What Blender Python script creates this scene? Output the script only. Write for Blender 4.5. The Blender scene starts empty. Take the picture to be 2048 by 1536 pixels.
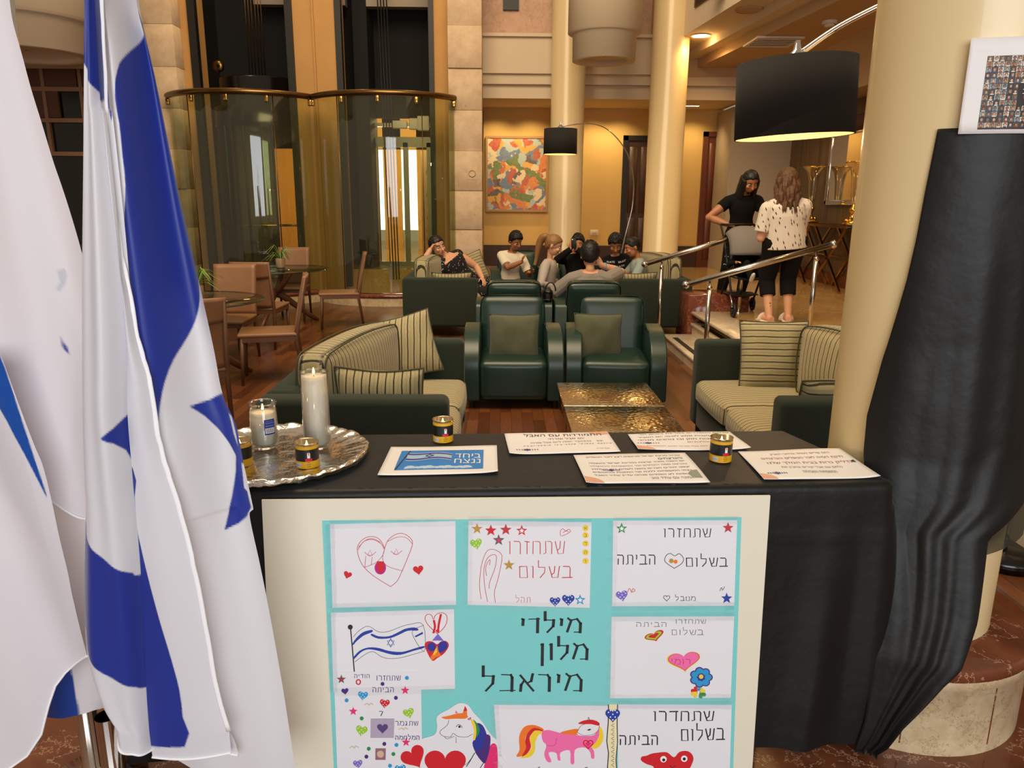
# Hotel lobby lounge behind a draped table with candles, flags and a board of drawings.
# Units are metres: +X right, +Y away from the viewer, +Z up; z = 0 is the lounge parquet.
import bpy, bmesh, math, random
from mathutils import Vector, Matrix, Euler, noise
from mathutils.geometry import tessellate_polygon

random.seed(7)
PI = math.pi
SC = bpy.context.scene
COL = SC.collection
R = math.radians

# ---------------------------------------------------------------- camera, sky, daylight, exposure
cam_data = bpy.data.cameras.new('camera')
cam_data.sensor_width = 36.0
cam_data.lens = 36.0 * 1500 / 2048
cam_data.clip_start = 0.05
cam = bpy.data.objects.new('camera', cam_data)
COL.objects.link(cam)
cam.matrix_world = (Matrix.Translation((0, 0, 1.65)) @ Matrix.Rotation(R(-0.9), 4, 'Z')
                    @ Matrix.Rotation(R(90 - 13.7), 4, 'X') @ Matrix.Rotation(R(0.4), 4, 'Z'))
SC.camera = cam

world = bpy.data.worlds.new('world')
SC.world = world
world.use_nodes = True
bg = world.node_tree.nodes['Background']
bg.inputs[0].default_value = (1.0, 0.80, 0.56, 1)
bg.inputs[1].default_value = 0.36

def area(name, loc, aim, size, power, color, size_y=None):
    l = bpy.data.lights.new(name, 'AREA')
    l.energy = power; l.color = color; l.shape = 'RECTANGLE'
    l.size = size; l.size_y = size_y or size
    o = bpy.data.objects.new(name, l); COL.objects.link(o)
    o.location = loc
    o.rotation_euler = (Vector(aim) - Vector(loc)).to_track_quat('-Z', 'Y').to_euler()
    return o
# daylight through the glazed entrance behind the viewer, and an unseen area fill added high over the lounge
area('entrance_daylight', (0.5, -3.2, 2.4), (0.1, 1.6, 0.8), 4.0, 225, (0.92, 0.96, 1.0), 2.8)
area('atrium_fill', (-0.8, 4.8, 7.6), (-0.8, 11.0, 1.0), 5.0, 700, (1.0, 0.78, 0.52), 5.0)

def spot(name, loc, aim, power, color=(1.0, 0.66, 0.30), angle=95, blend=0.8, r=0.05):
    l = bpy.data.lights.new(name, 'SPOT')
    l.energy = power; l.color = color; l.spot_size = R(angle); l.spot_blend = blend; l.shadow_soft_size = r
    o = bpy.data.objects.new(name, l); COL.objects.link(o)
    o.location = loc
    o.rotation_euler = (Vector(aim) - Vector(loc)).to_track_quat('-Z', 'Y').to_euler()
    return o
def bulb(name, loc, power, color=(1.0, 0.68, 0.34), r=0.04):
    l = bpy.data.lights.new(name, 'POINT')
    l.energy = power; l.color = color; l.shadow_soft_size = r
    o = bpy.data.objects.new(name, l); COL.objects.link(o); o.location = loc
    return o

SC.view_settings.view_transform = 'Standard'
SC.view_settings.look = 'None'
SC.view_settings.gamma = 1.0
SC.view_settings.use_curve_mapping = False
SC.view_settings.exposure = 0.0
SC.cycles.max_bounces = 8
SC.cycles.diffuse_bounces = 4
SC.cycles.glossy_bounces = 4
SC.cycles.transparent_max_bounces = 16
SC.cycles.caustics_reflective = False
SC.cycles.caustics_refractive = False
SC.cycles.sample_clamp_indirect = 6.0
SC.cycles.use_denoising = True

# ---------------------------------------------------------------- materials
def lin(c):
    return tuple(((v / 255) / 12.92 if v / 255 <= 0.04045 else ((v / 255 + 0.055) / 1.055) ** 2.4) for v in c)

class NT:
    def __init__(self, name):
        self.m = bpy.data.materials.new(name); self.m.use_nodes = True
        self.t = self.m.node_tree; self.b = self.t.nodes['Principled BSDF']; self.out = self.t.nodes['Material Output']
    def n(self, typ, **kw):
        nd = self.t.nodes.new(typ)
        for k, v in kw.items():
            if k.startswith('i_'):
                nd.inputs[k[2:].replace('_', ' ')].default_value = v
            else:
                setattr(nd, k, v)
        return nd
    def l(self, a, b): self.t.links.new(a, b)
    def math(self, op, a, b=None, c=None):
        nd = self.t.nodes.new('ShaderNodeMath'); nd.operation = op
        for i, v in enumerate((a, b, c)):
            if v is None: continue
            if isinstance(v, (int, float)): nd.inputs[i].default_value = v
            else: self.l(v, nd.inputs[i])
        return nd.outputs[0]
    def mix(self, fac, a, b):
        nd = self.t.nodes.new('ShaderNodeMix'); nd.data_type = 'RGBA'
        for i, v in ((0, fac), (6, a), (7, b)):
            if isinstance(v, (int, float)): nd.inputs[i].default_value = v
            elif isinstance(v, tuple): nd.inputs[i].default_value = (*v[:3], 1)
            else: self.l(v, nd.inputs[i])
        return nd.outputs[2]
    def coord(self, kind='Object', scale=(1, 1, 1), rot=(0, 0, 0)):
        tc = self.t.nodes.new('ShaderNodeTexCoord'); mp = self.t.nodes.new('ShaderNodeMapping')
        mp.inputs['Scale'].default_value = scale; mp.inputs['Rotation'].default_value = rot
        self.l(tc.outputs[kind], mp.inputs['Vector']); return mp.outputs['Vector']
    def noise(self, vec, scale, detail=4, rough=0.55):
        nd = self.n('ShaderNodeTexNoise', i_Scale=scale, i_Detail=detail, i_Roughness=rough)
        if vec is not None: self.l(vec, nd.inputs['Vector'])
        return nd.outputs['Fac']
    def ramp(self, fac, stops):
        nd = self.t.nodes.new('ShaderNodeValToRGB'); cr = nd.color_ramp
        while len(cr.elements) < len(stops): cr.elements.new(0.5)
        for e, (p, c) in zip(cr.elements, stops): e.position = p; e.color = (*c[:3], 1)
        self.l(fac, nd.inputs[0]); return nd.outputs[0]
    def bump(self, h, strength=0.2, dist=0.01):
        nd = self.n('ShaderNodeBump', i_Strength=strength, i_Distance=dist)
        self.l(h, nd.inputs['Height']); self.l(nd.outputs[0], self.b.inputs['Normal'])
    def sep(self, v):
        nd = self.t.nodes.new('ShaderNodeSeparateXYZ'); self.l(v, nd.inputs[0]); return nd.outputs

def plain(name, rgb, rough=0.6, metal=0.0, var=0.06, scale=30, bump=0.0, spec=0.5, sheen=0.0, coat=0.0, srgb=True):
    k = NT(name); c = lin(rgb) if srgb else rgb
    v = k.coord('Object')
    f = k.noise(v, scale)
    a = tuple(max(0, x * (1 - var)) for x in c); b = tuple(min(1, x * (1 + var)) for x in c)
    k.l(k.mix(f, a, b), k.b.inputs['Base Color'])
    k.b.inputs['Roughness'].default_value = rough; k.b.inputs['Metallic'].default_value = metal
    k.b.inputs['Specular IOR Level'].default_value = spec
    if sheen: k.b.inputs['Sheen Weight'].default_value = sheen
    if coat: k.b.inputs['Coat Weight'].default_value = coat
    if bump: k.bump(f, bump, 0.01)
    return k.m

def glow(name, rgb, strength, srgb=True):
    k = NT(name); c = lin(rgb) if srgb else rgb
    k.b.inputs['Base Color'].default_value = (*c, 1)
    k.b.inputs['Emission Color'].default_value = (*c, 1); k.b.inputs['Emission Strength'].default_value = strength
    return k.m

def thin_glass(name, tint=(0.86, 0.9, 0.8), refl=0.10, rough=0.02, painted_haze=0.0):
    k = NT(name)
    tr = k.n('ShaderNodeBsdfTransparent'); tr.inputs[0].default_value = (*tint, 1)
    gl = k.n('ShaderNodeBsdfGlossy'); gl.inputs['Roughness'].default_value = rough
    lw = k.n('ShaderNodeLayerWeight', i_Blend=0.35)
    f = k.math('MULTIPLY_ADD', lw.outputs['Fresnel'], 0.6, refl)
    mx = k.n('ShaderNodeMixShader'); k.l(f, mx.inputs[0]); k.l(tr.outputs[0], mx.inputs[1]); k.l(gl.outputs[0], mx.inputs[2])
    s_ = mx.outputs[0]
    if painted_haze:                                     # reflected haze painted in as an olive diffuse share
        df = k.n('ShaderNodeBsdfDiffuse'); df.inputs[0].default_value = (0.55, 0.54, 0.34, 1); m2 = k.n('ShaderNodeMixShader'); m2.inputs[0].default_value = painted_haze
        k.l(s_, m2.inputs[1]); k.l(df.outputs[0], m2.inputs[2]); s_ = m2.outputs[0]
    k.l(s_, k.out.inputs['Surface'])
    return k.m

def stripes(name, axis, period=0.041):
    """cream corduroy with fine dark olive lines across one local axis"""
    k = NT(name); v = k.coord('Object'); s = k.sep(v)[axis]
    w = k.noise(v, 9.0, 2)
    t = k.math('FRACT', k.math('MULTIPLY_ADD', s, 1 / period, k.math('MULTIPLY', w, 0.25)))
    dark = k.math('LESS_THAN', t, 0.17)
    mid = k.math('MULTIPLY', k.math('GREATER_THAN', t, 0.5), k.math('LESS_THAN', t, 0.62))
    f = k.noise(v, 160, 2)
    base = k.mix(f, lin((150, 138, 100)), lin((184, 170, 128)))
    base = k.mix(k.math('MULTIPLY', mid, 0.45), base, lin((128, 124, 84)))
    k.l(k.mix(dark, base, lin((48, 44, 26))), k.b.inputs['Base Color'])
    k.b.inputs['Roughness'].default_value = 0.9
    k.b.inputs['Sheen Weight'].default_value = 0.2
    k.bump(k.math('ADD', k.math('MULTIPLY', dark, -0.6), w), 0.35, 0.006)
    return k.m

def vcol(name, rough=0.6, sheen=0.0, transl=0.0, spec=0.3, bump=0.0):
    """uses the mesh's own printed colours (attribute 'print')"""
    k = NT(name)
    a = k.n('ShaderNodeVertexColor', layer_name='print')
    k.l(a.outputs[0], k.b.inputs['Base Color'])
    k.b.inputs['Roughness'].default_value = rough; k.b.inputs['Specular IOR Level'].default_value = spec
    k.b.inputs['Sheen Weight'].default_value = sheen
    if bump: k.bump(k.noise(k.coord('Object'), 350, 2), bump, 0.002)
    if transl:
        tl = k.n('ShaderNodeBsdfTranslucent'); k.l(a.outputs[0], tl.inputs[0])
        mx = k.n('ShaderNodeMixShader'); mx.inputs[0].default_value = transl
        k.l(k.b.outputs[0], mx.inputs[1]); k.l(tl.outputs[0], mx.inputs[2]); k.l(mx.outputs[0], k.out.inputs['Surface'])
    return k.m

# ---------------------------------------------------------------- mesh helpers
class MB:
    def __init__(self): self.v = []; self.f = []; self.m = []; self.s = []; self.c = []
    def add(self, vs, fs, mi=0, smooth=True):
        o = len(self.v); self.v += [tuple(p) for p in vs]
        for q in fs: self.f.append([i + o for i in q]); self.m.append(mi); self.s.append(smooth)
        return self
    def box(self, c, s, rot=None, mi=0):
        x, y, z = s[0] / 2, s[1] / 2, s[2] / 2; c = Vector(c)
        vs = [Vector(p) for p in ((-x, -y, -z), (x, -y, -z), (x, y, -z), (-x, y, -z), (-x, -y, z), (x, -y, z), (x, y, z), (-x, y, z))]
        vs = [(rot @ p if rot else p) + c for p in vs]
        return self.add(vs, [(0, 3, 2, 1), (4, 5, 6, 7), (0, 1, 5, 4), (1, 2, 6, 5), (2, 3, 7, 6), (3, 0, 4, 7)], mi, False)
    def span(self, x0, x1, y0, y1, z0, z1, mi=0):
        return self.box(((x0 + x1) / 2, (y0 + y1) / 2, (z0 + z1) / 2), (abs(x1 - x0), abs(y1 - y0), abs(z1 - z0)), None, mi)
    def rbox(self, c, s, r, seg=3, rot=None, mi=0, puff=0.0):
        b = bmesh.new(); bmesh.ops.create_cube(b, size=1.0)
        bmesh.ops.scale(b, vec=s, verts=b.verts)
        if puff: bmesh.ops.subdivide_edges(b, edges=b.edges[:], cuts=5, use_grid_fill=True)
        ed = [e for e in b.edges if e.calc_face_angle(0) > 0.5] if puff else b.edges[:]
        bmesh.ops.bevel(b, geom=ed, offset=min(r, min(s) * 0.49), segments=seg, profile=0.5, affect='EDGES')
        if puff:
            for p in b.verts:
                a = [1 - (abs(p.co[i]) / (s[i] / 2)) ** 2 for i in range(3)]
                for i in range(3):
                    j, l = (i + 1) % 3, (i + 2) % 3
                    p.co[i] += math.copysign(puff * max(a[j], 0) * max(a[l], 0), p.co[i]) * (abs(p.co[i]) / (s[i] / 2)) ** 2
        c = Vector(c); b.verts.index_update()
        vs = [(rot @ p.co if rot else p.co.copy()) + c for p in b.verts]
        fs = [[p.index for p in q.verts] for q in b.faces]; b.free()
        return self.add(vs, fs, mi, True)
    def tube(self, pts, r, n=10, mi=0, cap=True, closed=False, smooth=True, up=None):
        pts = [Vector(p) for p in pts]; N = len(pts)
        rs = r if isinstance(r, list) else [r] * N
        vs = []; fs = []; prev = None
        for i, p in enumerate(pts):
            if closed: t = (pts[(i + 1) % N] - pts[i - 1])
            else: t = pts[min(i + 1, N - 1)] - pts[max(i - 1, 0)]
            t = t.normalized() if t.length > 1e-9 else Vector((0, 0, 1))
            if prev is None:
                a = Vector(up) if up else (Vector((0, 0, 1)) if abs(t.z) < 0.9 else Vector((1, 0, 0)))
                u = (a - t * a.dot(t)).normalized()
            else:
                u = (prev - t * prev.dot(t)); u = u.normalized() if u.length > 1e-6 else prev
            prev = u; w = t.cross(u)
            rr = rs[i]; ra, rb = rr if isinstance(rr, tuple) else (rr, rr)
            for k in range(n):
                a = 2 * PI * (k + 0.5) / n
                vs.append(p + u * (ra * math.cos(a)) + w * (rb * math.sin(a)))
        L = N if closed else N - 1
        for i in range(L):
            for k in range(n):
                a, b = i * n + k, i * n + (k + 1) % n; j = ((i + 1) % N) * n
                fs.append((a, b, j + (k + 1) % n, j + k))
        self.add(vs, fs, mi, smooth)
        if cap and not closed:
            o = len(self.v) - N * n
            self.f.append([o + k for k in range(n)][::-1]); self.m.append(mi); self.s.append(False)
            self.f.append([o + (N - 1) * n + k for k in range(n)]); self.m.append(mi); self.s.append(False)
        return self
    def bar(self, a, b, w, h, mi=0, up=(0, 0, 1)):
        a, b = Vector(a), Vector(b); t = (b - a).normalized(); u = Vector(up)
        if abs(t.dot(u)) > 0.98: u = Vector((0, 1, 0))
        s = t.cross(u).normalized(); u = s.cross(t)
        vs = [p + s * (sx * w / 2) + u * (sz * h / 2) for p in (a, b) for sx, sz in ((-1, -1), (1, -1), (1, 1), (-1, 1))]
        return self.add(vs, [(0, 1, 2, 3), (7, 6, 5, 4), (0, 4, 5, 1), (1, 5, 6, 2), (2, 6, 7, 3), (3, 7, 4, 0)], mi, False)
    def lathe(self, prof, c=(0, 0, 0), n=32, mi=0, a0=0.0, a1=2 * PI, rot=None, smooth=True, sx=1.0, sy=1.0):
        c = Vector(c); full = abs(a1 - a0 - 2 * PI) < 1e-6; cols = n if full else n + 1
        vs = []; fs = []
        for r, z in prof:
            for k in range(cols):
                a = a0 + (a1 - a0) * k / n; p = Vector((r * math.cos(a) * sx, r * math.sin(a) * sy, z)); vs.append((rot @ p if rot else p) + c)
        for i in range(len(prof) - 1):
            for k in range(n):
                k2 = (k + 1) % cols
                fs.append((i * cols + k, i * cols + k2, (i + 1) * cols + k2, (i + 1) * cols + k))
        return self.add(vs, fs, mi, smooth)
    def prism(self, poly, d0, d1, fn, mi=0, smooth=False):
        """2-D polygon extruded from depth d0 to d1; fn(u, v, d) -> point"""
        n = len(poly); tri = tessellate_polygon([[Vector((p[0], p[1], 0)) for p in poly]])
        vs = [fn(u, v, d0) for u, v in poly] + [fn(u, v, d1) for u, v in poly]
        fs = [tuple(t) for t in tri] + [tuple(i + n for i in t[::-1]) for t in tri]
        self.add(vs, fs, mi, False)
        o = len(self.v) - 2 * n
        for i in range(n):
            j = (i + 1) % n; self.f.append([o + i, o + j, o + n + j, o + n + i]); self.m.append(mi); self.s.append(smooth)
        return self
    def flat(self, poly, fn, mi=0):
        tri = tessellate_polygon([[Vector((p[0], p[1], 0)) for p in poly]])
        vs = [Vector(fn(u, v)) for u, v in poly]
        fs = []
        for t in tri:
            fs.append(tuple(t))
        return self.add(vs, fs, mi, False)
    def grid(self, fn, nu, nv, mi=0, smooth=True):
        vs = [fn(i / nu, j / nv) for j in range(nv + 1) for i in range(nu + 1)]
        fs = [(j * (nu + 1) + i, j * (nu + 1) + i + 1, (j + 1) * (nu + 1) + i + 1, (j + 1) * (nu + 1) + i) for j in range(nv) for i in range(nu)]
        return self.add(vs, fs, mi, smooth)
    def ball(self, c, r, n=12, mi=0, rot=None, m=None):
        rx, ry, rz = r if isinstance(r, tuple) else (r, r, r); c = Vector(c); m = m or max(6, n // 2 + 1)
        vs = []; fs = []
        for i in range(m + 1):
            th = PI * i / m
            for k in range(n):
                a = 2 * PI * k / n; p = Vector((rx * math.sin(th) * math.cos(a), ry * math.sin(th) * math.sin(a), rz * math.cos(th)))
                vs.append((rot @ p if rot else p) + c)
        for i in range(m):
            for k in range(n):
                a, b = i * n + k, i * n + (k + 1) % n
                if i == 0: fs.append((a, a + n, b + n))
                elif i == m - 1: fs.append((a, a + n, b))
                else: fs.append((a, a + n, b + n, b))
        return self.add(vs, fs, mi, True)
    def build(self, name, mats, parent=None, sub=0, solid=0.0, flip=False, colors=None, weld=True):
        me = bpy.data.meshes.new(name)
        me.from_pydata([tuple(p) for p in self.v], [], self.f)
        mats = mats if isinstance(mats, (list, tuple)) else [mats]
        for m in mats: me.materials.append(m)
        for p, mi, s in zip(me.polygons, self.m, self.s): p.material_index = mi; p.use_smooth = s
        if colors is not None:
            at = me.color_attributes.new('print', 'FLOAT_COLOR', 'POINT')
            buf = []
            for c in colors: buf += [c[0], c[1], c[2], 1.0]
            at.data.foreach_set('color', buf)
        b = bmesh.new(); b.from_mesh(me)
        if weld and colors is None: bmesh.ops.remove_doubles(b, verts=b.verts, dist=1e-6)
        if colors is None: bmesh.ops.recalc_face_normals(b, faces=b.faces)
        b.to_mesh(me); b.free(); me.update()
        o = bpy.data.objects.new(name, me); COL.objects.link(o)
        if parent is not None: o.parent = parent
        if solid:
            md = o.modifiers.new('thickness', 'SOLIDIFY'); md.thickness = solid; md.offset = 0
        if sub:
            md = o.modifiers.new('smooth', 'SUBSURF'); md.levels = sub; md.render_levels = sub
        return o

def tag(o, label, cat, group=None):
    o['label'] = label; o['category'] = cat
    if group: o['group'] = group
    return o
def thing(name, label, cat, loc=(0, 0, 0), rz=0.0, group=None, scale=1.0):
    o = bpy.data.objects.new(name, None); COL.objects.link(o)
    o.location = loc; o.rotation_euler = (0, 0, rz); o.scale = (scale,) * 3; o.empty_display_size = 0.1
    return tag(o, label, cat, group)
def struct(o):
    o['kind'] = 'structure'; return o
def dup(root, loc, rz=None, label=None, group=None, scale=None):
    r = root.copy(); COL.objects.link(r); r.location = loc
    if rz is not None: r.rotation_euler = (0, 0, rz)
    if scale: r.scale = (scale,) * 3
    if label: r['label'] = label
    if group: r['group'] = group
    for ch in list(root.children):
        c = ch.copy(); COL.objects.link(c); c.parent = r
        for g in list(ch.children):
            d = g.copy(); COL.objects.link(d); d.parent = c
    return r
def S(a, b, n): return [a + (b - a) * i / (n - 1) for i in range(n)]
def lerp_curve(pts, t):
    """piecewise linear x(t) through sorted (t, x) pairs"""
    if t <= pts[0][0]: return pts[0][1]
    for (a, xa), (b, xb) in zip(pts, pts[1:]):
        if t <= b: return xa + (xb - xa) * (t - a) / max(b - a, 1e-9)
    return pts[-1][1]
def smooth_path(pts, k=6):
    """Catmull-Rom through points"""
    P = [Vector(p) for p in pts]; out = []
    for i in range(len(P) - 1):
        p0, p1, p2, p3 = P[max(i - 1, 0)], P[i], P[i + 1], P[min(i + 2, len(P) - 1)]
        for j in range(k):
            t = j / k
            out.append(0.5 * ((2 * p1) + (p2 - p0) * t + (2 * p0 - 5 * p1 + 4 * p2 - p3) * t * t + (3 * p1 - p0 - 3 * p2 + p3) * t ** 3))
    out.append(P[-1]); return out

M = {}
M['cream_paint'] = plain('cream_paint', (228, 204, 154), 0.35, var=0.03, scale=3, coat=0.25)
M['wall_white'] = plain('warm_white_plaster', (214, 196, 168), 0.8, var=0.03, scale=4)
M['wall_yellow'] = plain('yellow_plaster', (214, 178, 110), 0.8, var=0.05, scale=2)
M['ochre'] = plain('ochre_plaster', (196, 148, 86), 0.75, var=0.12, scale=2.5)
M['ceiling'] = plain('ceiling_paint', (188, 160, 122), 0.85, var=0.03, scale=3)
M['grey_wall'] = plain('grey_plaster', (170, 156, 136), 0.8, var=0.03)
M['black'] = plain('matte_black', (16, 14, 12), 0.5)
M['black_gloss'] = plain('gloss_black', (8, 7, 6), 0.2)
M['dark_brown'] = plain('dark_brown_wood', (58, 34, 20), 0.45, var=0.3, scale=8)
M['steel'] = plain('brushed_steel', (200, 192, 180), 0.22, 1.0, var=0.05)
M['chrome'] = plain('chrome', (215, 210, 205), 0.08, 1.0, var=0.02)
M['brass'] = plain('brass', (190, 150, 80), 0.2, 1.0, var=0.05)
M['gold'] = plain('gold', (235, 180, 80), 0.12, 1.0, var=0.05)
M['bronze'] = plain('aged_bronze', (120, 92, 56), 0.3, 1.0, var=0.1)
M['green_leather'] = plain('green_leather', (26, 50, 41), 0.34, var=0.12, scale=6, bump=0.05, spec=0.55)
M['green_fabric'] = plain('dark_green_fabric', (44, 52, 42), 0.95, var=0.12, scale=60, bump=0.05, spec=0.2, sheen=0.1)
M['moss'] = plain('moss_velour', (88, 90, 70), 0.95, var=0.25, scale=12, bump=0.3, spec=0.15, sheen=0.15)
M['stripe_x'] = stripes('striped_corduroy_across_x', 0)
M['stripe_y'] = stripes('striped_corduroy_across_y', 1)
M['stripe_z'] = stripes('striped_corduroy_across_z', 2)
M['tan_leather'] = plain('tan_leather', (138, 98, 66), 0.45, var=0.14, scale=10, bump=0.06)
M['tan_leather_dark'] = plain('tan_leather_edge', (96, 62, 40), 0.5, var=0.12, scale=10)
M['walnut'] = plain('walnut', (92, 52, 30), 0.4, var=0.3, scale=7)
M['mahogany'] = plain('mahogany', (96, 44, 22), 0.4, var=0.25, scale=6)
M['paper'] = plain('white_paper', (236, 232, 230), 0.7, var=0.01, spec=0.3)
M['white'] = plain('white_plastic', (225, 215, 200), 0.5, var=0.02)
M['shade'] = plain('black_lampshade_fabric', (30, 27, 24), 0.9, var=0.08, scale=200)
M['shade_in'] = plain('lampshade_lining', (240, 214, 165), 0.6)
M['glass_green'] = thin_glass('curved_lift_glass', (0.82, 0.87, 0.56), 0.055, painted_haze=0.028)
M['glass_clear'] = thin_glass('clear_glass', (0.95, 0.97, 0.96), 0.04)
M['glass_table'] = thin_glass('table_glass', (0.72, 0.80, 0.70), 0.14)
M['mirror'] = plain('mirror_silver', (230, 225, 215), 0.02, 1.0, var=0.0)
M['flame'] = glow('flame', (255, 190, 90), 14)
M['lamp_lit'] = glow('lit_lamp', (255, 214, 140), 9)
M['black_cloth'] = plain('black_satin_cloth', (20, 20, 20), 0.55, var=0.15, scale=40, spec=0.5, sheen=0.12)
# ================================================================ SETTING
def parquet():
    k = NT('parquet'); v = k.coord('Object', rot=(0, 0, R(90)))
    br = k.n('ShaderNodeTexBrick', offset=0.37, i_Scale=1.0, i_Mortar_Size=0.0012, i_Bias=0.0, i_Brick_Width=0.62, i_Row_Height=0.085)
    br.inputs['Color1'].default_value = (*lin((134, 82, 46)), 1); br.inputs['Color2'].default_value = (*lin((78, 44, 25)), 1)
    br.inputs['Mortar'].default_value = (*lin((40, 20, 12)), 1); br.inputs['Mortar Smooth'].default_value = 0.2
    k.l(v, br.inputs['Vector'])
    g = k.noise(k.coord('Object', scale=(14, 1.2, 1)), 5.0, 5)
    k.l(k.mix(k.math('MULTIPLY', g, 0.55), br.outputs['Color'], lin((70, 32, 16))), k.b.inputs['Base Color'])
    k.b.inputs['Roughness'].default_value = 0.26
    k.bump(g, 0.04, 0.004)
    return k.m
def marble(name, a, b, vein, scale=2.0, tile=0.0, rough=0.12, spec=0.5):
    k = NT(name); v = k.coord('Object')
    f = k.noise(v, scale * 3, 8, 0.65)
    w = k.noise(v, scale * 1.4, 6, 0.7)
    line = k.math('LESS_THAN', k.math('ABSOLUTE', k.math('SUBTRACT', w, 0.5)), 0.006)
    c = k.ramp(f, [(0.3, lin(a)), (0.7, lin(b))])
    c = k.mix(k.math('MULTIPLY', line, 0.6), c, lin(vein))
    if tile:
        br = k.n('ShaderNodeTexBrick', offset=0.0, i_Scale=1.0, i_Mortar_Size=0.003, i_Brick_Width=tile, i_Row_Height=tile)
        k.l(v, br.inputs['Vector']); br.inputs['Color1'].default_value = (0, 0, 0, 1); br.inputs['Color2'].default_value = (0, 0, 0, 1); br.inputs['Mortar'].default_value = (1, 1, 1, 1)
        c = k.mix(k.math('MULTIPLY', br.outputs['Color'], 0.4), c, lin(vein))
    k.l(c, k.b.inputs['Base Color']); k.b.inputs['Roughness'].default_value = rough
    return k.m
def stone():
    k = NT('limestone'); v = k.coord('Object')
    f = k.noise(v, 5, 8, 0.65)
    pit = k.n('ShaderNodeTexVoronoi', i_Scale=3.2); k.l(v, pit.inputs['Vector'])
    spot_ = k.math('LESS_THAN', pit.outputs['Distance'], 0.09)
    c = k.ramp(f, [(0.3, lin((200, 170, 134))), (0.7, lin((226, 200, 168)))])
    k.l(k.mix(k.math('MULTIPLY', spot_, 0.25), c, lin((120, 96, 70))), k.b.inputs['Base Color'])
    k.b.inputs['Roughness'].default_value = 0.8; k.bump(f, 0.25, 0.01)
    return k.m
def wood_panel():
    k = NT('striped_wood_veneer'); v = k.coord('Object', scale=(1, 30, 0.6))
    f = k.noise(v, 1.0, 5, 0.6)
    k.l(k.ramp(f, [(0.3, lin((66, 50, 34))), (0.7, lin((112, 90, 62)))]), k.b.inputs['Base Color'])
    k.b.inputs['Roughness'].default_value = 0.35
    return k.m
M['parquet'] = parquet()
M['lobby_marble'] = marble('beige_polished_marble', (176, 136, 84), (198, 160, 104), (214, 184, 134), 1.0, 1.2, 0.1)
M['brown_marble'] = marble('brown_marble', (92, 48, 30), (128, 74, 48), (200, 160, 130), 3.0, 0, 0.12)
M['red_granite'] = marble('red_brown_granite', (92, 44, 30), (124, 66, 46), (180, 130, 104), 3.0, 0, 0.12)
M['cream_marble'] = marble('cream_marble', (190, 164, 124), (224, 204, 168), (150, 124, 90), 5.0, 0, 0.3)
M['step_marble'] = marble('white_step_marble', (208, 190, 160), (228, 212, 186), (180, 160, 130), 2.0, 0, 0.25)
M['stone'] = stone(); M['veneer'] = wood_panel()
M['pink_stone'] = marble('pink_stone', (190, 152, 126), (208, 172, 146), (150, 120, 100), 2.5, 0, 0.7)

def one(name, mat, *boxes, kind=True, parent=None):
    m = MB()
    for b in boxes: m.span(*b)
    o = m.build(name, mat, parent)
    return struct(o) if kind else o
one('floor', M['parquet'], (-10, 2.54, 2.3, 13.2, -0.1, 0))
one('floor_foyer', M['brown_marble'], (-6, 6, -5, 2.3, -0.1, 0.2))
one('floor_lobby', M['lobby_marble'], (2.54, 6.5, 2.3, 16, -0.1, 0.4), (-0.3, 2.54, 13.2, 16, -0.1, 0.4))
one('floor_corridor', M['lobby_marble'], (-6, -0.3, 13.9, 24, -0.1, 0.42))
# far wall with its skirting, doors and the fascia bands above
one('wall_back', M['wall_yellow'], (-0.34, 5.3, 15, 15.2, 0.4, 3.36))
one('baseboard_back', M['dark_brown'], (-0.34, 2.33, 14.97, 15, 0.4, 0.81), (3.4, 3.86, 14.97, 15, 0.4, 0.81))
one('wall_recess', M['grey_wall'], (4.1, 5.3, 14.0, 14.97, 0.4, 3.3))
one('baseboard_recess', M['dark_brown'], (4.09, 5.2, 13.98, 14.0, 0.4, 0.6))
one('trim_1', M['wall_white'], (-0.32, 4.2, 13.5, 15.2, 3.36, 3.42), (-0.32, 4.2, 13.47, 13.5, 3.34, 3.5), (-0.32, 4.2, 13.42, 13.6, 3.56, 3.7),
    (-0.32, 4.2, 13.5, 13.6, 3.5, 3.56), (-0.32, 2.6, 13.36, 13.6, 3.72, 4.28), (-0.32, 2.6, 13.42, 13.6, 3.7, 3.72), (-0.32, 2.6, 13.3, 13.6, 4.28, 4.33))
o = MB().span(-0.32, 2.6, 13.55, 13.7, 4.33, 7.0).build('wall_upper', M['pink_stone']); struct(o)
one('window_1', M['black'], (0.02, 0.28, 13.5, 13.56, 4.72, 5.3))
one('wall_right', M['veneer'], (5.2, 5.35, 2.3, 14.0, 0.4, 3.14))
one('baseboard_right', M['mahogany'], (5.17, 5.2, 2.3, 14.0, 0.4, 0.58))
one('trim_2', M['ceiling'], (4.72, 5.4, 2.3, 13.5, 3.14, 3.84))
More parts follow.
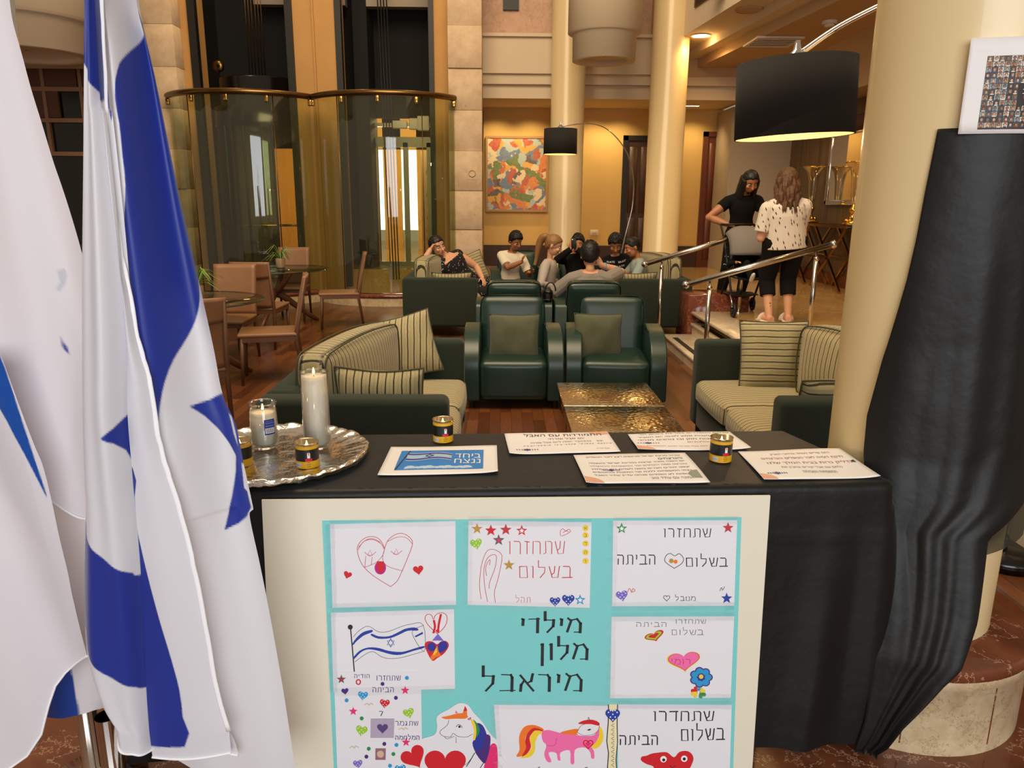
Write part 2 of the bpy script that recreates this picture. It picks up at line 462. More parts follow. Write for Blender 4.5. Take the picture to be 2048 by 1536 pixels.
# lobby ceiling and the stepped beam that carries it
def slant(x, y): return x - (y - 10.15) * 0.105
def strip(dx0, dx1, z0, z1, y0=3.0, y1=13.5):
    return [(slant(dx0, y0), y0), (slant(dx1, y0), y0), (slant(dx1, y1), y1), (slant(dx0, y1), y1)], z0, z1
m = MB()
for dx0, dx1, z0, z1 in ((2.98, 3.42, 4.1, 5.2), (3.42, 3.62, 3.98, 5.2)):
    p, a, b = strip(dx0, dx1, z0, z1); m.prism(p, a, b, lambda u, v, d: (u, v, d))
struct(m.build('beam', M['wall_white']))
p = [(slant(3.62, 3.0), 3.0), (5.4, 3.0), (5.4, 13.5), (slant(3.62, 13.5), 13.5)]
struct(MB().prism(p, 3.84, 4.0, lambda u, v, d: (u, v, d)).build('ceiling', M['ceiling']))
struct(MB().span(2.5, 4.2, 13.4, 13.7, 3.7, 5.3).build('wall_gable', M['ceiling']))
# rear columns and the plaster drums of the balcony above
def column(x, y, r, z0, z1, name='column'):
    return struct(MB().lathe([(r * 1.05, z0), (r * 1.05, z0 + 0.12), (r, z0 + 0.13), (r, z1)], (x, y, 0), 48).build(name, M['cream_paint']))
column(1.08, 12.95, 0.275, 0.0, 6.2)
column(2.62, 12.5, 0.285, 0.0, 5.0)
def drum(x, y, r, z, n=48):
    pr = [(0.02, z + 0.06), (r * 0.62, z + 0.06), (r * 0.64, z + 0.02), (r * 0.66, z), (r * 0.86, z), (r * 0.87, z + 0.36), (r, z + 0.37), (r, z + 2.6)]
    return struct(MB().lathe(pr, (x, y, 0), n).build('trim_drum', M['wall_white']))
drum(1.46, 11.5, 0.52, 3.6); drum(-5.6, 9.6, 0.86, 3.28)
struct(MB().span(-9, -5.5, 9.3, 11.6, 3.45, 5.5).build('trim_balcony', M['wall_white']))
# stone piers and ochre piers round the lifts
def pier(name, x0, x1, y, z0, z1, mat, h=0.62, seed=1):
    rr = random.Random(seed); m = MB(); z = z0
    while z < z1:
        t = min(z + h, z1); d = rr.choice((0, 0, 0.018, 0.03))
        m.rbox(((x0 + x1) / 2, y + 0.3 - d, (z + t) / 2), (x1 - x0 - 0.002, 0.6, t - z - 0.005), 0.003, 1); z = t
    return struct(m.build(name, mat))
pier('wall_pier_right', -0.84, -0.31, 12.62, -0.05, 6.2, M['stone'], seed=3)
pier('wall_pier_left', -5.78, -5.12, 12.72, -0.05, 6.2, M['stone'], seed=5)
one('wall_shaft', M['ochre'], (-5.2, -4.95, 13.05, 13.6, 0, 6.2), (-3.36, -2.64, 13.02, 13.6, 0, 6.2), (-1.1, -0.82, 13.02, 13.6, 0, 6.2),
    (-3.02, -2.99, 12.98, 13.6, 0, 6.2))
one('wall_shaft_back', plain('dark_shaft', (9, 7, 5), 0.8), (-5.2, -4.45, 14.9, 15, 0, 6.2), (-4.45, -2.55, 14.9, 15, 3.15, 6.2), (-3.35, -2.55, 14.9, 15, 0, 3.2), (-1.25, -0.6, 14.9, 15, 0, 6.2),
    (-2.6, -1.2, 14.9, 15, 3.15, 6.2), (-2.6, -2.35, 14.2, 15, 0, 6.2), (-3.0, -2.98, 13.6, 15, 0, 6.2), (-5.22, -5.2, 13.6, 15, 0, 6.2), (-0.83, -0.8, 13.6, 15, 0, 6.2))
one('trim_3', M['black'], (-4.98, -4.86, 12.98, 13.1, 0, 6.2), (-3.44, -3.33, 12.96, 13.1, 0, 6.2), (-2.66, -2.56, 12.98, 13.1, 0.2, 6.2), (-1.17, -1.09, 12.96, 13.1, 0.2, 6.2))
# upper landing seen through the top of the shafts
one('trim_4', M['grey_wall'], (-4.35, -2.75, 14.4, 14.6, 4.97, 5.3), (-2.35, -1.2, 14.2, 14.4, 4.91, 5.3))
# hallway behind the lifts: bright windows, piers, floor
one('wall_corridor', M['wall_yellow'], (-8.5, -3.9, 19.9, 20.1, 0.42, 4.6), (-3.0, -2.55, 19.9, 20.1, 0.42, 4.6), (-2.15, 1, 19.9, 20.1, 0.42, 4.6), (-8.5, 1, 19.9, 20.1, 2.9, 4.6),
    (-0.62, -0.5, 15, 20, 0.42, 4.6), (-6.1, -6.0, 15, 20, 0.42, 4.6), (-8.5, 1, 15, 20, 3.9, 4.1))
k = NT('daylit_window_view'); v = k.coord('Object')
k.l(k.ramp(k.noise(v, 2.5, 3), [(0.35, (0.35, 0.5, 0.75)), (0.6, (0.95, 1.0, 1.0))]), k.b.inputs['Emission Color'])
k.b.inputs['Emission Strength'].default_value = 2.6; k.b.inputs['Base Color'].default_value = (0.4, 0.5, 0.6, 1)
M['daylight'] = k.m
one('window_2', M['daylight'], (-3.9, -3.0, 20.0, 20.05, 0.9, 2.9))
one('window_3', M['daylight'], (-2.55, -2.15, 20.0, 20.05, 0.9, 2.9))
# dark glazed wall at the far left, behind the flags
m = MB(); m.span(-9, -5.75, 12.0, 12.2, -0.05, 6); wl = struct(m.build('wall_left', M['black_gloss']))
m = MB()
for z in (2.3, 2.78, 3.22, 3.66): m.span(-9, -5.75, 11.93, 12.0, z - 0.03, z + 0.03)
for x in (-8.6, -8.0, -7.4, -6.8, -6.25): m.span(x - 0.025, x + 0.025, 11.94, 12.0, 2.3, 3.7)
struct(m.build('window_4', plain('pink_window_frame', (150, 112, 84), 0.6)))
one('trim_5', M['dark_brown'], (-9, -5.75, 11.9, 12.0, 0.9, 0.96), (-9, -5.75, 11.9, 12.0, 0.55, 0.6))
struct(MB().span(-9, -6.6, 11.95, 11.99, 2.82, 3.2).span(-7.35, -6.3, 11.95, 11.99, 3.25, 3.62).span(-6.22, -5.8, 11.95, 11.99, 2.3, 3.6).build('trim_6', plain('brown_blind', (96, 62, 44), 0.8)))

# doors on the far wall
def door(name, x0, x1, z0, z1, mf, ml, y=15.0, panels=True):
    d = struct(MB().span(x0, x0 + 0.09, y - 0.06, y + 0.02, z0, z1).span(x1 - 0.09, x1, y - 0.06, y + 0.02, z0, z1).span(x0, x1, y - 0.06, y + 0.02, z1 - 0.09, z1).build(name, mf))
    m = MB().span(x0 + 0.09, x1 - 0.09, y - 0.03, y + 0.02, z0, z1 - 0.09)
    if panels:
        n = max(1, round((x1 - x0) / 0.25))
        w = (x1 - x0 - 0.18) / n
        for i in range(n):
            for a, b in ((z0 + 0.15, z0 + 0.95), (z0 + 1.05, z1 - 0.2)):
                m.rbox((x0 + 0.09 + w * (i + 0.5), y - 0.03, (a + b) / 2), (w - 0.06, 0.03, b - a), 0.012, 1)
    m.build('door_leaf', ml, d)
    MB().ball((x1 - 0.16, y - 0.07, z0 + 1.0), 0.03).build('door_handle', M['brass'], d)
    return d
door('door_1', 2.33, 3.39, 0.4, 2.88, M['black'], M['dark_brown'], 14.99)
door('door_2', 3.86, 4.42, 0.4, 2.96, M['mahogany'], M['mahogany'], 14.99)

# steps up to the lobby, with dark non-slip inlays, and the granite plinth
for i, (x0, x1, z) in enumerate(((1.94, 2.26, 0.133), (2.26, 2.56, 0.267))):
    b = MB().rbox(((x0 - 0.02 + x1) / 2, 7.75, z - 0.017), (x1 - x0 + 0.02, 2.0, 0.034), 0.006, 1)
    b.span(x0, x1, 6.76, 8.74, 0, z - 0.034)
    o = struct(b.build('stair', M['step_marble']))
    MB().span(x0 + 0.04, x0 + 0.10, 7.0, 8.5, z - 0.001, z + 0.003).build('non_slip_strip', M['black'], o)
struct(MB().rbox((2.42, 7.75, 0.385), (0.36, 2.0, 0.034), 0.006, 1).build('trim_7', M['step_marble']))
struct(MB().rbox((2.56, 9.02, 0.30), (0.72, 0.55, 0.6), 0.01, 1).build('trim_plinth', M['red_granite']))
struct(MB().span(2.50, 2.54, 2.4, 6.74, 0.0, 0.4).build('trim_8', M['step_marble']))

# thick cream column on its marble base beside the table
base = struct(MB().lathe([(0.345, 0.2), (0.345, 0.40), (0.352, 0.405), (0.352, 0.43)], (1.216, 2.058, 0), 64).build('column_base', M['cream_marble']))
MB().lathe([(0.352, 0.43), (0.358, 0.435), (0.358, 0.462), (0.352, 0.47), (0.2, 0.475)], (1.216, 2.058, 0), 64).build('dark_marble_cap', M['brown_marble'], base)
m = MB()
for a in (-2.6, -1.95, -1.25, -0.6): m.span(1.216 + 0.3452 * math.cos(a) - 0.0015, 1.216 + 0.3452 * math.cos(a) + 0.0015, 2.058 + 0.3452 * math.sin(a) - 0.001, 2.058 + 0.3452 * math.sin(a) + 0.001, 0.225, 0.43)
m.build('joint', M['brown_marble'], base)
struct(MB().lathe([(0.242, 0.47), (0.242, 4.2)], (1.216, 2.058, 0), 64).build('column_front', M['cream_paint']))

# ---------------------------------------------------------------- glass lifts
def lift(xc, label, y=13.3, r=1.33, a=56.5):
    t = thing('lift_enclosure', label, 'elevator shaft', (xc, 12.0, 0), group='curved glass lift enclosures')
    a0, a1 = R(-90 - a), R(-90 + a); oy = y - 12.0
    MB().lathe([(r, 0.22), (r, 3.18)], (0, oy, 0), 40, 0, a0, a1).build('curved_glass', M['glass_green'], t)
    MB().tube([(r * math.cos(R(d)) * 1.01, oy + r * math.sin(R(d)) * 1.01, 3.22) for d in S(-90 - a, -90 + a, 41)], 0.045, 12).build('handrail', M['bronze'], t)
    for d in (-90 - a + 1, -115, -90, -65, -90 + a - 1):
        c, s = math.cos(R(d)), math.sin(R(d))
        MB().rbox((r * c * 1.012, oy + r * s * 1.012, 3.13), (0.06, 0.05, 0.10), 0.015).build('glass_clamp', M['brass'], t)
    for d in (-119, -61):
        c, s = math.cos(R(d)), math.sin(R(d))
        MB().tube([(r * c, oy + r * s, 0.22), (r * c, oy + r * s, 3.18)], 0.008, 6).build('glass_joint', M['bronze'], t)
    MB().lathe([(r - 0.1, 0.2), (r + 0.02, 0.2), (r + 0.05, 0.17), (r + 0.05, 0.14), (r + 0.03, 0.13)], (0, oy, 0), 40, 0, a0, a1).build('curb_cap', M['red_granite'], t)
    MB().lathe([(r + 0.03, 0.0), (r + 0.03, 0.13)], (0, oy, 0), 40, 0, a0, a1).build('curb', M['cream_marble'], t)
    return t
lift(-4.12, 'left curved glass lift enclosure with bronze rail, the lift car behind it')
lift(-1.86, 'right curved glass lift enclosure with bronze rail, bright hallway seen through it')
# the car standing behind the left glass
t = thing('lift_car', 'dark panoramic lift car with drum roof behind the left curved glass', 'elevator', (-4.15, 13.6, 0.2))
MB().lathe([(0.01, 3.42), (0.60, 3.42), (0.63, 3.40), (0.63, 2.98), (0.72, 2.94), (0.72, 2.62)], (0, 0, 0), 40, sy=0.8).build('roof_drum', M['black_gloss'], t)
MB().lathe([(0.01, 0.12), (0.72, 0.12), (0.72, -0.1)], (0, 0, 0), 40, sy=0.8).build('car_floor', M['dark_brown'], t)
MB().lathe([(0.70, 0.12), (0.70, 2.62)], (0, 0, 0), 40, 0, R(-175), R(-5), sy=0.8).build('car_glass', thin_glass('car_glass', (0.9, 0.9, 0.8), 0.04), t)
m = MB()
for d in (-172, -128, -98, -60, -8): m.tube([(0.71 * math.cos(R(d)), 0.568 * math.sin(R(d)), 0.1), (0.71 * math.cos(R(d)), 0.568 * math.sin(R(d)), 2.63)], 0.018, 8)
m.build('car_post', M['black'], t)
MB().tube([(0.66 * math.cos(R(d)), 0.52 * math.sin(R(d)), 1.02) for d in S(-175, -5, 24)], 0.022, 8).build('car_handrail', M['brass'], t)
MB().lathe([(0.69, 0.12), (0.69, 0.95)], (0, 0, 0), 24, 0, R(-178), R(-95), sy=0.79).build('car_wall', M['dark_brown'], t)
MB().span(-0.62, 0.1, 0.35, 0.40, 0.12, 2.62).build('car_door', plain('car_steel_door', (120, 108, 96), 0.25, 0.8), t)
for i, x in enumerate((-0.13, -0.08, -0.03, 0.03, 0.08, 0.13)):
    MB().tube([(x, 0.1, 3.42), (x, 0.1, 6.0)], 0.008, 6).build('hoist_cable', M['bronze'], t)
for x in (-0.62, 0.66): MB().lathe([(0.03, -0.03), (0.09, -0.03), (0.09, 0.03), (0.03, 0.03)], (x, 0, 3.62), 16, rot=Matrix.Rotation(R(90), 3, 'X')).build('guide_roller', M['bronze'], t)
# landing door behind the right glass with its mechanism, and cables in front of it
t = thing('lift_landing_door', 'glazed lift landing door with steel frame behind the right curved glass', 'elevator door', (-1.9, 14.75, 0.2))
m = MB(); m.span(-0.52, -0.44, -0.05, 0.05, 0.3, 2.5).span(0.06, 0.15, -0.05, 0.05, 0.3, 2.5).span(0.5, 0.6, -0.05, 0.05, 0.3, 2.5).span(-0.55, 0.62, -0.05, 0.05, 2.42, 2.6).span(-0.55, 0.62, -0.05, 0.05, 0.18, 0.3)
m.build('door_frame', plain('lift_door_steel', (150, 142, 124), 0.3, 0.7), t)
MB().span(-0.44, 0.06, -0.01, 0.01, 0.3, 2.42).span(0.15, 0.5, -0.01, 0.01, 0.3, 2.42).build('door_glass', M['glass_clear'], t)
MB().span(-0.5, 0.6, -0.1, 0.05, 2.78, 2.84).build('track', M['steel'], t)
for x, w, h in ((0.02, 0.28, 0.14), (0.28, 0.16, 0.2), (0.46, 0.22, 0.26)): MB().rbox((x, -0.14, 2.78 + h * 0.2), (w, 0.1, h), 0.02).build('door_motor', M['white'], t)
for i, x in enumerate((-0.10, -0.05, 0.0, 0.05)):
    o = MB().tube([(-1.90 + x, 13.75, 0.25), (-2.0 + x, 13.75, 6.0)], 0.011, 6).build('hoist_cable', M['black'])
    tag(o, 'dark steel hoist cable hanging in the right lift shaft', 'cable', 'cables in the right lift shaft')
# lattice door and people-sized chairs are too far to part: a diamond panelled door in the hallway
t = thing('lattice_door', 'pale hallway door with diamond lattice seen through the right lift', 'door', (-1.55, 17.5, 0.42))
MB().span(-0.25, 0.25, -0.03, 0.03, 0, 2.3).build('door_panel', plain('pale_door', (150, 128, 104), 0.5), t)
m = MB()
for i in range(4):
    z = 0.35 + i * 0.5; m.tube([(0, -0.04, z - 0.22), (0.14, -0.04, z), (0, -0.04, z + 0.22), (-0.14, -0.04, z)], 0.012, 5, closed=True)
m.build('diamond_lattice', M['dark_brown'], t)
# ---------------------------------------------------------------- interior lamps
for x in (-0.1, 0.55, 1.75, 2.2, 3.6): spot('wall_washer', (x, 14.45, 3.34), (x, 15.0, 1.0), 50, (1.0, 0.72, 0.36), 120)
for x, y in ((4.0, 6.5), (4.2, 9.0), (4.2, 12.0)): spot('lobby_downlight', (x, y, 3.8), (x, y, 0), 60, (1.0, 0.66, 0.33), 120, r=0.08)
for x in (-4.6, -2.9, -1.0): spot('shaft_uplight', (x, 12.9, 6.0), (x, 13.1, 0), 60, (1.0, 0.7, 0.35), 70)
bulb('corridor_fill', (-2.2, 17.0, 3.5), 220, (1.0, 0.78, 0.5), 0.2)  # unseen point fills added to brighten the hallway behind the lifts
bulb('corridor_fill', (-4.2, 17.0, 3.3), 40, (1.0, 0.65, 0.25), 0.2)
# ================================================================ LOUNGE FURNITURE
GA = 'green leather club armchairs'
def make_armchair():
    t = thing('club_armchair', 'x', 'armchair', (0, 0, 0), 0, GA)   # local: faces -Y, 0.82 wide
    sb = MB().rbox((0, -0.02, 0.235), (0.55, 0.74, 0.33), 0.05, 4, puff=0.012); sb.build('seat', M['green_leather'], t)
    b = MB(); rt = Matrix.Rotation(R(-11), 3, 'X')
    b.rbox((0, 0.335, 0.545), (0.56, 0.15, 0.58), 0.06, 4, rt, puff=0.015); b.build('backrest', M['green_leather'], t)
    pi = []
    for s in (-1, 1):
        MB().tube([(s * 0.268, 0.248, 0.33), (s * 0.268, 0.262, 0.40), (s * 0.268, 0.318, 0.755), (s * 0.255, 0.335, 0.79)], 0.0055, 6).build('piping', M['green_leather'], t)
        prof = [(0.40, 0.07), (0.40, 0.56), (0.36, 0.60), (0.20, 0.625), (0.04, 0.622)]
        prof += [(0.04 - 0.42 * math.sin(R(a)), 0.622 - 0.30 * (1 - math.cos(R(a)))) for a in range(10, 91, 10)]
        prof += [(-0.385, 0.20), (-0.385, 0.07)]
        a = MB().prism(prof, -0.068, 0.068, lambda u, v, d, s=s: (s * 0.342 + d, u, v), smooth=True)
        o = a.build('armrest', M['green_leather'], t)
        bv = o.modifiers.new('edge', 'BEVEL'); bv.width = 0.03; bv.segments = 4; bv.limit_method = 'ANGLE'; bv.angle_limit = R(50); bv.harden_normals = True
    for x in (-0.34, 0.34):
        for y in (-0.3, 0.34): MB().lathe([(0.02, 0), (0.025, 0.075)], (x, y, 0), 10).build('leg', M['black'], t)
    return t
ch = make_armchair(); ch.location = (0.105, 6.27, 0)
ch['label'] = 'green leather club armchair facing the viewer, beside the left sofa, moss pillow on it'
dup(ch, (0.96, 6.27, 0), R(-4), 'green leather club armchair facing the viewer behind the hammered table, moss pillow leaning left')
dup(ch, (0.14, 8.3, 0), R(180), 'green leather armchair seen from behind, empty, left of the man in grey')
dup(ch, (0.98, 8.3, 0), R(180), 'green leather armchair seen from behind in which the man in grey sits')
dup(ch, (0.28, 11.35, 0), R(4), 'green leather armchair in which the boy in the white t-shirt sits', scale=1.08)
dup(ch, (1.18, 11.3, 0), R(-3), 'green leather armchair of the person in black holding up a phone', scale=1.08)

def pillow_mesh(w, h, t, pinch=0.05, seed=0, sag=0.0):
    rr = random.Random(seed); ph = [rr.uniform(0, 6.3) for _ in range(4)]
    def pt(u, v, s):
        a, b = 2 * u - 1, 2 * v - 1
        k = 1 - pinch * (1 - b * b) * abs(a) ** 3; q = 1 - pinch * (1 - a * a) * abs(b) ** 3
        x, y = a * w / 2 * k, b * h / 2 * q
        e = max(0.0, (1 - abs(a) ** 2.6) * (1 - abs(b) ** 2.6)) ** 0.5
        z = s * t / 2 * e * (1 + 0.08 * math.sin(5 * a + ph[0]) * math.cos(4 * b + ph[1]))
        z += 0.012 * math.sin(2.5 * a + ph[2]) * b + sag * (b * b - 0.3)
        return (x, y, z)
    m = MB(); n = 18
    m.grid(lambda u, v: pt(u, v, 1), n, n); m.grid(lambda u, v: pt(1 - u, v, -1), n, n)
    edge = [pt(u, 0, 0) for u in S(0, 1, 14)] + [pt(1, v, 0) for v in S(0, 1, 14)][1:] + [pt(1 - u, 1, 0) for u in S(0, 1, 14)][1:] + [pt(0, 1 - v, 0) for v in S(0, 1, 14)][1:-1]
    return m, edge
def pillow(label, loc, rot, w=0.42, h=0.42, t=0.15, mat='stripe_x', pinch=0.06, seed=0, name='scatter_pillow', cat='cushion', group='loose cushions on the sofas', sag=0.0, pipe=True, spin=0.0):
    th = thing(name, label, cat, loc, 0, group); th.rotation_euler = tuple(R(a) for a in rot)
    m, e = pillow_mesh(w, h, t, pinch, seed, sag)
    if spin:
        rs = Matrix.Rotation(R(spin), 3, 'Z'); m.v = [tuple(rs @ Vector(p)) for p in m.v]; e = [rs @ Vector(p) for p in e]
    m.build('cover', M[mat], th)
    if pipe: MB().tube(e, 0.005, 6, closed=True).build('piping', plain('cushion_piping', (70, 68, 44), 0.9) if 'pip' not in M else M['pip'], th)
    return th
M['pip'] = plain('cushion_piping', (74, 72, 46), 0.9)
pillow('moss green velour pillow on the left front armchair', (0.11, 6.20, 0.53), (78, 0, -3), 0.42, 0.41, 0.15, 'moss', seed=3, group='moss pillows on the armchairs')
pillow('moss green velour pillow in the left corner of the right front armchair', (0.82, 6.22, 0.535), (78, 2, 8), 0.41, 0.41, 0.15, 'moss', seed=9, group='moss pillows on the armchairs')

# ---- sofas: local frame: length along Y (0..L), back at x = 0, front at x = 1
def make_sofa(L=1.72, W=0.92):
    t = thing('sofa', 'x', 'sofa', (0, 0, 0), 0, 'dark green sofas with striped cushions')
    for y in (0.075, L - 0.075):
        MB().rbox((W / 2, y, 0.43), (W, 0.15, 0.60), 0.035, 4).build('armrest', M['green_fabric'], t)
    MB().rbox((0.08, L / 2, 0.43), (0.16, L - 0.30, 0.60), 0.035, 4).build('backrest', M['green_fabric'], t)
    MB().rbox((W / 2 + 0.06, L / 2, 0.225), (W - 0.14, L - 0.30, 0.19), 0.02, 3).build('seat_base', M['green_fabric'], t)
    n = 2; w = (L - 0.31) / n
    for i in range(n):
        c = MB().rbox((0, 0, 0), (W - 0.17, w - 0.006, 0.15), 0.05, 4, puff=0.022)
        o = c.build('seat_cushion', M['stripe_y'], t); o.location = (W / 2 + 0.095, 0.155 + w * (i + 0.5), 0.395)
    for x in (0.06, W - 0.06):
        for y in (0.07, L - 0.07): MB().lathe([(0.022, 0), (0.026, 0.14)], (x, y, 0), 10).build('leg', M['black'], t)
    return t
def box_cushion(label, loc, rot, w, h, t, mat='stripe_x'):
    th = thing('back_cushion', label, 'cushion', loc, 0, 'striped back cushions of the sofas'); th.rotation_euler = tuple(R(a) for a in rot)
    MB().rbox((0, 0, 0), (w, h, t), 0.045, 4, puff=0.04).build('cover', M[mat], th)
    for s in (-1, 1):
        z = s * (t / 2 - 0.012); r = 0.05; x, y = w / 2 - 0.004, h / 2 - 0.004
        p = []
        for cx, cy, a0 in ((x - r, y - r, 0), (-x + r, y - r, 90), (-x + r, -y + r, 180), (x - r, -y + r, 270)):
            p += [(cx + r * math.cos(R(a0 + d)), cy + r * math.sin(R(a0 + d)), z) for d in (0, 30, 60, 90)]
        q = []
        for i, a in enumerate(p):
            b = p[(i + 1) % len(p)]
            for j in range(6):
                k = j / 6; v = Vector(a).lerp(Vector(b), k)
                f = max(0, 1 - (v.x / (w / 2)) ** 2), max(0, 1 - (v.y / (h / 2)) ** 2)
                v.x += math.copysign(0.036 * f[1], v.x) * (abs(v.x) / (w / 2)) ** 2 * 0.9; v.y += math.copysign(0.036 * f[0], v.y) * (abs(v.y) / (h / 2)) ** 2 * 0.9
                q.append(v)
        MB().tube(q, 0.005, 6, closed=True).build('piping', M['pip'], th)
    return th
sf = make_sofa(); sf.location = (-1.17, 3.44, 0); sf['label'] = 'dark green sofa behind the candle tray, striped seat, opening to the right'
def mirror_sofa(x_front_right, y0, label):
    # the right-hand sofas are turned half round so their backs are on the right
    return dup(sf, (x_front_right, y0 + 1.72, 0), R(180), label)
mirror_sofa(2.27, 3.44, 'dark green sofa beside the thick cream column, opening to the left')
dup(sf, (-1.21, 9.2, 0), 0, 'dark green sofa on which the woman in the dotted dress reclines')
mirror_sofa(2.36, 9.2, 'dark green sofa beside the granite plinth, boy in light blue sitting on it')
# cushions of the left sofa
box_cushion('long striped back cushion leaning on the left sofa behind the tall candle', (-0.85, 4.26, 0.675), (90, 0, 78), 1.06, 0.42, 0.18)
pillow('upright striped pillow in the far corner of the left sofa', (-0.66, 4.97, 0.69), (70, 0, 4), 0.46, 0.43, 0.16, 'stripe_x', seed=1, spin=14)
pillow('striped pillow lying at the near arm of the left sofa', (-0.62, 3.80, 0.62), (62, 0, 178), 0.46, 0.40, 0.16, 'stripe_x', seed=5, sag=0.06)
# cushions of the right sofa
pillow('square striped pillow standing at the far end of the right sofa', (1.78, 4.78, 0.68), (78, 0, -4), 0.44, 0.46, 0.15, 'stripe_y', seed=2)
box_cushion('striped back cushion in the middle of the right sofa', (2.02, 4.28, 0.69), (90, 0, -78), 0.66, 0.44, 0.18)
box_cushion('striped back cushion partly hidden by the thick cream column', (2.03, 3.72, 0.67), (90, 6, -80), 0.46, 0.42, 0.17)
pillow('striped pillow lying at the near arm of the right sofa', (1.74, 3.72, 0.62), (66, 0, 182), 0.46, 0.36, 0.14, 'stripe_y', seed=8)
# cushions of the rear sofas
box_cushion('striped back cushion under the elbow of the reclining woman', (-0.93, 9.85, 0.72), (90, 0, 82), 0.86, 0.42, 0.2)
pillow('striped pillow behind the back of the reclining woman', (-0.42, 10.72, 0.72), (75, -20, 10), 0.42, 0.42, 0.14, 'stripe_y', seed=11)
pillow('striped pillow flat at the near arm of the rear left sofa', (-0.62, 9.55, 0.61), (65, 0, 180), 0.5, 0.36, 0.14, 'stripe_x', seed=12)
box_cushion('long striped back cushion behind the boy in light blue', (2.08, 10.0, 0.74), (90, 0, -80), 1.1, 0.46, 0.2)
pillow('striped pillow at the near arm of the rear right sofa', (1.72, 9.56, 0.62), (62, 0, 180), 0.5, 0.38, 0.14, 'stripe_x', seed=14)

# ---- hammered metal coffee tables
def hammered():
    k = NT('hammered_nickel'); v = k.coord('Object')
    vo = k.n('ShaderNodeTexVoronoi', i_Scale=42.0); vo.feature = 'SMOOTH_F1'; k.l(v, vo.inputs['Vector'])
    k.b.inputs['Base Color'].default_value = (*lin((206, 188, 152)), 1); k.b.inputs['Metallic'].default_value = 1.0; k.b.inputs['Roughness'].default_value = 0.16
    k.bump(vo.outputs['Distance'], 0.22, 0.015)
    return k.m
M['hammered'] = hammered()
def coffee(label, y0, y1):
    t = thing('coffee_table', label, 'coffee table', (0.69, (y0 + y1) / 2, 0), 0, 'hammered metal coffee tables')
    d = y1 - y0
    MB().rbox((0, 0, 0.425), (0.62, d, 0.05), 0.006, 2).build('table_top', M['hammered'], t)
    MB().rbox((0, 0, 0.21), (0.58, d - 0.03, 0.38), 0.006, 2).build('base', M['hammered'], t)
coffee('hammered metal coffee table nearer the green armchairs', 4.375, 4.97)
coffee('hammered metal coffee table nearer the black tablecloth', 3.76, 4.365)

# ---- leather dining chairs and round glass tables
def make_dining():
    t = thing('dining_chair', 'x', 'chair', (0, 0, 0), 0, 'tan leather dining chairs')   # faces -Y
    MB().rbox((0, -0.045, 0.457), (0.45, 0.53, 0.038), 0.016, 3).build('seat', M['tan_leather'], t)
    m = MB()
    m.bar((-0.205, -0.27, 0.42), (0.205, -0.27, 0.42), 0.03, 0.045).bar((-0.205, 0.2, 0.42), (0.205, 0.2, 0.42), 0.03, 0.045)
    m.bar((-0.205, -0.27, 0.42), (-0.205, 0.2, 0.42), 0.03, 0.045).bar((0.205, -0.27, 0.42), (0.205, 0.2, 0.42), 0.03, 0.045)
    m.build('seat_frame', M['tan_leather_dark'], t)
    def bk(u, v):
        x = (2 * u - 1) * 0.215; z = 0.47 + v * 0.51; y = 0.2 + 0.10 * v ** 1.3 + 0.02 * (1 - (2 * u - 1) ** 2)
        return (x, y, z)
    MB().grid(bk, 10, 12).build('backrest', M['tan_leather'], t, solid=0.026)
    def fl(u, v):
        x = (2 * u - 1) * 0.222; z = 0.985 - v * 0.17 - 0.02 * (1 - (2 * u - 1) ** 2) * v
        y = 0.315 + 0.012 * v + 0.02 * (1 - (2 * u - 1) ** 2) - 0.05 * v
        return (x, y, z)
    MB().grid(fl, 8, 6).build('leather_flap', M['tan_leather'], t, solid=0.008)
    for s in (-1, 1):
        MB().tube([(s * 0.2, -0.27, 0.44), (s * 0.205, -0.29, 0)], [0.02, 0.014], 8).build('leg', M['tan_leather_dark'], t)
        MB().tube([(s * 0.208, 0.305, 0.97), (s * 0.206, 0.21, 0.47), (s * 0.204, 0.2, 0.40), (s * 0.205, 0.255, 0)], [0.014, 0.02, 0.02, 0.014], 8).build('leg', M['tan_leather_dark'], t)
    return t
dc = make_dining(); dc.location = (-2.11, 6.93, 0); dc.rotation_euler = (0, 0, R(-76))
dc['label'] = 'tan leather dining chair turned sideways at the right of the nearer glass table'
dup(dc, (-2.80, 7.72, 0), R(2), 'tan leather dining chair facing the viewer behind the nearer glass table')
dup(dc, (-2.74, 8.62, 0), R(178), 'tan leather dining chair with folded flap seen from behind, between the two glass tables')
dup(dc, (-2.10, 10.0, 0), R(-78), 'tan leather dining chair in front of the right lift, turned sideways')
dup(dc, (-2.96, 10.68, 0), R(4), 'tan leather dining chair behind the farther glass table and its plant')
dup(dc, (-2.26, 5.42, 0), R(-152), 'tan leather dining chair half hidden by the right edge of the flag')
